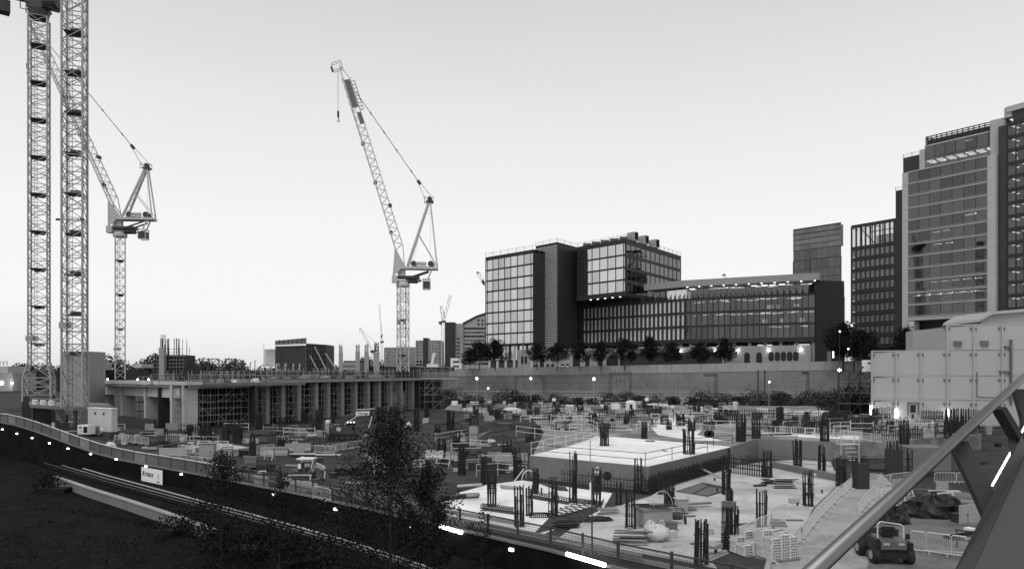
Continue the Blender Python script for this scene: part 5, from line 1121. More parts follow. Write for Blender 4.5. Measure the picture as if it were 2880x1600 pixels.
RC = [
 (1370, 1394, 1423, 1316, 0, 'tall rebar column with dense upper hoops on the left pale slab beside the big tree', 3, (.45, .95)),
 (1352, 1369, 1363, 1279, 0, 'thin rebar column behind the hooped one at the back of the left pale slab', 2, (.0, 0)),
 (1447, 1473, 1481, 1363, 0, 'wide rebar column nearest the mesh fence on the left pale slab', 3, (.2, .3)),
 (1482, 1494, 1451, 1365, 0, 'narrow rebar column just right of the wide one by the fence', 2, (0, 0)),
 (1500, 1510, 1388, 1314, 0, 'slim rebar column in front of the left end of the raised slab face', 2, (0, 0)),
 (1543, 1567, 1453, 1344, 0, 'rebar column with tied top beside the grid of bars on the left pale slab', 3, (.9, 1.0)),
 (1602, 1621, 1416, 1267, 0, 'tallest rebar column, rising past the raised slab front edge', 2, (.0, 0)),
 (1668, 1687, 1421, 1312, 0, 'rebar column directly below the worker in front of the raised slab', 2, (.3, .5)),
 (1784, 1804, 1382, 1285, 0, 'rebar column at the near corner of the raised slab', 2, (.0, .2)),
 (1759, 1787, 1486, 1382, 0, 'rebar column between the pallet stack and the plywood box of rods', 3, (0, 0)),
 (1736, 1744, 1421, 1350, 0, 'thinnest bar cluster at the left tip of the dark pit', 1, (0, 0)),
 (1871, 1896, 1421, 1345, 0, 'rebar column behind the grey bin on the right slab', 3, (0, 0)),
 (1851, 1863, 1391, 1323, 0, 'short slim rebar column under the right side of the raised slab', 2, (0, 0)),
 (2032, 2052, 1391, 1310, 0, 'rebar column at the right edge of the open floor pit', 2, (.9, 1)),
 (2042, 2056, 1432, 1372, 0, 'rebar column standing behind the dense cage near the cement bags', 2, (0, .5)),
 (2035, 2076, 1550, 1421, 0, 'dense dark rebar cage beside the stacks of bags in the foreground', 4, (.0, .35)),
 (2127, 2154, 1487, 1373, 0, 'rebar column behind the tall barrier and stacked bags', 3, (0, 0)),
 (2261, 2286, 1424, 1321, 0, 'tall rebar column at the right corner of the worn slab', 3, (.28, .34)),
 (1956, 1986, 1588, 1455, 0, 'foreground rebar column rising from behind the mesh fence near the wheelbarrow', 3, (0, 0)),
 (2146, 2170, 1343, 1262, 0, 'dark rebar column at the back edge of the sunken floor, left of the coil of pipes', 3, (0, .4)),
 (1923, 1950, 1276, 1202, 2.26, 'rebar column standing on the right half of the bright raised slab', 4, (0, .08)),
 (1806, 1818, 1232, 1184, 2.2, 'dark rebar column at the back edge of the raised slab', 3, (0, .6)),
 (1687, 1712, 1253, 1186, 2.26, 'rebar column standing on the left half of the bright raised slab', 4, (0, 0)),
 (2071, 2095, 1240, 1162, 2.2, 'thick dark rebar column at the inner corner of the upper slab', 4, (.0, .5)),
 (2115, 2137, 1232, 1169, 2.2, 'rebar column right of the inner corner with the barriers behind', 3, (0, .3)),
 (2309, 2330, 1243, 1179, 2.2, 'rebar column on the upper slab edge above the sunken floor at right', 3, (0, .1)),
 (2235, 2252, 1313, 1233, 0, 'rebar column on the sunken floor, left of the two', 2, (0, 0)),
 (2303, 2317, 1327, 1248, 0, 'rebar column on the sunken floor, right of the two', 2, (0, 0)),
 (1903, 1924, 1197, 1160, 2.2, 'rebar column on the pale blinding patch behind the raised slab', 3, (0, 0)),
 (1857, 1878, 1193, 1162, 2.2, 'loose thin rebar column left on the pale blinding patch', 3, (0, 0)),
 (1952, 1968, 1174, 1137, 2.2, 'far rebar column at the back of the pale blinding patch', 2, (0, .4)),
 (2187, 2201, 1193, 1142, 2.2, 'dark far rebar column in front of the bushes at right', 3, (0, .9)),
 (1321, 1345, 1256, 1157, 0, 'half poured concrete column with rebar on top in the middle ground', 3, (0, 0), 1197),
 (1497, 1520, 1253, 1193, 0, 'dark rebar column behind the guard rails left of the raised slab', 3, (0, .9)),
 (1290, 1307, 1333, 1246, 0, 'rebar column right of the big tree crown', 2, (.0, .3)),
 (1444, 1464, 1344, 1252, 0, 'dark rebar column left of the raised slab face', 3, (0, .3)),
 (1258, 1276, 1218, 1152, 0, 'rebar column near the deck end behind the tree', 3, (0, .4)),
 (1391, 1405, 1179, 1151, 2.2, 'small rebar column left of the white wrapped load', 3, (0, .3)),
 (1504, 1517, 1166, 1145, 2.2, 'small square formwork column right of the white wrapped load', 2, (0, .9), None, .9),
 (1555, 1563, 1164, 1126, 2.2, 'thin far rebar column below the bright middle lamp', 2, (0, .3)),
 (1615, 1623, 1160, 1135, 2.2, 'short far rebar column right of the thin one', 2, (0, .5)),
 (1657, 1676, 1190, 1159, 2.2, 'dark hooped rebar column on the upper slab behind the guard rails', 3, (0, .9)),
 (2355, 2376, 1368, 1281, 0, 'dark rebar column left of the wrapped black column', 2, (.0, .6)),
 (2405, 2436, 1373, 1281, 0, 'black wrapped column form with bars sticking out of the top', 3, (0, .2), None, .78),
 (2497, 2530, 1342, 1236, 0, 'big dark rebar cage with panels under the tower right of the path', 3, (0, .5), None, .75),
 (2532, 2554, 1259, 1180, 2.2, 'dark rebar column on the upper slab before the enclosure', 3, (0, .8)),
 (2455, 2468, 1185, 1146, 2.2, 'short dark column between the two left tube lights', 2, (0, .9)),
 (2545, 2562, 1342, 1259, 0, 'pair of tall bars with concrete stub right of the dark cage', 1, (0, 0)),
 (2655, 2672, 1232, 1182, 2.2, 'bars tied in a narrow frame left of the dense cluster by the handrail', 2, (0, 0)),
 (627, 641, 1247, 1193, 0, 'dark rebar column in the left yard, second in the row after the portal', 3, (0, .9)),
 (661, 675, 1245, 1193, 0, 'dark rebar column in the left yard, third in the row after the portal', 3, (0, .9)),
 (528, 541, 1234, 1193, 0, 'short dark rebar column at the foot of the right portal pier', 3, (0, .9)),
 (560, 571, 1244, 1205, 0, 'dark rebar column next to the portal pier foot, first in the yard row', 3, (0, .9)),
 (722, 734, 1207, 1163, 0, 'rebar column against the round column of the lower deck', 3, (0, .9)),
 (703, 717, 1297, 1216, 0, 'rebar column rising among the left barriers near the sapling', 2, (0, .7)),
 (849, 860, 1191, 1151, 0, 'wide dark rebar column before the third deck column', 3, (0, .9)),
 (888, 903, 1207, 1149, 0, 'tallest dark rebar column left of the excavator', 3, (0, .9)),
 (934, 941, 1190, 1150, 0, 'thin dark rebar column behind the excavator boom', 2, (0, .9)),
 (1060, 1078, 1186, 1142, 0, 'dark rebar column right of the excavator arm', 3, (0, .9)),
 (1108, 1120, 1182, 1140, 0, 'dark rebar column below the central crane, left of two', 3, (0, .9)),
 (1165, 1178, 1212, 1148, 0, 'dark rebar column below the deck end by the tree top', 3, (0, .6)),
 (1196, 1206, 1180, 1148, 0, 'far rebar column at the foot of the scaffold stair', 2, (0, .6)),
]
for r in RC: rebar_column(*r)
# dense cluster of bars by the handrail
rebar_column(2672, 2738, 1218, 1146, 2.15, 'dense thicket of dark rebar in front of the enclosure beside the handrail', 7, (.1, .5))
def rebar_wall(label, p, q, z, hv, step=.32, hor=2, th=.055, jit=.2, dbl=False, group='lines of starter bars'):
    a, b = G(p[0], p[1], z), G(q[0], q[1], z); h = hv * (a.y + b.y) / 2 / F
    t = thing('starter_bars', label, 'rebar', tuple(a), group); mb = MB(); n = max(3, int((b - a).length / step)); th = max(th, (a.y + b.y) / 2 * .0007)
    d = (b - a).normalized(); nn = Vector((-d.y, d.x, 0))
    for k in range(2 if dbl else 1):
        for i in range(n + 1):
            c = a.lerp(b, i / n) + nn * k * .35; hh = h * random.uniform(1 - jit, 1); mb.bar(c, c + Vector((random.uniform(-.05, .05), 0, hh)), th)
        for j in range(hor): zq = h * (.3 + .4 * j / max(1, hor - 1)) if hor > 1 else h * .45; c = nn * k * .35 + Vector((0, 0, zq)); mb.bar(a + c, b + c, th)
    mb.build('bars', 'rebar', t); return t
RW = [
 ('long line of starter bars along the front face of the raised slab', (1580, 1362), (1782, 1384), 0, 46, .33, 2),
 ('thick double line of bars along the receding right side of the raised slab', (1822, 1390), (2052, 1318), 0, 46, .25, 3, .055, .25, True),
 ('bars before the concrete upstand at the inner corner', (2045, 1330), (2143, 1343), 0, 62, .28, 3, .055, .3, True),
 ('line of bars before the pale panel behind the barriers', (1994, 1188), (2072, 1188), 2.2, 25, .4, 1),
 ('bars on the upper slab at the right, below the white cabins', (2212, 1215), (2310, 1216), 2.2, 42, .3, 3, .06, .4, True),
 ('tall pale-backed bars left of the enclosure corner', (2335, 1214), (2460, 1200), 2.2, 38, .33, 2),
 ('bars crossing in front of the left enclosure panels', (2455, 1182), (2520, 1180), 2.2, 40, .4, 1),
 ('low dense bars right of the far barrier row', (2430, 1232), (2532, 1236), 2.2, 36, .26, 2, .06, .5, True),
 ('line of bars under the second enclosure panel', (2592, 1180), (2665, 1178), 2.2, 28, .4, 2),
 ('bars between the dark column and the enclosure window', (2560, 1232), (2592, 1232), 2.2, 36, .3, 2, .06, .4, True),
 ('far line of bars behind the guard rails in mid site', (1400, 1186), (1540, 1185), 2.2, 22, .45, 2),
 ('far line of bars right of the white wrapped load', (1530, 1176), (1655, 1172), 2.2, 20, .45, 2),
 ('far line of bars left of the half poured column', (1222, 1212), (1322, 1202), 0, 24, .42, 2),
 ('far line of bars right of the half poured column', (1345, 1203), (1452, 1192), 0, 20, .42, 2),
 ('line of bars in the pale trench of the left yard', (395, 1262), (575, 1236), 0, 16, .4, 1),
 ('bars beside the pale trench nearest the portal pier', (350, 1240), (470, 1215), 0, 14, .4, 1),
 ('far bars behind the pale blinding patch', (1720, 1178), (1850, 1176), 2.2, 18, .5, 2),
 ('far bars near the bushes in the right background', (2040, 1170), (2190, 1170), 2.2, 22, .5, 2),
]
for r in RW: rebar_wall(*r)
# rebar grids lying in the slab pour strips
def hooks(label, p, q, z, n, r=.22):
    a, b = G(p[0], p[1], z), G(q[0], q[1], z); t = thing('rebar_loops', label, 'rebar', tuple(a), 'looped bars at the slab pour strips'); mb = MB(); d = (b - a).normalized(); s_ = Vector((-d.y, d.x, 0))
    for i in range(n):
        c = a.lerp(b, i / n); pts_ = [c, c + Vector((0, 0, r * 1.2)), c + s_ * .15 + d * .1 + Vector((0, 0, r * 1.7)), c + d * .3 + Vector((0, 0, r * 1.2)), c + d * .32]; mb.path(pts_, .028, 4)
    for h in (.05, .2): mb.bar(a + Vector((0, 0, h)), b + Vector((0, 0, h)), .05)
    mb.build('loops', 'rebar', t)
for l, p, q, n in (('looped bars along the front strip of the left pale slab', (1352, 1428), (1445, 1440), 16), ('looped bars around the base of the wide column by the fence', (1490, 1455), (1545, 1455), 10),
    ('looped bars in the middle strip of the left pale slab', (1492, 1392), (1600, 1412), 16), ('looped bars at the back strip of the left pale slab', (1512, 1356), (1585, 1366), 12), ('looped bars running up to the dark pit', (1605, 1412), (1680, 1420), 12)): hooks(l, p, q, .05, n)
for k, pl_ in enumerate(([(1350, 1426), (1445, 1438), (1448, 1446), (1360, 1434)], [(1490, 1392), (1600, 1410), (1600, 1418), (1488, 1400)], [(1510, 1356), (1590, 1368), (1600, 1380), (1570, 1378)], [(1545, 1455), (1680, 1420), (1700, 1400), (1690, 1432), (1600, 1475), (1500, 1500)])): sheet('pour_strip', 'mud', pl_, .07 + .004 * k, .05)
mb = MB()
for k in range(9):
    a = G(1560 + 15 * k, 1458 - 4 * k, .1); b = G(1640 + 11 * k, 1440 - 5.5 * k, .1); c = G(1530 + 15 * k, 1440 - 4 * k, .1); mb.bar(c, a, .05); 
for k in range(8): a, b = G(1525 + 16 * k, 1440 - 4.5 * k, .14), G(1600 + 13 * k, 1452 - 6 * k, .14); mb.bar(a, b, .05)
solo('rebar_mat', mb, 'rebar', 'mat of loose reinforcing bars lying right of the left pale slab', 'rebar')
# ---- barriers
def make_barrier():
    t = thing('barrier', 'x', 'barrier', (0, 0, 0)); mb = MB(); L, h, r = 2.2, 1.05, .03
    a = [(-L / 2, 0, .12), (-L / 2, 0, h - .12), (-L / 2 + .12, 0, h), (L / 2 - .12, 0, h), (L / 2, 0, h - .12), (L / 2, 0, .12)]
    mb.path([Vector(p) for p in a], r, 6); mb.tube((-L / 2, 0, .14), (L / 2, 0, .14), r * .9, 6); mb.build('frame', 'galv', t)
    bm2 = MB()
    for i in range(1, 14): x = lerp(-L / 2, L / 2, i / 14); bm2.tube((x, 0, .14), (x, 0, h), .009, 4)
    bm2.build('bars', 'galv', t)
    for s_ in (-1, 1):
        f = MB(); f.path([Vector((s_ * .8, -.32, 0)), Vector((s_ * .8, 0, .16)), Vector((s_ * .8, .32, 0))], .03, 5); f.build('foot', 'galv', t)
    return t
BAR = make_barrier(); BUSED = [False]
def barrier_row(desc, pts, group, z=0.0, hs=1.0):
    seg = []
    for (p, q) in zip(pts, pts[1:]):
        a, b = G(p[0], p[1], z), G(q[0], q[1], z); n = max(1, round((b - a).length / 2.3))
        for i in range(n): seg.append((a.lerp(b, i / n), a.lerp(b, (i + 1) / n)))
    for k, (a, b) in enumerate(seg):
        c = (a + b) / 2; rz = math.atan2(b.y - a.y, b.x - a.x); s_ = (b - a).length / 2.25
        lab = '%s barrier %s' % (ORD[min(k, 17)] if len(seg) > 1 else 'single', desc) if len(seg) <= 12 else 'steel barrier ' + desc
        sc = (max(.25, s_), 1, hs)
        if not BUSED[0]:
            BUSED[0] = True; BAR.location = c; BAR.rotation_euler.z = rz; BAR.scale = sc; tag(BAR, lab, 'barrier', group)
        else: dup(BAR, c, rz, lab, group, sc)
barrier_row('from the left fencing in the two stacks of bags', [(2067, 1535), (2126, 1503), (2172, 1484)], 'barriers round the bag stacks')
barrier_row('standing behind the stacks of bags with its back to the slab', [(2170, 1484), (2210, 1466)], 'barriers round the bag stacks', 0, 1.3)
barrier_row('from the front on the right side of the bag stacks', [(2168, 1588), (2222, 1560), (2252, 1522)], 'barriers round the bag stacks')
barrier_row('from the front along the worn slab edge beside the path', [(2258, 1520), (2288, 1480), (2315, 1449), (2339, 1426), (2355, 1404), (2372, 1393), (2400, 1368)], 'barriers along the slab edge')
barrier_row('from the front on the far side of the path beside the handrail', [(2415, 1450), (2445, 1412), (2473, 1393)], 'barriers beside the path')
barrier_row('from the left along the upper slab edge behind the raised slab', [(1947, 1209), (2022, 1217), (2073, 1220)], 'barriers on the upper slab edge', 2.2)
barrier_row('from the left on the upper slab above the sunken floor', [(2096, 1214), (2137, 1216), (2226, 1221), (2291, 1225), (2345, 1229)], 'barriers on the upper slab edge', 2.2)
barrier_row('from the left continuing right towards the enclosure', [(2362, 1232), (2424, 1238), (2478, 1246)], 'barriers on the upper slab edge', 2.2)
barrier_row('from the left in the mid yard left of the half poured column', [(1240, 1262), (1315, 1248)], 'barriers in the mid yard')
barrier_row('from the left in the mid yard right of the half poured column', [(1346, 1240), (1380, 1228), (1413, 1221)], 'barriers in the mid yard')
barrier_row('from the left at the foot of the raised slab by the dirt', [(1308, 1318), (1380, 1312), (1441, 1307), (1483, 1304)], 'barriers at the foot of the raised slab')
barrier_row('from the left in the row left of the white cabinet sheet', [(500, 1272), (560, 1280)], 'barriers in the left yard')
barrier_row('from the left in the row across the left yard', [(602, 1277), (667, 1282), (717, 1277), (772, 1268)], 'barriers in the left yard')
barrier_row('from the left before the excavator on the dirt', [(884, 1272), (944, 1277)], 'barriers before the excavator')
barrier_row('from the left in the curved row below the excavator', [(918, 1275), (945, 1270), (984, 1262), (1028, 1256)], 'barriers before the excavator')
barrier_row('alone behind the excavator tail', [(890, 1228), (921, 1230)], 'barriers before the excavator')
barrier_row('from the left round the white generator', [(335, 1236), (362, 1243), (418, 1252)], 'barriers round the generator', 1.0)
barrier_row('from the left below the barrier row near the tree', [(470, 1300), (540, 1306), (600, 1316)], 'barriers near the fence')
barrier_row('from the left before the small excavator', [(880, 1398), (930, 1410)], 'barriers near the fence')
barrier_row('from the left in front of the parked dumper at lower right', [(2560, 1552), (2604, 1556), (2676, 1566), (2720, 1571)], 'gate barriers by the dumper', 0, 1.25)
barrier_row('from the left behind the dark sheeting at right', [(2628, 1358), (2690, 1358), (2735, 1360)], 'barriers behind the sheeting')
barrier_row('from the left by the handrail in the shade', [(2474, 1372), (2505, 1362), (2560, 1356)], 'barriers behind the sheeting')
# ---- guard rails on the slab edges
def guard(label, pts, z, h=1.1, st=2.4, extra=1.0, m='steel_d', group='tube guard rails'):
    t = thing('guard_rail', label, 'guard rail', tuple(G(pts[0][0], pts[0][1], z)), group); mb = MB()
    for p, q in zip(pts, pts[1:]):
        a, b = G(p[0], p[1], z), G(q[0], q[1], z); n = max(1, round((b - a).length / st)); r = max(.05, a.y * .0008)
        for i in range(n + 1): c = a.lerp(b, i / n); mb.bar(c, c + Vector((0, 0, h * random.choice((1, 1.05, 1.1 * extra)))), r)
        for f in (.5, 1.0): mb.bar(a + Vector((0, 0, h * f)), b + Vector((0, 0, h * f)), r * .9)
    mb.build('tubes', m, t); return t
guard('tube guard rail along the front edge of the bright raised slab', [(1500, 1282), (1660, 1296), (1815, 1310)], 2.26, 1.2, 6.0, 1.6)
guard('tube guard rail along the right edge of the bright raised slab', [(1815, 1310), (1890, 1292), (1990, 1270)], 2.26, 1.2, 5)
guard('pale tube rails on the left end of the raised slab', [(1494, 1279), (1560, 1262), (1620, 1250), (1680, 1230)], 2.26, 1.3, 3, 1, 'galv')
guard('pale tube rail crossing the dirt left of the raised slab', [(1452, 1226), (1560, 1240), (1680, 1250)], 2.15, 1.4, 5, 1, 'galv')
guard('pale tube rail behind the raised slab towards the bushes', [(1560, 1205), (1660, 1205), (1680, 1215)], 2.15, 1.4, 4, 1, 'galv')
guard('tube rail at the back right of the raised slab', [(1950, 1262), (2060, 1250)], 2.2, 1.2, 4)
guard('tube rail on the sunken floor in the right middle', [(2175, 1310), (2345, 1326)], 0, 1.2, 5)
guard('tube rail in front of the upper slab face at right', [(2360, 1320), (2490, 1322)], 0, 1.6, 3)
guard('tube rails before the concrete stub at the right', [(2595, 1234), (2668, 1230)], 2.15, 1.6, 2.5)
guard('pale tube rails low in the yard left of the slab face', [(1340, 1340), (1400, 1336), (1480, 1344)], 0, 1.3, 3, 1, 'galv')
guard('pale tube rail above the mid yard barriers', [(1225, 1245), (1320, 1228)], 0, 1.4, 3, 1, 'galv')
guard('thin fence rail at the far end of the site before the bushes', [(1270, 1117), (1500, 1120), (1760, 1120), (2060, 1122), (2280, 1126)], 3.0, 2.2, 4, 1, 'galv_d')
guard('lower pale rail in front of the far fence', [(1270, 1122), (1480, 1124), (1760, 1126), (2050, 1128)], 2.4, 1.0, 5, 1, 'galv')
for k, (u, v, h) in enumerate(((1672, 1300, 2.2), (1794, 1262, 3.4), (1795, 1190, 3.0))):
    pass

random.seed(515)
for zn, u0, u1, v0, v1, z, cnt in (('upper slab behind the raised slab', 1520, 2080, 1140, 1212, 2.2, 56), ('right part of the upper slab', 2110, 2640, 1168, 1225, 2.2, 40), ('far left part of the upper slab', 1300, 1510, 1138, 1172, 2.2, 22), ('mid yard below the deck end', 1190, 1480, 1215, 1320, 0, 22), ('left yard before the deck', 380, 930, 1205, 1262, 0, 26)):
    for k in range(cnt):
        u, v = random.uniform(u0, u1), random.uniform(v0, v1)
        if random.random() < .55: rebar_wall('short line of dark starter bars on the ' + zn, (u, v), (u + random.uniform(25, 75), v + random.uniform(-4, 4)), z, random.uniform(12, 24) * (v - 1020) / 140, .38, 2, .05, .35, False, 'short starter bars on the ' + zn)
        else: guard('short tube guard rail on the ' + zn, [(u, v), (u + random.uniform(40, 110), v + random.uniform(-5, 5))], z, random.uniform(1.0, 1.5), 3, 1.1, random.choice(('galv', 'galv_d', 'steel_d')), 'short guard rails on the ' + zn)
    for k in range(cnt // 3):
        u, v = random.uniform(u0, u1), random.uniform(v0, v1); w = random.uniform(10, 17) * (v - 1020) / 160; rebar_column(u, u + w, v, v - random.uniform(1.6, 2.6) * w, z, 'small dark rebar column among the clutter on the ' + zn, 2, (0, .6), None, None, 'small rebar columns on the ' + zn)
# ------------------------------------------------------------------ cutting wall, hoarding and mesh fence above the railway
def fpt(f): return Vector((f[0], f[1], 0))
fpoly = [fpt(f) for f in FENCE]
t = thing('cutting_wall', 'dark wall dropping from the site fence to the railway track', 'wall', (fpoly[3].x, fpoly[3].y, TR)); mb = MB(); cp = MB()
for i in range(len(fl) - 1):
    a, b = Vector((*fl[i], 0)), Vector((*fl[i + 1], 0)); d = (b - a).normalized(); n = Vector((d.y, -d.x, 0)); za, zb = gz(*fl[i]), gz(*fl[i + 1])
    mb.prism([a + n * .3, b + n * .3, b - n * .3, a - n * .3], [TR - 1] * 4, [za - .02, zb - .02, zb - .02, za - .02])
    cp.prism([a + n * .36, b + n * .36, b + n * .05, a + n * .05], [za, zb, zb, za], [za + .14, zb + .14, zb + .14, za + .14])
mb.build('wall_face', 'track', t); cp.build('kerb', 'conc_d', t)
th_ = thing('site_hoarding', 'solid worn hoarding along the railway at the left, panel by panel', 'hoarding', (fpoly[2].x, fpoly[2].y, gz(*FENCE[2])))
tf = thing('mesh_fence', 'wire mesh fence on the wall above the railway with dark posts', 'fence', (fpoly[6].x, fpoly[6].y, 0))
# walk along the fence in 2.9 m bays
L = 0; bays = []
for a, b in zip(fpoly[1:], fpoly[2:]):
    n = max(1, round((b - a).length / 2.9))
    for i in range(n): bays.append((a.lerp(b, i / n), a.lerp(b, (i + 1) / n)))
random.seed(12)
nbay = 0
for a, b in bays:
    u = 1440 + F * a.x / max(a.y, 1)
    if u > 2150 or u < -260: continue
    d = (b - a).normalized(); n = Vector((d.y, -d.x, 0)); za, zb = gz(a.x, a.y), gz(b.x, b.y)
    if u < 640:
        h = 1.35
        MB().prism([a + d * .04, b - d * .04, b - n * .06 - d * .04, a - n * .06 + d * .04], [za + .15, zb + .15, zb + .15, za + .15], [za + h, zb + h, zb + h, za + h]).build('hoarding_panel', random.choice(('hoard', 'hoard', 'hoard_l', 'clad_m')), th_)
        MB().bx(a.x - .06, a.x + .06, a.y - .06, a.y + .06, za + .15, za + h + .15).build('post', 'steel_d', th_)
        MB().prism([a + n * .1, b + n * .1, b - n * .1, a - n * .1], [za + h + .005, zb + h + .005, zb + h + .005, za + h + .005], [za + h + .08, zb + h + .08, zb + h + .08, za + h + .08]).build('top_rail', 'galv', th_)
    else:
        h = 1.42; zt = h
        MB().bx(a.x - .07, a.x + .07, a.y - .07, a.y + .07, za, za + h + .12).build('post', 'steel_d', tf)
        mb = MB(); w = (b - a).length; st = .115; nv = int(w / st)
        for i in range(1, nv): c = a.lerp(b, i / nv); mb.bar((c.x, c.y, .16), (c.x, c.y, zt), .018)
        for j in range(int((zt - .16) / .13) + 1): z = .18 + j * .13; mb.bar((a.x, a.y, z), (b.x, b.y, z), .018)
        mb.build('mesh_panel', 'steel_d', tf)
        tr = MB()
        for z in (.16, zt): tr.bar((a.x, a.y, z), (b.x, b.y, z), .07)
        tr.build('rail', 'steel_d', tf)
        # pale hoarding boards and barriers just behind the mesh
        if 640 < u < 1000 and random.random() < .75:
            o = -n * .5; MB().prism([a + o + d * .1, b + o - d * .1, b + o - n * .08 - d * .1, a + o - n * .08 + d * .1], .05, random.choice((.7, .9, 1.1))).build('backing_board', random.choice(('white', 'plast', 'clad_m')), tf)
# long pale boards behind the mesh at the slab edge
for k, (f0, f1, off_, z0, z1) in enumerate(((1250, 1780, .9, .5, .68), (1420, 1960, 1.3, .05, .3))):
    mb = MB(); pts_ = [Vector((*xy(u, 1).xy, 0)) for u in (f0, f1)]
    a = along(fpoly[5], fpoly[6], f0) if f0 < 1548 else along(fpoly[6], fpoly[7], f0); b = along(fpoly[6], fpoly[7], f1) if f1 < 1738 else along(fpoly[7], fpoly[8], f1); m_ = fpoly[6]
    nn = Vector((.66, .75, 0)) * off_
    for p, q in ((a, m_), (m_, b)): mb.prism([p + nn, q + nn, q + nn * 1.12, p + nn * 1.12], z0, z1)
    solo('scaffold_board', mb, 'plast', ('upper pale board rail running behind the mesh fence', 'lower pale kerb board running behind the mesh fence')[k], 'board')
# lamps on the cutting wall
random.seed(9)
lampuv = [(16, 1207), (57, 1219), (100, 1231), (149, 1246), (201, 1261), (265, 1276), (337, 1291), (421, 1311), (521, 1333), (782, 1391), (956, 1431), (1170, 1482), (1451, 1545)]
def on_fence(u, off_=0):
    for a, b in zip(fpoly, fpoly[1:]):
        ua, ub = 1440 + F * a.x / a.y, 1440 + F * b.x / b.y
        if ua <= u <= ub: return along(a, b, u), (b - a).normalized()
BL = None
for k, (u, v) in enumerate(lampuv):
    c, d = on_fence(u); n = Vector((d.y, -d.x, 0)); q = c + n * .45; s_ = q.y; z = zz(v, s_); rz = math.atan2(d.y, d.x)
    lab = '%s small bulkhead lamp from the left on the dark wall above the track' % ORD[k]
    if BL is None:
        BL = thing('bulkhead_lamp', lab, 'lamp', (q.x, q.y, z), 'bulkhead lamps on the cutting wall', rz); o = MB(); o.box((0, 0, 0), (.34, .12, .16)); o.v = [(x + q.x, y + q.y, w + z) for x, y, w in o.v]; o.build('lens', 'tube', BL)
        o = MB().box((q.x, q.y + .1, z), (.5, .08, .28)); o.build('back_plate', 'steel_d', BL)
    else: dup(BL, (q.x, q.y, z), rz, lab)
for k, (u0, u1, v0, v1) in enumerate(((1254, 1313, 1479, 1497), (1611, 1717, 1557, 1588))):
    c, d = on_fence(u0); c2, _ = on_fence(u1); n = Vector((d.y, -d.x, 0)); a = c + n * .5; b = c2 + n * .5; a.z = zz(v0, a.y); b.z = zz(v1, b.y)
    t = thing('tube_light', ('shorter glowing tube light on the wall at the tree crown', 'longer glowing tube light on the wall below the mesh fence')[k], 'light', tuple(a), 'tube lights on the cutting wall')
    MB().tube(a, b, .13, 10).build('tube', 'tube', t); MB().bar(a - n * .22, b - n * .22, .2, .1).build('fitting', 'steel_d', t)
# railway: rails, cable trough, low concrete wall
def rail(label, uv, z, w, h, m, name='rail', cat='rail', group='rails in the cutting'):
    ps = [G(u, v, z) for u, v in uv]; mb = MB()
    for a, b in zip(ps, ps[1:]): mb.bar(a, b, w, h)
    return solo(name, mb, m, label, cat, group=group)
R1 = [(-200, 1165), (0, 1240), (128, 1285), (300, 1336), (545, 1402), (790, 1467), (1002, 1527), (1300, 1625)]
rail('bright top rail of the track in the dark cutting, the one nearest the site wall', R1, TR + .16, .08, .1, 'galv')
rail('second rail of the track just below the bright one', [(u, v + 9) for u, v in R1], TR + .13, .05, .08, 'conc_mid')
rail('third rail with insulator covers, nearest the viewer', [(u, v + 17) for u, v in R1], TR + .1, .04, .06, 'conc_d')
slp = MB()
for i in range(len(R1) - 1):
    a, b = G(R1[i][0], R1[i][1] - 5, TR), G(R1[i + 1][0], R1[i + 1][1] - 5, TR); a2, b2 = G(R1[i][0], R1[i][1] + 30, TR), G(R1[i + 1][0], R1[i + 1][1] + 30, TR); n = int((b - a).length / .9)
    for k in range(n): slp.bar(a.lerp(b, k / n) + Vector((0, 0, .04)), a2.lerp(b2, k / n) + Vector((0, 0, .04)), .2, .1)
kind(slp.build('track_sleepers', 'track2'), 'structure')
W1 = [(150, 1362), (260, 1402), (350, 1432), (503, 1486), (600, 1526)]
t = None; ps = [G(u, v, TR) for u, v in W1]; t = thing('low_track_wall', 'low pale stained concrete wall beside the track in the dark cutting', 'wall', tuple(ps[0])); mb = MB(); cpm = MB()
for a, b in zip(ps, ps[1:]):
    d = (b - a).normalized(); n = Vector((d.y, -d.x, 0)); n.z = 0
    mb.prism([a, b, b - n * .25, a - n * .25], TR - .3, TR + .85); cpm.prism([a + n * .08, b + n * .08, b - n * .4, a - n * .4], TR + .852, TR + .97)
mb.build('wall_face', 'conc_d', t); cpm.build('coping', 'conc_mid', t)
# name board
a, b = on_fence(412)[0], on_fence(471)[0]; d = (b - a).normalized(); n = Vector((d.y, -d.x, 0)); a = a + n * .6; b = b + n * .6
z1, z0 = zz(1312, a.y), zz(1353, a.y); t = thing('name_board', 'white contractor name board on the dark wall above the track', 'sign', (a.x, a.y, z0)); rz = math.atan2(d.y, d.x)
MB().prism([a, b, b - n * .06, a - n * .06], z0, z1).build('board', 'signb', t); MB().prism([a - n * .08, b - n * .08, b - n * .3, a - n * .3], TR, z1 - .3).build('backing', 'track', t)
Lb = (b - a).length; c = a + d * (Lb * .40) + n * .02; c.z = lerp(z0, z1, .6); text(t, 'mace', c, .95, (R(90), 0, rz), 'ink', ext=.012)
for k in range(3): q = a + d * (Lb * (.08 + .035 * k)) + n * .02; q.z = lerp(z0, z1, .6); MB().box(q, (.06 + .02 * k, .02, .5), rz).build('logo_stripe', 'ink', t)
for k, (f, w) in enumerate(((.68, .5), (.60, .3), (.52, .45), (.44, .35), (.2, .6))):
    q = a + d * (Lb * .82) + n * .02; q.z = lerp(z0, z1, f); MB().box(q, (w, .02, .045 if k < 4 else .12), rz).build('small_print', 'plast' if k < 4 else 'ink', t)
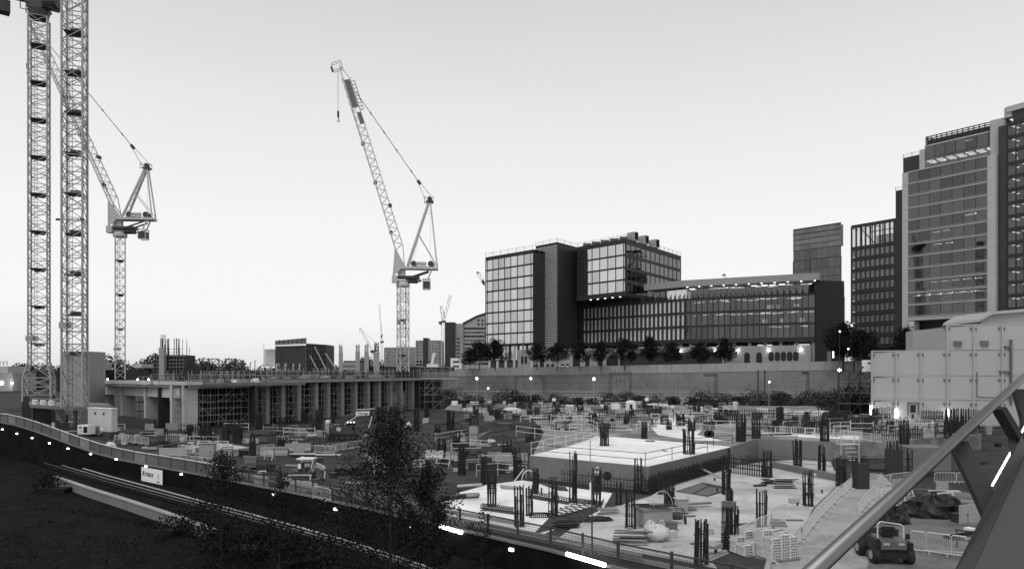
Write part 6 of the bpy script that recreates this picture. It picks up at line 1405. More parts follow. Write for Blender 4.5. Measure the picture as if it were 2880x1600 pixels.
# near and far lamp posts, gantries and bushes by the railway
def lamp_post(u, vt, vb, D, label, arm=0, lit='flood', m='steel', w=.16):
    b = P(u, vb, D); tp = P(u, vt, D); t = thing('lamp_post', label, 'lamp post', tuple(b), None)
    MB().bar(b, tp, w * 1.2, n=8, tw=.6).build('pole', m, t)
    if lit: MB().blob(tp + Vector((0, -.2, .2)), (.27, .27, .27), 0, 10).build('lamp_head', lit, t)
    else: MB().bar(tp, tp + Vector((.5, 0, .05)), .25, .12).build('lamp_head', m, t)
    return t
lamp_post(1341, 1066, 1126, 200, 'lamp post with a dazzling lamp at the left of the retaining wall')
lamp_post(1670, 1067, 1130, 195, 'lamp post with a dazzling lamp in the middle of the retaining wall')
lamp_post(1493, 1066, 1125, 200, 'slender pale lamp post with a dimmer lamp between the two dazzling ones', 0, 'lamp')
lamp_post(1373, 1094, 1126, 190, 'short lamp post with a weak lamp right of the left dazzling one', 0, 'lit', 'steel_d', .1)
lamp_post(2163, 1076, 1150, 175, 'tall thin mast with a white cap in front of the wall at right', 0, 'lit', 'steel', .12)
lamp_post(1907, 1066, 1140, 185, 'thin bare pole against the wall right of the gantries', 0, None, 'steel_d', .1)
lamp_post(2360, 1043, 1110, 155, 'dark post with a dazzling lamp beside the access stair', 0, 'flood', 'steel_d', .16)
lamp_post(2395, 917, 1030, 215, 'tallest lamp post on the plaza before the gridded tower', 0, 'lit', 'steel_d')
lamp_post(2361, 934, 1030, 216, 'lamp post on the plaza with a faint light by the dark end wall', 0, 'lit', 'steel_d', .14)
lamp_post(2385, 983, 1025, 212, 'short lamp post on the plaza between two taller ones', 0, 'lit', 'steel_d', .12)
lamp_post(2420, 995, 1025, 211, 'shortest bare post on the plaza at the wall end', 0, None, 'steel_d', .12)
lamp_post(1470, 947, 1030, 268, 'bare lamp column before the glass office base', 0, None, 'steel_d', .18)
lamp_post(1334, 955, 1036, 272, 'bare lamp column before the banded slab building', 0, None, 'steel_d', .14)
t = thing('lit_totem', 'thin glowing totem strip on the plaza beside the dark end wall', 'light', tuple(P(2343, 1015, 214))); a, b = P(2342, 988, 214), P(2344.5, 1006, 214); MB().bx(a.x, b.x, 213.8, 214.1, b.z, a.z).build('strip', 'lit', t); a, b = P(2327, 988, 214.2), P(2337, 1016, 214.2); MB().bx(a.x, b.x, 214.15, 214.6, b.z, a.z).build('panel', 'clad_m', t)
def gantry(u0, u1, vt, vb, D, label, wires=True, legs=2, top=0):
    t = thing('catenary_gantry', label, 'gantry', tuple(P(u0, vb, D)), 'overhead line gantries'); mb = MB()
    for u in ((u0, u1) if legs == 2 else (u1,)):
        for o in (-3, 3): mb.bar(P(u + o, vb, D), P(u + o, vt, D), .16)
        for k in range(9): mb.bar(P(u - 3, lerp(vb, vt, k / 9), D), P(u + 3, lerp(vb, vt, (k + 1) / 9), D), .1)
    for v in (vt, vt + 5): mb.bar(P(u0 - 3, v, D), P(u1 + 3, v, D), .2)
    n = 14
    for k in range(n): mb.bar(P(lerp(u0, u1, k / n), vt + (5 if k % 2 else 0), D), P(lerp(u0, u1, (k + 1) / n), vt + (0 if k % 2 else 5), D), .1)
    if legs == 2:
        mb.bar(P(u0 + 2, vt + 20, D), P(u0 + 12, vt + 6, D), .14); mb.bar(P(u1 - 2, vt + 20, D), P(u1 - 12, vt + 6, D), .14)
    for k in range(top): u = lerp(u0, u1, (k + .5) / top); mb.bar(P(u, vt, D), P(u, vt - 8, D), .12)
    mb.build('frame', 'steel_d', t)
    if wires:
        w = MB()
        for u in (lerp(u0, u1, .3), lerp(u0, u1, .5), lerp(u0, u1, .7)): w.bar(P(u, vt + 5, D), P(u, vt + 38, D), .1); w.bar(P(u - 9, vt + 26, D), P(u + 9, vt + 22, D), .08)
        w.build('dropper', 'steel_d', t)
gantry(1450, 1531, 1056, 1105, 226, 'dark catenary gantry at the left, nearest the deck end')
gantry(1716, 1774, 1048, 1110, 222, 'dark catenary gantry in the middle with insulators on top', True, 2, 6)
gantry(1982, 2014, 1052, 1110, 218, 'single leg catenary mast with a short arm right of the middle gantry', False, 1)
gantry(2257, 2272, 1046, 1100, 212, 'narrow lattice mast at the right before the retaining wall', False, 1)
for k, u in enumerate((2132, 2151)):
    D = 215; mb = MB().bar(P(u, 1110, D), P(u, 1040, D), .3); mb.bar(P(u - 5, 1046, D), P(u + 6, 1046, D), .15); solo('catenary_mast', mb, 'steel_d', ('left plain catenary pole of the pair right of the single leg mast', 'right plain catenary pole of the pair right of the single leg mast')[k], 'mast', group='plain catenary poles')
for k, v in enumerate((1074, 1083, 1089)):
    solo('overhead_wire', MB().bar(P(1290, v + 4, 224), P(2330, v, 214), .07), 'steel_d', ('top', 'middle', 'bottom')[k] + ' overhead line wire strung before the retaining wall', 'wire', group='overhead line wires')
# bushes
random.seed(41)
def make_bush(i, w, h, n=900, sz=.45):
    mb = MB(); 
    for k in range(5): leaves(mb, (random.uniform(-.5, .5) * w, random.uniform(-.3, .3) * w, random.uniform(.2, .55) * h), (w * random.uniform(.3, .55), w * .4, h * random.uniform(.3, .5)), n // 5, sz, shell=.25)
    mb.prism([(-w * .5, -w * .2), (w * .5, -w * .2), (w * .5, w * .25), (-w * .5, w * .25)], -2, h * .18)
    return mb
BM = [make_bush(i, w, h) for i, (w, h) in enumerate(((5, 3.6), (6, 4.6), (4.5, 3.0), (7, 5.2)))]
bo = []
bl = [(1305, 3), (1345, 1), (1400, 1), (1428, 3), (1462, 2), (1500, 2), (1550, 1), (1590, 3), (1624, 2), (1668, 2), (1705, 3), (1745, 3), (1800, 2), (1850, 1), (1892, 2), (1945, 2), (1985, 1), (2040, 1), (2085, 2), (2130, 1), (2180, 3), (2208, 3), (2250, 1), (2300, 3), (2330, 1), (1275, 3)]
bl.sort()
for k, (u, i) in enumerate(bl):
    D = 207 - (u - 1280) * .012 + random.uniform(-2, 4); b = P(u, 1125, D); b.z = 2.6
    lab = 'dark bush at the foot of the retaining wall, %s counted from the left' % ('number %d' % (k + 1))
    if i not in [x[0] for x in bo]:
        o = BM[i].build('bush', 'leaf'); bo.append((i, o))
    else: o = [x[1] for x in bo if x[0] == i][0].copy(); COL.objects.link(o)
    o.location = b; o.rotation_euler.z = random.uniform(0, 6.2); s_ = random.uniform(.5, 1.05); o.scale = (s_ * 1.15, s_ * 1.15, s_)
    tag(o, lab, 'bush', 'bushes along the foot of the retaining wall')
for k, (u, v, D, s_) in enumerate(((2385, 1130, 160, 1.6), (2420, 1140, 156, 1.5), (2345, 1130, 168, 1.5))):
    o = bo[k % len(bo)][1].copy(); COL.objects.link(o); b = P(u, v, D); o.location = (b.x, b.y, 2.2); o.scale = (s_,) * 3; tag(o, ('large dark bush below the access stair', 'large dark bush against the enclosure corner', 'large dark bush left of the access stair')[k], 'bush')
# ------------------------------------------------------------------ trees
def tree_mesh(h, cr, trunk, n, leaf, parts=9, seed=1, conic=0.0, low=.25):
    rng = random.Random(seed); tm, lm_ = MB(), MB(); top = Vector((0, 0, h))
    tm.bar((0, 0, 0), (0, 0, h * .5), trunk, n=7, tw=.6); tm.bar((0, 0, h * .5), (rng.uniform(-.2, .2), 0, h * .93), trunk * .6, n=6, tw=.25)
    for k in range(parts):
        f = (k + .5) / parts; a = k * 2.4 + rng.uniform(-.4, .4); z = h * lerp(low, .9, f); rad = cr * (1 - conic * f) * (math.sin(math.pi * min(1, .22 + .78 * f)) ** .6 + .15) * rng.uniform(.6, 1.0)
        e = Vector((math.cos(a) * rad, math.sin(a) * rad, z + h * .06)); s0 = Vector((0, 0, z - h * .12)); tm.bar(s0, e, trunk * .35 * (1.2 - f), n=5, tw=.3)
        for m in range(3):
            c = s0.lerp(e, .45 + .27 * m) + Vector((rng.uniform(-.2, .2), rng.uniform(-.2, .2), rng.uniform(-.1, .2))) * cr * .5; q = cr * rng.uniform(.24, .42) * (1.1 - .4 * f * conic)
            leaves(lm_, c, (q, q, q * .85), n // (parts * 3), leaf, shell=.0, rng=rng)
    leaves(lm_, (0, 0, h * .93), (cr * .2, cr * .2, h * .1), n // 18, leaf, shell=0, rng=rng)
    return tm, lm_
def plant(name, label, loc, tmlm, group=None, m='leaf', cat='tree'):
    t = thing(name, label, cat, (0, 0, 0), group); tmlm[0].build('trunk', 'bark', t); tmlm[1].build('crown', m, t); t.location = loc; return t
protos = []
pl_ = [(1349, 963, 252), (1393, 958, 252), (1511, 966, 250), (1567, 965, 250), (1630, 962, 249), (1690, 962, 248), (1757, 955, 247), (1828, 950, 246), (1890, 965, 245), (1968, 965, 243), (2038, 955, 242), (1322, 985, 262), (2425, 930, 214), (2548, 925, 180), (2372, 910, 226), (2402, 935, 222)]
pn_ = ['at the left end of the plaza wall', 'with a pointed crown beside the glass office corner', 'below the louvred stair tower', 'right of the louvred stair tower', 'under the finned office left corner', 'under the finned office, second along', 'under the finned office, third along', 'with the widest crown before the dark shopfront', 'small, before the dark shopfront middle', 'at the right part of the dark shopfront', 'beside the lit plinth wall at right', 'low, by the banded slab building', 'before the gridded tower left corner', 'under the tall panelled tower', 'in the gap beside the dark end wall', 'in the gap, lower one beside the gridded tower']
for k, ((u, v, D), nm_) in enumerate(zip(pl_, pn_)):
    b = P(u, 1038, D); b.z = 12; h = zz(v, D) - 12; i = k % 3
    if len(protos) < 3: o = plant('plaza_tree', 'plaza tree ' + nm_, b, tree_mesh(10, 4.6, .35, 5200, .42, 10, 60 + k, .3 if k != 1 else .7, .4), 'trees on the plaza', 'leaf_n'); protos.append(o)
    else: o = dup(protos[i], b, random.uniform(0, 6), 'plaza tree ' + nm_)
    s_ = h / 10; o.scale = (s_ * random.uniform(.9, 1.1),) * 2 + (s_,)
b = P(1098, 1700, 38); b.z = TR - .5
plant('foreground_tree', 'large leafy tree in the foreground before the site, left of centre', b, tree_mesh(zz(1165, 38) - b.z, 4.7, .2, 18000, .15, 24, 5, .62, .06), None, 'leaf_n')
b = P(622, 1600, 47); b.z = TR - .5
plant('foreground_tree', 'smaller leafy tree at left beside the contractor sign', b, tree_mesh(zz(1272, 47) - b.z, 3.2, .12, 5200, .16, 14, 9, .72, .08), None, 'leaf_n')
b = P(785, 1600, 45); b.z = TR - .5
plant('sapling', 'thin dark sapling between the two foreground trees', b, tree_mesh(zz(1325, 45) - b.z, 1.2, .1, 2400, .14, 9, 19, .3, .2), None, 'leaf_n')
b = P(1355, 1590, 40); b.z = 0.0 + TR
plant('sapling', 'small leafy shoot rising before the mesh fence right of the big tree', b, tree_mesh(zz(1432, 40) - b.z, 1.0, .06, 500, .14, 6, 23, .2, .45), None, 'leaf_n')
b = P(1200, 1600, 42); b.z = TR
plant('sapling', 'dense young tree at the right skirt of the big tree', b, tree_mesh(zz(1305, 42) - b.z, 1.6, .1, 5200, .15, 9, 29, .2, .2), None, 'leaf_n')
random.seed(51); mb = MB()
for k in range(900):
    u = random.uniform(-60, 1500); v = random.uniform(1400, 1700)
    c = G(u, max(v, 1400 + .2 * u), TR - .2)
    if c.y > 74: continue
    leaves(mb, (c.x, c.y, c.z + .2), (.7, .7, random.uniform(.3, .8)), 26, .16, shell=0)
kind(mb.build('embankment_undergrowth', 'leaf_n'), 'stuff')
for k, (u, v, s_, l) in enumerate(((150, 1385, .55, 'dark bush hiding the left end of the low track wall'), (520, 1500, .6, 'dark bush over the low track wall left of the smaller tree'), (610, 1545, .75, 'dark bush at the right end of the low track wall'), (720, 1560, .6, 'dark bush below the thin sapling'), (860, 1590, .7, 'dark bush between the sapling and the large tree'))):
    o = bo[k % len(bo)][1].copy(); o.data = o.data.copy(); o.data.materials[0] = M['leaf_n']; COL.objects.link(o); o.location = G(u, v, TR); o.scale = (s_ * .8, s_ * .8, s_); o.rotation_euler.z = k; tag(o, l, 'bush')
# ------------------------------------------------------------------ handrail and parapet of the walkway on the right
p0, p1 = P(2290, 1603, 2.52), P(2880, 1059, 6.3); d = (p1 - p0).normalized()
t = thing('handrail', 'round brushed steel handrail climbing across the right foreground', 'handrail', tuple(p0))
MB().tube(p0 - d * 1.6, p1 + d * 9, .031, 24).build('rail', 'chrome', t, smooth=True)
for (ps_, w) in (([(2808, 1147, 5.4), (2864, 1240, 5.4), (2880, 1300, 5.2)], .13), ([(2694, 1246, 4.45), (2755, 1370, 4.2), (2810, 1490, 4.0)], .11), ([(2870, 1096, 6.3), (2895, 1180, 6.2), (2900, 1300, 6.1)], .15)):
    mb = MB(); q = [P(*x) for x in ps_]
    for a, b in zip(q, q[1:]): mb.bar(a, b, w, .04)
    mb.build('post', 'dark_par', t)
l0, l1 = P(2791, 1364, 5.1), P(2851, 1256, 5.5)
MB().tube(l0, l1, .006, 8).build('light_strip', 'tube', t); MB().tube(P(2867, 1226, 5.7), P(2885, 1195, 5.8), .006, 8).build('light_strip', 'tube', t)
t = thing('walkway_parapet', 'dark framed grey metal parapet sloping away at the lower right corner', 'parapet', tuple(P(2800, 1500, 3.2)))
mb = MB(); A_, B_ = P(2735, 1610, 2.9), P(2890, 1268, 5.0); C_, D_ = P(3300, 1268, 4.2), P(3300, 1700, 2.4); e = Vector((0, .02, -.05))
mb.quad(A_, D_, C_, B_); mb.quad(A_ + e, B_ + e, C_ + e, D_ + e); mb.build('coping_sheet', 'parapet', t)
mb = MB(); a, b = P(2680, 1612, 2.95), P(2875, 1225, 5.1); a2, b2 = P(2733, 1612, 2.9), P(2888, 1270, 5.0)
mb.quad(a, a2, b2, b); dn = Vector((0, 0, -.35)); mb.quad(a, b, b + dn, a + dn); mb.quad(a + dn, b + dn, b2 + dn, a2 + dn); mb.quad(a2, a2 + dn, b2 + dn, b2); mb.build('edge_frame', 'dark_par', t)
# ------------------------------------------------------------------ machines, materials and clutter on the site
random.seed(303)
def LB(t, rz=0.0):
    """a builder whose coordinates are local to thing t"""
    m = MB(); m.t = t; return m
def put(mb, name, m, t, smooth=False):
    w = wloc(t); mb.v = [(x + w.x, y + w.y, z + w.z) for x, y, z in mb.v]; return mb.build(name, m, t, smooth=smooth)
def track(t, x0, x1, y, w, h, m='rubber'):
    mb = MB(); r = h / 2; pr = []
    for k in range(9): a = math.pi / 2 + math.pi * k / 8; pr.append((x0 + r + r * math.cos(a), r + r * math.sin(a)))
    for k in range(9): a = -math.pi / 2 + math.pi * k / 8; pr.append((x1 - r + r * math.cos(a), r + r * math.sin(a)))
    n = len(pr); mb.v = [(x, y - w / 2, z) for x, z in pr] + [(x, y + w / 2, z) for x, z in pr]
    mb.f = [tuple(range(n)), tuple(reversed(range(n, 2 * n)))] + [(i, n + i, n + (i + 1) % n, (i + 1) % n) for i in range(n)]
    for k in range(14): x = lerp(x0 + .2, x1 - .2, k / 13); mb.bx(x - .06, x + .06, y - w / 2 - .02, y + w / 2 + .02, -.02, .05); mb.bx(x - .06, x + .06, y - w / 2 - .02, y + w / 2 + .02, h - .04, h + .03)
    o = put(mb, 'track', m, t)
    wl = MB()
    for k in range(5): wl.lathe((lerp(x0 + r, x1 - r, k / 4), y - w / 2 - .04, r), [(.05, 0), (r * .55, .01), (r * .55, .1)], 10, 'y')
    w_ = wloc(t); wl.v = [(a + w_.x, b + w_.y, c + w_.z) for a, b, c in wl.v]; wl.build('rollers', 'steel_d', o)
# large excavator
b = G(965, 1237); t = thing('excavator', 'large dark tracked excavator with raised boom in front of the long deck', 'excavator', tuple(b))
track(t, -2.3, 2.3, -1.0, .6, .95); track(t, -2.3, 2.3, 1.0, .6, .95)
m = MB().bx(-.9, .9, -.7, .7, .4, 1.0); put(m, 'undercarriage', 'steel_d', t)
m = MB(); m.prism([(-2.1, -1.3), (1.6, -1.3), (1.9, 0), (1.6, 1.3), (-2.1, 1.3)], 1.05, 2.3); m.bx(-1.6, .3, -1.1, 1.2, 2.3, 2.6); put(m, 'house', 'mach_d', t)
m = MB().prism([(-2.75, -1.3), (-2.1, -1.35), (-2.1, 1.3), (-2.75, 1.1)], 1.0, 2.9); put(m, 'counterweight', 'conc_mid', t)
m = MB().bx(-2.7, -2.1, -1.1, .6, 2.92, 3.3); put(m, 'white_box', 'white', t)
m = MB(); m.box((-.55, -1.36, 1.9), (.7, .02, .6), rot=Matrix.Rotation(.3, 3, 'Y')); put(m, 'side_plate', 'conc_l', t)
m = MB()
for x in (.7, 2.0):
    for y in (-1.25, -.2): m.bar((x, y, 1.1), (x, y, 2.95), .12)
m.prism([(.6, -1.35), (2.15, -1.35), (2.15, -.1), (.6, -.1)], 2.95, 3.08); m.bx(.7, 2.05, -1.25, -.15, 1.05, 1.7); c = put(m, 'cab', 'mach_d', t)
m = MB(); m.bx(.78, 1.95, -1.24, -1.22, 1.72, 2.9); w_ = wloc(t); m.v = [(a + w_.x, bb + w_.y, z + w_.z) for a, bb, z in m.v]; m.build('window', 'see', c)
m = MB()
for k in range(3): m.box((.9 + .5 * k, -1.42, 3.02), (.25, .06, .12))
put(m, 'work_light', 'lit', t)
m = MB(); m.bar((-.4, .1, 1.9), (.2, .1, 4.0), .75, .5); m.bar((.05, .1, 3.85), (5.0, .1, 4.55), .8, .45, tw=.6); bo_ = put(m, 'boom', 'mach_d', t)
m = MB(); m.bar((2.2, .1, 5.0), (5.1, .1, 5.15), .16, .14); m.bar((.2, -.2, 2.6), (2.2, -.2, 3.9), .16); put(m, 'hydraulic_ram', 'conc_l', t)
m = MB(); m.bar((5.2, .1, 4.9), (3.9, .1, 1.2), .5, .35, tw=.7); put(m, 'stick', 'mach_d', t)
m = MB(); m.bar((4.75, -.12, 3.9), (4.15, -.12, 2.0), .14); put(m, 'bucket_ram', 'white', t)
m = MB(); m.prism([(3.1, -.5), (4.1, -.5), (4.1, .7), (3.1, .7)], [.35, .9, .9, .35], [.6, 1.35, 1.35, .6]); m.bx(3.05, 3.3, -.5, .7, .3, .7); put(m, 'bucket', 'conc_mid', t)
m = MB(); m.prism([(2.1, -.35), (4.3, -.35), (4.3, -.33), (2.1, -.33)], [3.95, 4.1, 4.1, 3.95], [4.7, 4.8, 4.8, 4.7]); o = put(m, 'sign_board', 'sign', bo_)
text(o, 'Careys', wloc(t) + Vector((3.25, -.37, 4.35)), .62, (R(90), -.05, 0), 'ink')
t.rotation_euler.z = .12
# small excavator
b = G(862, 1357); t = thing('mini_excavator', 'small dark excavator with a white roof behind the mesh fence', 'excavator', tuple(b))
track(t, -.9, .9, -.6, .32, .5); track(t, -.9, .9, .6, .32, .5)
m = MB(); m.prism([(-1.3, -.5), (-1.0, -.75), (.7, -.75), (.7, .75), (-1.0, .75), (-1.3, .5)], .55, 1.15); m.blob((-.9, 0, 1.1), (.5, .7, .4), 0, 12); put(m, 'house', 'mach_d', t)
m = MB()
for x in (-.55, .65):
    for y in (-.6, .45): m.bar((x, y, 1.1), (x, y, 2.4), .07)
m.bx(-.5, .1, -.5, .4, 1.15, 1.6); m.bx(-.5, -.35, -.45, .35, 1.6, 2.05); put(m, 'cab', 'mach_d', t)
m = MB(); m.prism([(-.75, -.75), (.9, -.75), (.9, .6), (-.75, .6)], 2.4, 2.52); m.lathe((-.35, -.2, 2.52), [(.1, 0), (.1, .12), (.02, .16)], 10); put(m, 'roof', 'white', t)
m = MB().box((-.45, -.68, 1.75), (.3, .04, .5)); put(m, 'panel', 'white', t)
m = MB(); m.bar((.5, 0, .9), (.95, 0, 1.75), .3, .22); m.bar((.9, 0, 1.78), (1.95, 0, 1.38), .34, .24); put(m, 'boom', 'conc_mid', t)
m = MB(); m.bar((1.0, -.02, 2.0), (1.5, -.02, 1.85), .08); m.bar((1.55, -.02, 1.8), (1.95, -.02, 1.6), .08); m.bar((1.98, -.1, 1.2), (1.9, -.1, .5), .08); put(m, 'hydraulic_ram', 'white', t)
m = MB().bar((1.95, 0, 1.45), (1.7, 0, .3), .22, .16); put(m, 'stick', 'mach_d', t)
m = MB(); m.prism([(1.2, -.3), (1.75, -.3), (1.75, .3), (1.2, .3)], [.0, .1, .1, .0], [.2, .5, .5, .2]); put(m, 'bucket', 'steel_d', t)
m = MB().box((1.35, -.15, 1.62), (.4, .02, .16), rot=Matrix.Rotation(.36, 3, 'Y')); put(m, 'name_plate', 'sign', t)
m = MB(); m.prism([(1.0, -.8), (1.2, -.8), (1.2, .8), (1.0, .8)], 0, .4); put(m, 'blade', 'steel_d', t)
t.rotation_euler.z = -.1
# dumper seen from behind
b = G(2509, 1586); t = thing('site_dumper', 'parked site dumper seen from behind with a roll bar, below the handrail', 'dumper', tuple(b))
for nm, x, y in (('wheel', -.95, .1), ('wheel', .95, .1), ('wheel', -.98, 2.0), ('wheel', .98, 2.0)):
    m = MB(); m.lathe((x - .2, y, .52), [(.3, 0), (.48, .02), (.52, .1), (.52, .3), (.48, .38), (.3, .4)], 18, 'x'); o = put(m, nm, 'rubber', t)
    m = MB(); m.lathe((x - .22, y, .52), [(.05, 0), (.26, .0), (.26, .44), (.05, .44)], 12, 'x'); w_ = wloc(t); m.v = [(a + w_.x, bb + w_.y, z + w_.z) for a, bb, z in m.v]; m.build('rim', 'steel', o)
m = MB(); m.bx(-.75, .75, -.15, 2.6, .45, .85); m.bx(-.8, .8, -.35, -.1, .4, .7); put(m, 'chassis', 'black', t)
m = MB(); m.prism([(-.72, -.25), (.72, -.25), (.78, 1.0), (-.78, 1.0)], [.9, .9, .9, .9], [1.35, 1.35, 1.55, 1.55]); put(m, 'engine_cover', 'dumper', t)
for s_ in (-1, 1): m = MB().box((s_ * .42, -.262, 1.22), (.34, .02, .14)); put(m, 'plate', 'offw', t); m = MB().box((s_ * .88, -.3, .62), (.12, .06, .12)); put(m, 'tail_light', 'lit2' if s_ > 0 else 'conc', t)
m = MB(); m.path([Vector((-.7, .25, 1.3)), Vector((-.7, .25, 2.25)), Vector((-.55, .25, 2.4)), Vector((.6, .25, 2.25)), Vector((.75, .25, 2.1)), Vector((.75, .25, 1.3))], .04, 8); put(m, 'roll_bar', 'galv', t)
m = MB(); m.bx(-.35, .35, .55, 1.0, 1.55, 1.7); m.bx(-.35, .35, .5, .6, 1.7, 2.05)
for k in range(5): m.tube((-.45, .3 + .02 * k, 1.62 + k * .09), (.5, .34, 1.58 + k * .085), .04, 6)
put(m, 'seat', 'black', t)
m = MB(); m.prism([(-.95, 1.7), (.95, 1.7), (1.0, 3.4), (-1.0, 3.4)], [.9, .9, 1.1, 1.1], [1.75, 1.75, 1.6, 1.6]); put(m, 'skip', 'mach_d', t)
m = MB(); m.bx(-1.05, -.78, -.3, .9, .85, 1.5); m.bx(.78, 1.05, -.3, .9, .85, 1.3); m.lathe((1.0, .3, 1.4), [(.12, 0), (.12, .3)], 10); put(m, 'mudguard', 'black', t)
t.rotation_euler.z = -.08
# white generator and neighbours at left
b = Gt(243, 1222); t = thing('generator', 'white boxed generator set with a dark grille in the left yard', 'generator', tuple(b))
m = MB().bx(-1.1, 1.1, -.6, .6, .1, 1.5); put(m, 'casing', 'white', t); m = MB(); m.bx(.15, .95, -.63, -.6, .35, 1.25); put(m, 'grille', 'black', t)
m = MB(); m.bx(-.75, -.2, -.62, -.6, 1.0, 1.2); m.bx(-.6, -.5, -.62, -.6, .5, .6); m.bx(-.3, -.2, -.62, -.6, .5, .6); put(m, 'panel_print', 'ink', t); m = MB().bx(-1.2, 1.2, -.65, .65, 0, .12); put(m, 'skid', 'black', t)
t.rotation_euler.z = -.35
def simple(name, label, cat, u, v, w, d_, h, m, z=None, rz=0, shape='box', group=None, u2=None):
    c = Gt(u, v) if z is None else G(u, v, z); k = c.y / F; mb = MB(); W_, H_ = w * k, h * k
    if shape == 'box': mb.box((c.x, c.y + d_ / 2, c.z + H_ / 2), (W_, d_, H_), rz)
    elif shape == 'heap': mb.blob((c.x, c.y + d_ / 2, c.z + .05), (W_ / 2, d_ / 2, H_), .16, 30, .9)
    elif shape == 'bag': mb.blob((c.x, c.y + d_ / 2, c.z + H_ * .48), (W_ / 2, d_ / 2, H_ * .55), .16, 12, .12)
    elif shape == 'tubes':
        for i in range(7): mb.tube((c.x - W_ / 2 + random.uniform(-.1, .1), c.y + random.uniform(0, d_), c.z + .06 + random.uniform(0, H_)), (c.x + W_ / 2, c.y + random.uniform(0, d_), c.z + .06 + random.uniform(0, H_)), .05, 6)
    elif shape == 'planks':
        for i in range(8): mb.box((c.x + random.uniform(-.2, .2), c.y + random.uniform(0, d_), c.z + .04 + H_ * (i / 8)), (W_ * random.uniform(.7, 1), .22, .06), rz + random.uniform(-.12, .12))
    elif shape == 'roll': mb.tube((c.x - W_ / 2, c.y, c.z + H_ / 2), (c.x + W_ / 2, c.y + d_, c.z + H_ / 2), H_ / 2, 12)
    elif shape == 'cup': mb.lathe(tuple(c), [(W_ * .35, 0), (W_ * .5, H_)], 12)
    elif shape == 'sheet':
        a = [c + Vector((-W_ / 2, 0, 0)), c + Vector((W_ / 2, 0, 0)), c + Vector((W_ / 2 * .95, d_, H_)), c + Vector((-W_ / 2, d_ * .9, H_ * .9))]; mb.quad(*a); mb.quad(*[p + Vector((0, .05, -.04)) for p in reversed(a)])
    elif shape == 'jersey':
        l = Vector((math.cos(rz), math.sin(rz), 0)) * W_ / 2; n = Vector((-math.sin(rz), math.cos(rz), 0))
        pr = [(-.3, 0), (-.3, .15), (-.12, .45), (-.09, 1), (.09, 1), (.12, .45), (.3, .15), (.3, 0)]
        f = [c - l + n * a + Vector((0, 0, b_ * H_)) for a, b_ in pr]; g = [c + l + n * a + Vector((0, 0, b_ * H_)) for a, b_ in pr]; q = len(f); mb.v = [tuple(p) for p in f + g]
        mb.f = [tuple(range(q)), tuple(reversed(range(q, 2 * q)))] + [(i, q + i, q + (i + 1) % q, (i + 1) % q) for i in range(q)]
    return solo(name, mb, m, label, cat, tuple(c), group, smooth=shape in ('bag', 'roll'))
for k, (u, v, w, h, rz, l) in enumerate(((118, 1199, 56, 22, -.6, 'long concrete traffic barrier at the left beside the dark platform'), (151, 1208, 16, 20, -.6, 'short end piece of concrete traffic barrier beside the long one'), (40, 1192, 70, 18, -.5, 'low concrete barrier at the far left edge of the yard'),
    (771, 1280, 74, 24, .12, 'concrete traffic barrier left of the pair above the small excavator'), (838, 1268, 70, 22, .14, 'concrete traffic barrier right of the pair above the small excavator'), (1222, 1288, 52, 22, -.2, 'pale concrete barrier with a dark square at the right of the big tree'), (1275, 1290, 44, 20, -.2, 'dark concrete barrier right of the big tree, behind rebar'), (690, 1192, 42, 14, .1, 'pale concrete barrier before the lower deck columns'))):
    simple('concrete_barrier', l, 'barrier', u, v, w, .6, h, 'conc_l' if k < 3 or k == 5 else 'conc_mid', None, rz, 'jersey', 'concrete barriers')
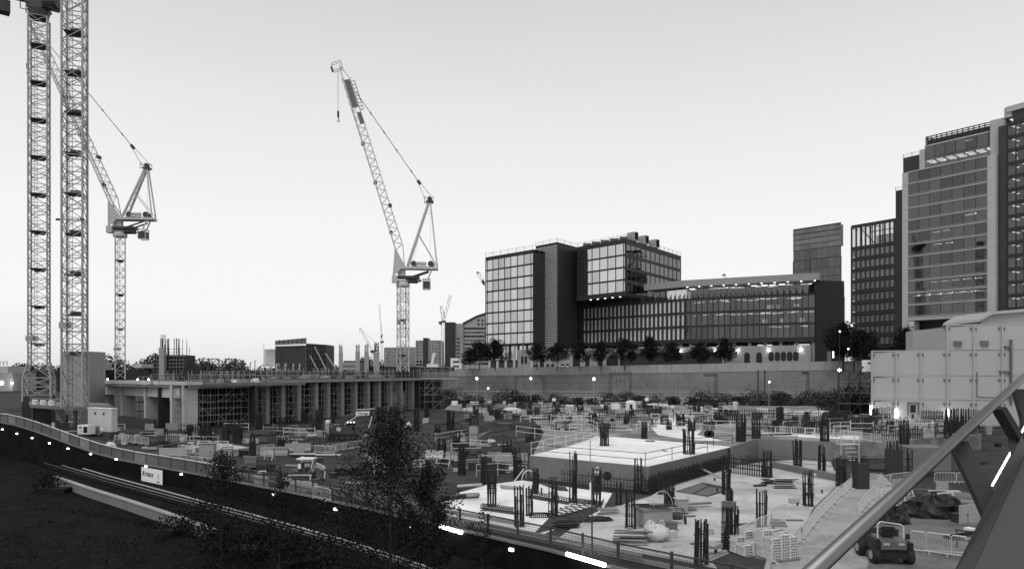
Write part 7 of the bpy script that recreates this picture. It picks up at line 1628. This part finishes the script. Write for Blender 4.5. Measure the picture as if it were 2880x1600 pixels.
for r in (
 ('white_bag', 'white bulk bag right of the generator', 'bag', 278, 1226, 24, 1.0, 22, 'bag', None, 0, 'bag'),
 ('white_sheeting', 'pale sheet leaning at the left barriers beside the trench', 'sheet', 325, 1232, 36, .8, 14, 'plast', None, 0, 'sheet'),
 ('white_drum_bag', 'white bulging sack behind the hoarding at left', 'bag', 305, 1270, 32, 1.0, 26, 'bag', None, 0, 'bag'),
 ('white_board', 'long white board behind barriers in the left yard', 'board', 486, 1281, 78, .12, 22, 'offw', None, 0, 'box'),
 ('white_hood', 'curved pale plastic hood in the left yard', 'hood', 510, 1250, 18, .8, 20, 'plast', None, 0, 'bag'),
 ('white_board', 'white board standing between rebar columns in the left yard', 'board', 705, 1246, 44, .1, 14, 'offw', None, 0, 'box'),
 ('white_board', 'pale sheets behind the second yard column', 'board', 655, 1212, 20, .3, 10, 'offw', None, 0, 'box'),
 ('white_sheeting', 'white crumpled sheeting heap by the half poured column', 'sheeting', 1372, 1254, 48, 1.2, 20, 'bag', None, 0, 'bag'),
 ('white_sheeting', 'small white crumpled sheeting left of the half poured column', 'sheeting', 1302, 1250, 20, 1.0, 14, 'bag', None, 0, 'bag'),
 ('soil_heap', 'dark soil heap in the mid yard below the half poured column', 'heap', 1395, 1290, 180, 5, 26, 'mud', None, 0, 'heap'),
 ('soil_heap', 'low soil heap before the excavator', 'heap', 740, 1225, 130, 6, 12, 'mud', None, 0, 'heap'),
 ('soil_heap', 'soil heap beside the small excavator behind the barriers', 'heap', 930, 1268, 60, 4, 20, 'mud', None, 0, 'heap'),
 ('soil_heap', 'broad low soil heap behind the left barriers', 'heap', 640, 1330, 190, 5, 18, 'mud', None, 0, 'heap'),
 ('soil_heap', 'soil heap right of the small excavator', 'heap', 1000, 1330, 150, 5, 20, 'mud', None, 0, 'heap'),
 ('pale_sheet', 'pale sheet lying on the soil left of the excavator', 'sheet', 872, 1228, 26, 2, 6, 'offw', None, 0, 'sheet'),
 ('pale_sheet', 'flat pale sheet on the soil near the deck columns', 'sheet', 790, 1216, 30, 2, 4, 'plast', None, 0, 'sheet'),
 ('brick_pallet', 'white pallet load behind the tree top', 'pallet load', 1197, 1195, 16, 1.5, 18, 'offw', None, 0, 'box'),
 ('white_sheeting', 'white sheeting heap behind the tree top', 'sheeting', 1145, 1205, 22, 1.5, 18, 'bag', None, 0, 'bag'),
 ('long_pipe', 'long pale pipe lying left on the pale slab behind the fence', 'pipe', 1320, 1372, 66, 1.2, 9, 'conc_l', .1, 0, 'roll'),
 ('long_pipe', 'long grey pipe lying behind the rebar on the left pale slab', 'pipe', 1438, 1372, 60, -.9, 9, 'conc', .1, 0, 'roll'),
 ('fabric_roll', 'dark rolled membrane lying on the left pale slab', 'roll', 1298, 1405, 92, 1.2, 14, 'clad_d', .06, 0, 'roll'),
 ('fabric_roll', 'pale rolled membrane on top of the dark roll', 'roll', 1330, 1398, 34, .6, 9, 'conc', .3, 0, 'roll'),
 ('board_stack', 'stack of pale boards by the dark pit edge', 'board stack', 1712, 1446, 62, 1.3, 14, 'wood_l', .06, .3, 'planks'),
 ('timber_stack', 'dark stack of timbers on the slab edge above the fence', 'timber stack', 1590, 1486, 84, 1.0, 20, 'clad_d', .06, .2, 'planks'),
 ('rag_heap', 'dark heap of rags and ties left of the boards', 'heap', 1640, 1470, 90, 1.4, 12, 'mud', .02, 0, 'heap'),
 ('membrane_heap', 'black heap of sheeting under the pale boards', 'heap', 1690, 1468, 70, 1.2, 10, 'black', .02, 0, 'heap'),
 ('timber_pile', 'pile of grey timber beams beside the white tonne bag', 'timber pile', 1780, 1534, 112, 1.3, 38, 'wood', .06, -.12, 'planks'),
 ('long_plank', 'long grey plank leaning low behind the grey bin', 'plank', 1970, 1418, 70, .3, 4, 'wood', .3, .3, 'box'),
 ('board_stack', 'short stack of boards beside the grey bin', 'board stack', 1948, 1438, 24, 1.2, 18, 'wood_l', .06, .3, 'planks'),
 ('plywood_stack', 'white wrapped bundle left of the plywood box', 'bundle', 1812, 1432, 44, 1.0, 22, 'bag', .06, 0, 'bag'),
 ('pipe_bundle', 'black bundle of pipes lying on the right slab', 'pipes', 2212, 1374, 74, 1.3, 28, 'black', .06, 0, 'planks'),
 ('pipe_bundle', 'second black bundle of pipes left of the larger one', 'pipes', 2165, 1362, 34, 1.0, 12, 'black', .06, 0, 'planks'),
 ('curved_pipe', 'short black curved pipe left of the pipe bundle', 'pipe', 2140, 1368, 40, .4, 6, 'black', .06, .3, 'roll'),
 ('sack_pile', 'pale pile of flat sacks at the low dark upstand', 'sacks', 2307, 1342, 32, 1.0, 12, 'bag', .06, 0, 'bag'),
 ('pipe_sleeve', 'short dark pipe sleeve on the worn slab, nearest the barriers', 'pipe sleeve', 2312, 1386, 6, .2, 9, 'black', .06, 0, 'cup'),
 ('pipe_sleeve', 'short dark pipe sleeve in front of the tall rebar column', 'pipe sleeve', 2243, 1422, 6, .2, 9, 'black', .06, 0, 'cup'),
 ('pipe_sleeve', 'short dark pipe sleeve at the back of the right slab', 'pipe sleeve', 2010, 1351, 6, .2, 7, 'black', .06, 0, 'cup'),
 ('pipe_sleeve', 'short dark pipe sleeve on the left pale slab', 'pipe sleeve', 1523, 1392, 5, .2, 20, 'black', .06, 0, 'cup'),
 ('pipe_sleeve', 'short dark pipe sleeve by the floor pit', 'pipe sleeve', 2017, 1384, 5, .2, 12, 'black', .06, 0, 'cup'),
 ('tyre_ring', 'flat black ring lying by the raised slab corner', 'ring', 1811, 1384, 16, .8, 3, 'black', .06, 0, 'cup'),
 ('flat_slab_block', 'small thin block lying on the raised slab', 'block', 1830, 1242, 24, .8, 3, 'conc_d', 2.27, 0, 'box'),
 ('wrapped_load', 'large white wrapped load in the far middle of the site', 'wrapped load', 1440, 1172, 58, 3, 25, 'bag', 2.15, 0, 'bag'),
 ('dark_mouth_strip', 'black strip drawn as the dark opening of the white wrapped load', 'mouth_strip', 1428, 1160, 26, .2, 4, 'black', 3.4, 0, 'box'),  # black box put in place of the load's dark opening
 ('wrapped_post', 'tall white wrapped post behind the pale blinding patch', 'post', 2068, 1165, 15, .6, 36, 'bag', 2.15, 0, 'cup'),
 ('dark_tarp', 'wide black tarpaulin heap behind the dumper at right', 'tarpaulin', 2660, 1462, 190, 3.2, 58, 'black', 0, 0, 'heap'),
 ('dark_tarp', 'rumpled black tarpaulin beside the dumper', 'tarpaulin', 2535, 1478, 80, 2, 44, 'black', 0, 0, 'heap'),
 ('skip_bucket', 'dark bucket attachment with a pale rim on the ground at right', 'bucket', 2722, 1455, 44, 1.2, 36, 'steel_d', 0, 0, 'bag'),
 ('pale_board', 'pale board in front of the black tarpaulin', 'board', 2660, 1385, 84, .5, 5, 'conc_l', 0, 0, 'box'),
 ('concrete_ramp_wall', 'dark concrete wall below the handrail at right', 'wall', 2620, 1325, 110, 4, 66, 'conc_d', 0, 0, 'box'),
 ('water_tank', 'pale ribbed tank standing on the dark yard behind the handrail', 'tank', 2780, 1222, 22, 1.2, 26, 'plast', 0, 0, 'cup'),
 ('spoil_heap', 'dark spoil heap under the pale enclosure at the right', 'heap', 2755, 1205, 90, 3, 30, 'mud', 0, 0, 'heap'),
 ('cable_reel', 'small dark box on the yard near the walkway', 'box', 2811, 1256, 14, .6, 10, 'black', 0, 0, 'box'),
):
    simple(*r)
# row of white boxes, cabins and trucks before the far fence
for k, (u, v, w, h) in enumerate(((1278, 1139, 16, 11), (1308, 1134, 14, 8), (1333, 1141, 25, 11), (1385, 1133, 30, 5), (1418, 1142, 7, 13), (1436, 1140, 16, 4), (1453, 1141, 15, 10), (1479, 1142, 10, 11), (1520, 1139, 12, 10), (1560, 1137, 60, 4), (1600, 1143, 40, 4), (1700, 1146, 18, 8), (1733, 1150, 20, 15), (1836, 1148, 28, 12), (1868, 1146, 22, 9), (1893, 1147, 10, 6), (1975, 1158, 10, 14), (2030, 1152, 40, 4), (2150, 1158, 18, 9), (2214, 1160, 22, 9), (2262, 1166, 32, 12), (2315, 1168, 34, 12), (2480, 1170, 10, 10))):
    q = G(u, v, 2.2)
    simple('white_container', 'white box or cabin, %s from the left in the row before the far fence' % (ORD + ['nineteenth', 'twentieth', 'twenty-first', 'twenty-second', 'twenty-third'])[k], 'container', u, v, w, 2.5, h, 'white', 2.15, random.uniform(-.1, .1), 'box', 'white boxes before the far fence')
t = thing('portable_toilet', 'white rounded portable toilet with a dark window before the far fence', 'toilet', tuple(G(1774, 1154, 2.15))); m = MB()
m.bx(-1.1, 1.1, -.9, .9, 0, 2.0); m.blob((0, 0, 2.0), (1.15, .95, .45), 0, 12); put(m, 'shell', 'white', t); m = MB().bx(-.35, .25, -.95, -.9, .5, 1.5); put(m, 'window', 'black', t); m = MB().bx(-.5, -.35, -.96, -.9, .1, 1.8); put(m, 'door_trim', 'plast', t)
for k, (u, v) in enumerate(((1558, 1124), (1819, 1123))):
    c = P(u, v, 175); t = thing('notice_board', ('small white notice board on a post right of the middle gantry', 'white notice board on a post by the portable toilet')[k], 'sign', (c.x, c.y, 2.2)); MB().box(c, (.85, .06, .75)).build('board', 'paper', t); MB().bar((c.x, c.y + .08, 2.2), (c.x, c.y + .08, c.z + .3), .1).build('post', 'steel_d', t)
# floor pit with covers
sheet('floor_pit', 'mud', [(1898, 1381), (1975, 1356), (2062, 1372), (2035, 1383), (1990, 1396)], .075, .05)
for k, (pp_, m, l) in enumerate((([(1905, 1380), (1972, 1358), (1990, 1366), (1945, 1388)], 'clad_m', 'grey plywood cover on the left half of the open floor pit'), ([(1955, 1388), (1992, 1369), (2045, 1376), (1990, 1393)], 'form_d', 'darker plywood cover on the right half of the open floor pit'))):
    ps_ = [G(u, v, .12) for u, v in pp_]; ps_.reverse(); solo('plywood_cover', MB().prism([(p.x, p.y) for p in ps_], .08, .14), m, l, 'board')
# white tonne bag
b = G(1852, 1526, .06); t = thing('tonne_bag', 'bulging white tonne bag with lifting loops beside the timber pile', 'bag', tuple(b)); m = MB(); random.seed(6)
m.blob((0, .6, .5), (.85, .7, .6), .12, 16, .15); m.blob((-.4, .55, .85), (.42, .45, .45), .2, 12); m.blob((.35, .7, .7), (.4, .4, .35), .2, 12); put(m, 'bag', 'bag', t, True)
m = MB()
for s_ in (-.5, .3): m.path([Vector((s_ - .15, .3, 1.1)), Vector((s_ - .1, .25, 1.4)), Vector((s_ + .05, .25, 1.42)), Vector((s_ + .15, .3, 1.1))], .035, 6)
put(m, 'lifting_loop', 'bag', t)
# plywood box with rods on top
b = G(1845, 1484, .06); t = thing('plywood_box', 'grey plywood box in the middle of the right slab', 'box', tuple(b)); m = MB(); m.box((0, .8, .62), (2.2, 1.5, 1.2), .25); put(m, 'panel', 'conc_mid', t); m = MB(); m.box((0, .8, 1.24), (2.35, 1.65, .05), .25); put(m, 'lid', 'wood', t); m = MB(); m.box((-.9, .2, .06), (.5, .3, .12), .25); m.box((.8, .5, .06), (.3, .3, .12), .25); put(m, 'skid', 'black', t)
random.seed(17); m = MB()
for k in range(13): x = random.uniform(-1, 1); y = random.uniform(.2, 1.4); a = random.uniform(-.3, .5); m.bar((b.x + x - .7, b.y + y - .1, b.z + 1.31 + .015 * k), (b.x + x + .7 * math.cos(a), b.y + y + .7 * math.sin(a), b.z + 1.31 + .015 * k), .06)
solo('loose_rods', m, 'clad_d', 'dark rods and battens piled on the plywood box', 'rods')
# site machine with wheels and a frame
b = G(1908, 1474, .06); t = thing('concrete_pump', 'small dark wheeled machine in a tube frame beside the plywood box', 'machine', tuple(b)); m = MB()
for x in (-.45, .45):
    for y in (0, .7): m.tube((x, y, .1), (x, y, 1.05), .03, 6)
    m.tube((x, 0, 1.05), (x, .7, 1.05), .03, 6)
for z in (.4, 1.05):
    for y in (0, .7): m.tube((-.45, y, z), (.45, y, z), .03, 6)
put(m, 'tube_frame', 'steel_d', t); m = MB(); m.lathe((-.35, .35, .55), [(.1, 0), (.3, .05), (.3, .6), (.1, .65)], 14, 'x'); put(m, 'drum', 'mach_d', t)
for s_ in (-1, 1): m = MB(); m.lathe((s_ * .52 - .06, .1, .28), [(.16, 0), (.28, .02), (.28, .1), (.16, .12)], 14, 'x'); put(m, 'wheel', 'rubber', t)
# wheelbarrow by the bag stacks
b = G(2002, 1560, .06); t = thing('wheelbarrow', 'dark wheelbarrow tipped beside the dense rebar cage', 'wheelbarrow', tuple(b)); m = MB(); m.prism([(-.35, -.3), (.5, -.45), (.5, .45), (-.35, .3)], [.45, .35, .35, .45], [.62, .72, .72, .62]); put(m, 'tray', 'steel', t)
m = MB()
for y in (-.3, .3): m.tube((.2, y * .6, .3), (-1.0, y, .75), .025, 6); m.tube((-.1, y, .5), (-.2, y, 0), .025, 6)
put(m, 'handle', 'steel_d', t); m = MB(); m.lathe((.62, -.05, .2), [(.1, 0), (.2, .02), (.2, .08), (.1, .1)], 14, 'y'); put(m, 'wheel', 'rubber', t); t.rotation_euler.z = .9
# bags of cement in two stacks
random.seed(88)
bagm = MB(); bagm.prism([(-.26, -.38), (-.3, -.3), (-.3, .3), (-.26, .38), (.26, .38), (.3, .3), (.3, -.3), (.26, -.38)][::-1], .01, .15); bagp = None; nb_ = 0
def stack(u, v, nx, ny, hts, rz, words):
    global bagp, nb_
    b = G(u, v, .03)
    for i in range(nx):
        for j in range(ny):
            for k in range(hts[i * ny + j]):
                q = Vector(((i - (nx - 1) / 2) * .62 + random.uniform(-.03, .03), j * .8 + random.uniform(-.02, .02), .16 * k)); q.rotate(Matrix.Rotation(rz, 3, 'Z')); p = b + q + Vector((0, 0, .12))
                if bagp is None:
                    bagp = thing('cement_bag', words, 'bag', (0, 0, 0), 'printed cement bags'); put(bagm, 'sack', 'bag', bagp)
                    m = MB()
                    for x in (-.18, -.02, .14): m.bx(x, x + .09, -.388, -.378, .03, .1)
                    m.bx(-.2, -.12, -.2, .25, .148, .156); m.bx(.0, .06, -.25, .2, .148, .156); put(m, 'print', 'ink', bagp)
                    bagp.location = p; bagp.rotation_euler.z = rz
                else: dup(bagp, p, rz + random.uniform(-.04, .04), words)
    solo('pallet', MB().box((b.x, b.y + .4, .1), (nx * .62, ny * .8, .12), rz), 'wood', 'wooden pallet under the ' + words.split(' in ')[1], 'pallet')
stack(2118, 1562, 3, 2, [4, 6, 5, 8, 7, 8], .35, 'printed cement bag in the lower left stack')
stack(2196, 1574, 3, 2, [8, 10, 9, 10, 8, 9], .35, 'printed cement bag in the taller right stack')
q = G(2196, 1574, .03); solo('folded_board', MB().box((q.x + .2, q.y + .9, 1.95), (.9, .5, .06), .5, Matrix.Rotation(.4, 3, 'X')), 'wood', 'loose board tilted on top of the taller bag stack', 'board')
# concrete pit base in the right foreground
t = thing('pit_kerb', 'concrete pit kerb with a dark opening behind the mesh fence at the bottom', 'kerb', tuple(G(2050, 1580, .05))); ps_ = [G(u, v, .05) for u, v in ((1990, 1572), (2060, 1545), (2165, 1570), (2150, 1640), (2060, 1640))]; m = MB()
for a, b in zip(ps_, ps_[1:]): m.bar(a, b, .3, .25)
m.build('kerb', 'conc', t); 
sheet('pit_bottom', 'mud', [(2000, 1576), (2060, 1550), (2155, 1574), (2140, 1640), (2060, 1640)], .085, .05)
# diagonal pole, hose hoop, reel, tripod
solo('raking_pole', MB().bar(P(1863, 1264, 80), G(2032, 1346, .08), .16), 'conc', 'long pale pole leaning from the raised slab down to the floor', 'pole')
solo('raking_pole', MB().bar(P(1445, 1355, 66), P(1473, 1318, 66), .1), 'galv', 'pale pole leaning against the rails left of the raised slab', 'pole')
m = MB(); c = P(1487, 1340, 66); m.path([c + Vector((.65 * math.cos(a), 0, 1.0 * math.sin(a) - .4)) for a in [math.pi * k / 10 for k in range(11)]], .05, 6); solo('hose_hoop', m, 'galv', 'pale hose bent in an arch before the raised slab', 'hose')
m = MB(); m.lathe(tuple(P(1708, 1338, 66.5)), [(.12, 0), (.42, .02), (.42, .2), (.12, .22)], 16, 'y'); solo('cable_drum', m, 'black', 'black cable drum hung on the bars before the raised slab', 'drum')
m = MB(); c = P(1787, 1424, 53); m.path([c + Vector((.85 * math.cos(a), 0, 1.3 * math.sin(a))) for a in [math.pi * k / 12 for k in range(13)]], .02, 5); c2 = G(1863, 1424, .06); m.v = [(x + c2.x - c.x, y + c2.y - c.y, z - c.z + .05) for x, y, z in m.v]; solo('wire_hoop', m, 'galv', 'thin pale wire hoop behind the plywood box', 'hoop')
solo('vent_pipe', MB().tube(G(1661, 1382, .05), G(1661, 1382, .05) + Vector((0, 0, .85)), .1, 10), 'white', 'short white upright pipe left of the worker', 'pipe')
solo('tall_pole', MB().tube(G(1665, 1572, .1), P(1665, 1352, G(1665, 1572, .1).y), .05, 8), 'steel_d', 'tall thin grey pole rising through the mesh fence in the foreground', 'pole')
m = MB(); a = P(1988, 1195, 92); 
for k in range(2): m.lathe(tuple(P(1991 + 8 * k, 1220, 92)), [(.4, 0), (.5, .05), (.5, .12), (.4, .16)], 14, 'y')
solo('lifebuoy_ring', m, 'black', 'round dark ring hung on the rails behind the raised slab', 'ring')
# stair stage and boards at the upper slab edge on the right
t = thing('step_platform', 'pale step platform bridging the upper slab edge at right', 'steps', tuple(G(2375, 1262, 1.2))); m = MB(); a = G(2378, 1248, 2.2); m.box((a.x, a.y - .6, 2.25), (2.4, 1.4, .1), .2); 
for k in range(4): m.box((a.x - .2, a.y - 1.6 - .35 * k, 1.85 - .45 * k), (1.3, .32, .06), .2)
m.build('tread', 'conc_l', t); m = MB()
for x in (-1.1, 1.1):
    m.tube((a.x + x, a.y - 1.2, .1), (a.x + x, a.y - 1.2, 3.3), .05, 6); m.tube((a.x + x, a.y, 2.2), (a.x + x, a.y, 3.3), .05, 6); m.tube((a.x + x, a.y - 1.2, 3.3), (a.x + x, a.y, 3.3), .05, 6)
m.build('handrail', 'galv', t)
solo('formwork_board', MB().box(P(2430, 1345, 74), (2.6, .15, 1.1), -.1), 'conc_mid', 'grey board block before the black wrapped column', 'board')
solo('formwork_board', MB().box(P(2440, 1285, 95), (6.5, .15, 1.5), -.05), 'conc_d', 'wide formwork face under the step platform', 'board')
# worker seen from behind
def skin(name, m, verts, edges, radii, parent, root=0, sub=1):
    me = bpy.data.meshes.new(name); o = bpy.data.objects.new(name, me); me.from_pydata(verts, edges, []); me.materials.append(M[m]); COL.objects.link(o); o.parent = parent
    sk = o.modifiers.new('skin', 'SKIN')
    for i, r in enumerate(radii): me.skin_vertices[0].data[i].radius = (r, r)
    for i, vv in enumerate(me.skin_vertices[0].data): vv.use_root = i == root
    sb = o.modifiers.new('sub', 'SUBSURF'); sb.levels = sb.render_levels = sub
    return o
b = G(1680, 1366, .02); t = thing('person', 'worker in pale top, white helmet and black trousers seen from behind before the raised slab', 'person', tuple(b))
V = [(0, 0, .95), (0, .02, 1.18), (0, .03, 1.4), (0, .04, 1.52), (0, .06, 1.63), (0, .08, 1.72), (-.19, .03, 1.4), (-.27, .06, 1.14), (-.22, .3, 1.02), (-.2, .38, 1.0), (.19, .03, 1.4), (.27, .06, 1.14), (.22, .3, 1.02), (.2, .38, 1.0), (-.1, 0, .9), (-.12, .03, .5), (-.13, 0, .08), (-.13, .14, .04), (.1, 0, .9), (.13, -.03, .5), (.14, -.06, .08), (.14, .08, .04)]
E = [(0, 1), (1, 2), (2, 3), (3, 4), (4, 5), (2, 6), (6, 7), (7, 8), (8, 9), (2, 10), (10, 11), (11, 12), (12, 13), (0, 14), (14, 15), (15, 16), (16, 17), (0, 18), (18, 19), (19, 20), (20, 21)]
rr = [.13, .13, .14, .055, .095, .085, .06, .045, .03, .028, .06, .045, .03, .028, .085, .06, .045, .04, .085, .06, .045, .04]
for s_, h in ((-1, 9), (1, 13)):
    hx, hy, hz = V[h]
    for k, (ox, l) in enumerate(((-.03, .07), (-.01, .08), (.01, .078), (.03, .065), (-.045 * s_, .045))): V.append((hx + ox, hy + l, hz - .03)); E.append((h, len(V) - 1)); rr.append(.009)
skin('body', 'skin', V, E, rr, t)
skin('top', 'hivis', [(0, .0, .98), (0, .02, 1.2), (0, .03, 1.42), (-.2, .03, 1.4), (-.28, .06, 1.13), (.2, .03, 1.4), (.28, .06, 1.13)], [(0, 1), (1, 2), (2, 3), (3, 4), (2, 5), (5, 6)], [.17, .17, .16, .085, .065, .085, .065], t)
skin('trousers', 'cloth', [(0, 0, .97), (-.1, 0, .88), (-.12, .03, .5), (-.13, 0, .1), (.1, 0, .88), (.13, -.03, .5), (.14, -.06, .1)], [(0, 1), (1, 2), (2, 3), (0, 4), (4, 5), (5, 6)], [.15, .11, .085, .07, .11, .085, .07], t)
m = MB(); m.lathe((0, .08, 1.73), [(.15, 0), (.135, .03), (.12, .09), (.06, .14), (.01, .15)], 14); put(m, 'helmet', 'white', t, True)
# scattered small pieces that nothing tells apart
random.seed(404)
ZN = [('upper slab behind the raised slab', 1500, 2100, 1135, 1215, 2.2, 100), ('far left part of the upper slab', 1290, 1500, 1140, 1190, 2.2, 50), ('mid yard by the half poured column', 1230, 1480, 1215, 1330, 0, 70), ('right part of the upper slab', 2110, 2660, 1165, 1228, 2.2, 66), ('left yard before the deck', 330, 940, 1205, 1290, 0, 105), ('soil around the small excavator', 700, 1180, 1290, 1380, 0, 36), ('right slab', 1800, 2280, 1400, 1540, .08, 12), ('shaded yard at right', 2480, 2780, 1300, 1560, .02, 24), ('left edge yard under the crane masts', 10, 330, 1170, 1240, 0, 30)]
KD = [('loose_plank', 'loose timber plank lying on the ', 'plank', ('wood', 'wood_l')), ('pale_block', 'small pale block or offcut lying on the ', 'block', ('offw', 'conc_l', 'white')), ('dark_crate', 'small dark crate or tool box on the ', 'box', ('clad_d', 'black', 'clad_m')), ('tube_bundle', 'bundle of scaffold tubes lying on the ', 'tubes', ('galv', 'steel')), ('shuttering_sheet', 'shuttering sheet standing on the ', 'panel', ('conc_mid', 'form', 'wood_l', 'clad_d')), ('rebar_pile', 'low pile of rebar lying on the ', 'rebar', ('rebar',)), ('trestle', 'steel trestle frame standing on the ', 'trestle', ('galv', 'steel_d'))]
for zn, u0, u1, v0, v1, z, cnt in ZN:
    for k in range(cnt):
        u, v = random.uniform(u0, u1), random.uniform(v0, v1)
        if v > 1180 + .225 * u and zn != 'right slab' and u < 1300: v = 1172 + .22 * u
        c = G(u, v, z) if z else Gt(u, v); nm, lb, ct, ms_ = KD[random.choice((0, 0, 1, 1, 2, 3, 4, 4, 5, 6, 6) if zn != 'right slab' else (0, 1, 1, 2))]
        a = random.uniform(-.6, .6); mb = MB(); s_ = random.uniform(.7, 1.3); e = Vector((math.cos(a), math.sin(a), 0)); n = Vector((-e.y, e.x, 0))
        if nm == 'loose_plank': mb.box((c.x, c.y, c.z + .05), (2.6 * s_, .23, .06), a)
        elif nm == 'pale_block': mb.box((c.x, c.y, c.z + .17 * s_), (.8 * s_, .5, .34 * s_), a)
        elif nm == 'dark_crate': mb.box((c.x, c.y, c.z + .3 * s_), (.9 * s_, .6, .6 * s_), a); mb.box((c.x, c.y, c.z + .62 * s_), (.95 * s_, .65, .05), a)
        elif nm == 'tube_bundle':
            for i in range(5): o = n * (.09 * i) + Vector((0, 0, .06 + (.08 if i % 2 else 0))); mb.tube(c + o - e * 1.6 * s_, c + o + e * 1.6 * s_, .045, 5)
        elif nm == 'shuttering_sheet': mb.box((c.x, c.y, c.z + .55 * s_), (1.8 * s_, .12, 1.1 * s_), a); mb.box((c.x, c.y + .3, c.z + .3), (.1, .6, .6), a)
        elif nm == 'rebar_pile':
            for i in range(9): o = n * random.uniform(-.4, .4) + Vector((0, 0, random.uniform(.03, .2))); ee = Vector((math.cos(a + random.uniform(-.15, .15)), math.sin(a), 0)); mb.bar(c + o - ee * 1.8, c + o + ee * 1.8, .05)
        else:
            for i in (-1, 1):
                q = c + e * i * .8 * s_; mb.bar(q - n * .3, q + Vector((0, 0, 1.1)), .07); mb.bar(q + n * .3, q + Vector((0, 0, 1.1)), .07)
            mb.bar(c - e * .9 * s_ + Vector((0, 0, 1.1)), c + e * .9 * s_ + Vector((0, 0, 1.1)), .09); mb.bar(c - e * .8 * s_ + Vector((0, 0, .5)), c + e * .8 * s_ + Vector((0, 0, .5)), .06)
        solo(nm, mb, random.choice(ms_), lb + zn, ct, tuple(c), lb.split(' ly')[0].split(' st')[0].strip() + ' pieces on the ' + zn)

b = Gt(580, 1290); t = thing('site_cabinet', 'grey cabinet with a white tilted lid in front of the left barriers', 'cabinet', tuple(b)); w = 42 * b.y / F; hh = 42 * b.y / F
m = MB(); m.bx(-w / 2, w / 2, 0, .9, 0, hh); put(m, 'body', 'plast', t); m = MB(); m.box((-.05, .4, hh + .08), (w * 1.1, 1.1, .08), rot=Matrix.Rotation(-.12, 3, 'X')); put(m, 'lid', 'white', t)
b = G(1921, 1446, .06); t = thing('waste_bin', 'grey wheeled bin with a flat lid on the right slab', 'bin', tuple(b)); m = MB(); m.prism([(-.4, 0), (.4, 0), (.4, .7), (-.4, .7)], .12, 1.15); put(m, 'body', 'plast', t)
m = MB(); m.box((0, .35, 1.2), (.98, .85, .08)); m.bar((-.45, .78, 1.2), (.45, .78, 1.2), .06); put(m, 'lid', 'conc_l', t)
for s_ in (-1, 1): m = MB(); m.lathe((s_ * .36 - .04, .1, .1), [(.05, 0), (.1, .01), (.1, .07), (.05, .08)], 10, 'x'); put(m, 'wheel', 'rubber', t)
t.rotation_euler.z = .2

random.seed(606)
for k in range(96):
    if k < 36: e0, e1, en, ez = q0, q1, nn1, 8.64; u = random.uniform(545, 750); zn = 'lower left deck'
    else: e0, e1, en, ez = q2, q3, nn2, 9.44; u = random.uniform(770, 1165); zn = 'long upper deck'
    c = along(e0, e1, u) - en * random.uniform(1.5, 12); a = random.uniform(-.6, .2); mb = MB(); s_ = random.uniform(.7, 1.4); ch = k % 4
    if ch == 0: mb.box((c.x, c.y, ez + .5 * s_), (2.2 * s_, .2, 1.0 * s_), a); nm, ct, m = 'shuttering_sheet', 'sheet', random.choice(('wood_l', 'conc_mid', 'clad_m'))
    elif ch == 1:
        for i in range(6): mb.bar((c.x + i * .4 - 1, c.y, ez), (c.x + i * .4 - 1, c.y, ez + random.uniform(1.4, 3.0)), .08)
        mb.bar((c.x - 1.1, c.y, ez + .7), (c.x + 1.1, c.y, ez + .7), .07); nm, ct, m = 'starter_bars', 'rebar', 'rebar'
    elif ch == 2: mb.box((c.x, c.y, ez + .35), (1.6 * s_, 1, .7), a); mb.box((c.x, c.y, ez + .74), (1.7 * s_, 1.1, .07), a); nm, ct, m = 'tool_crate', 'crate', random.choice(('clad_d', 'conc_l', 'steel'))
    else:
        for i in (-1.2, 0, 1.2): mb.bar((c.x + i, c.y, ez), (c.x + i, c.y, ez + 2.9), .09)
        for z in (1.1, 2.2): mb.bar((c.x - 1.3, c.y, ez + z), (c.x + 1.3, c.y, ez + z), .08)
        nm, ct, m = 'tube_scaffold', 'scaffold', 'galv_d'
    solo(nm, mb, m, '%s standing among the clutter on the %s' % (nm.replace('_', ' '), zn), ct, (c.x, c.y, ez), nm.replace('_', ' ') + ' pieces on the ' + zn)
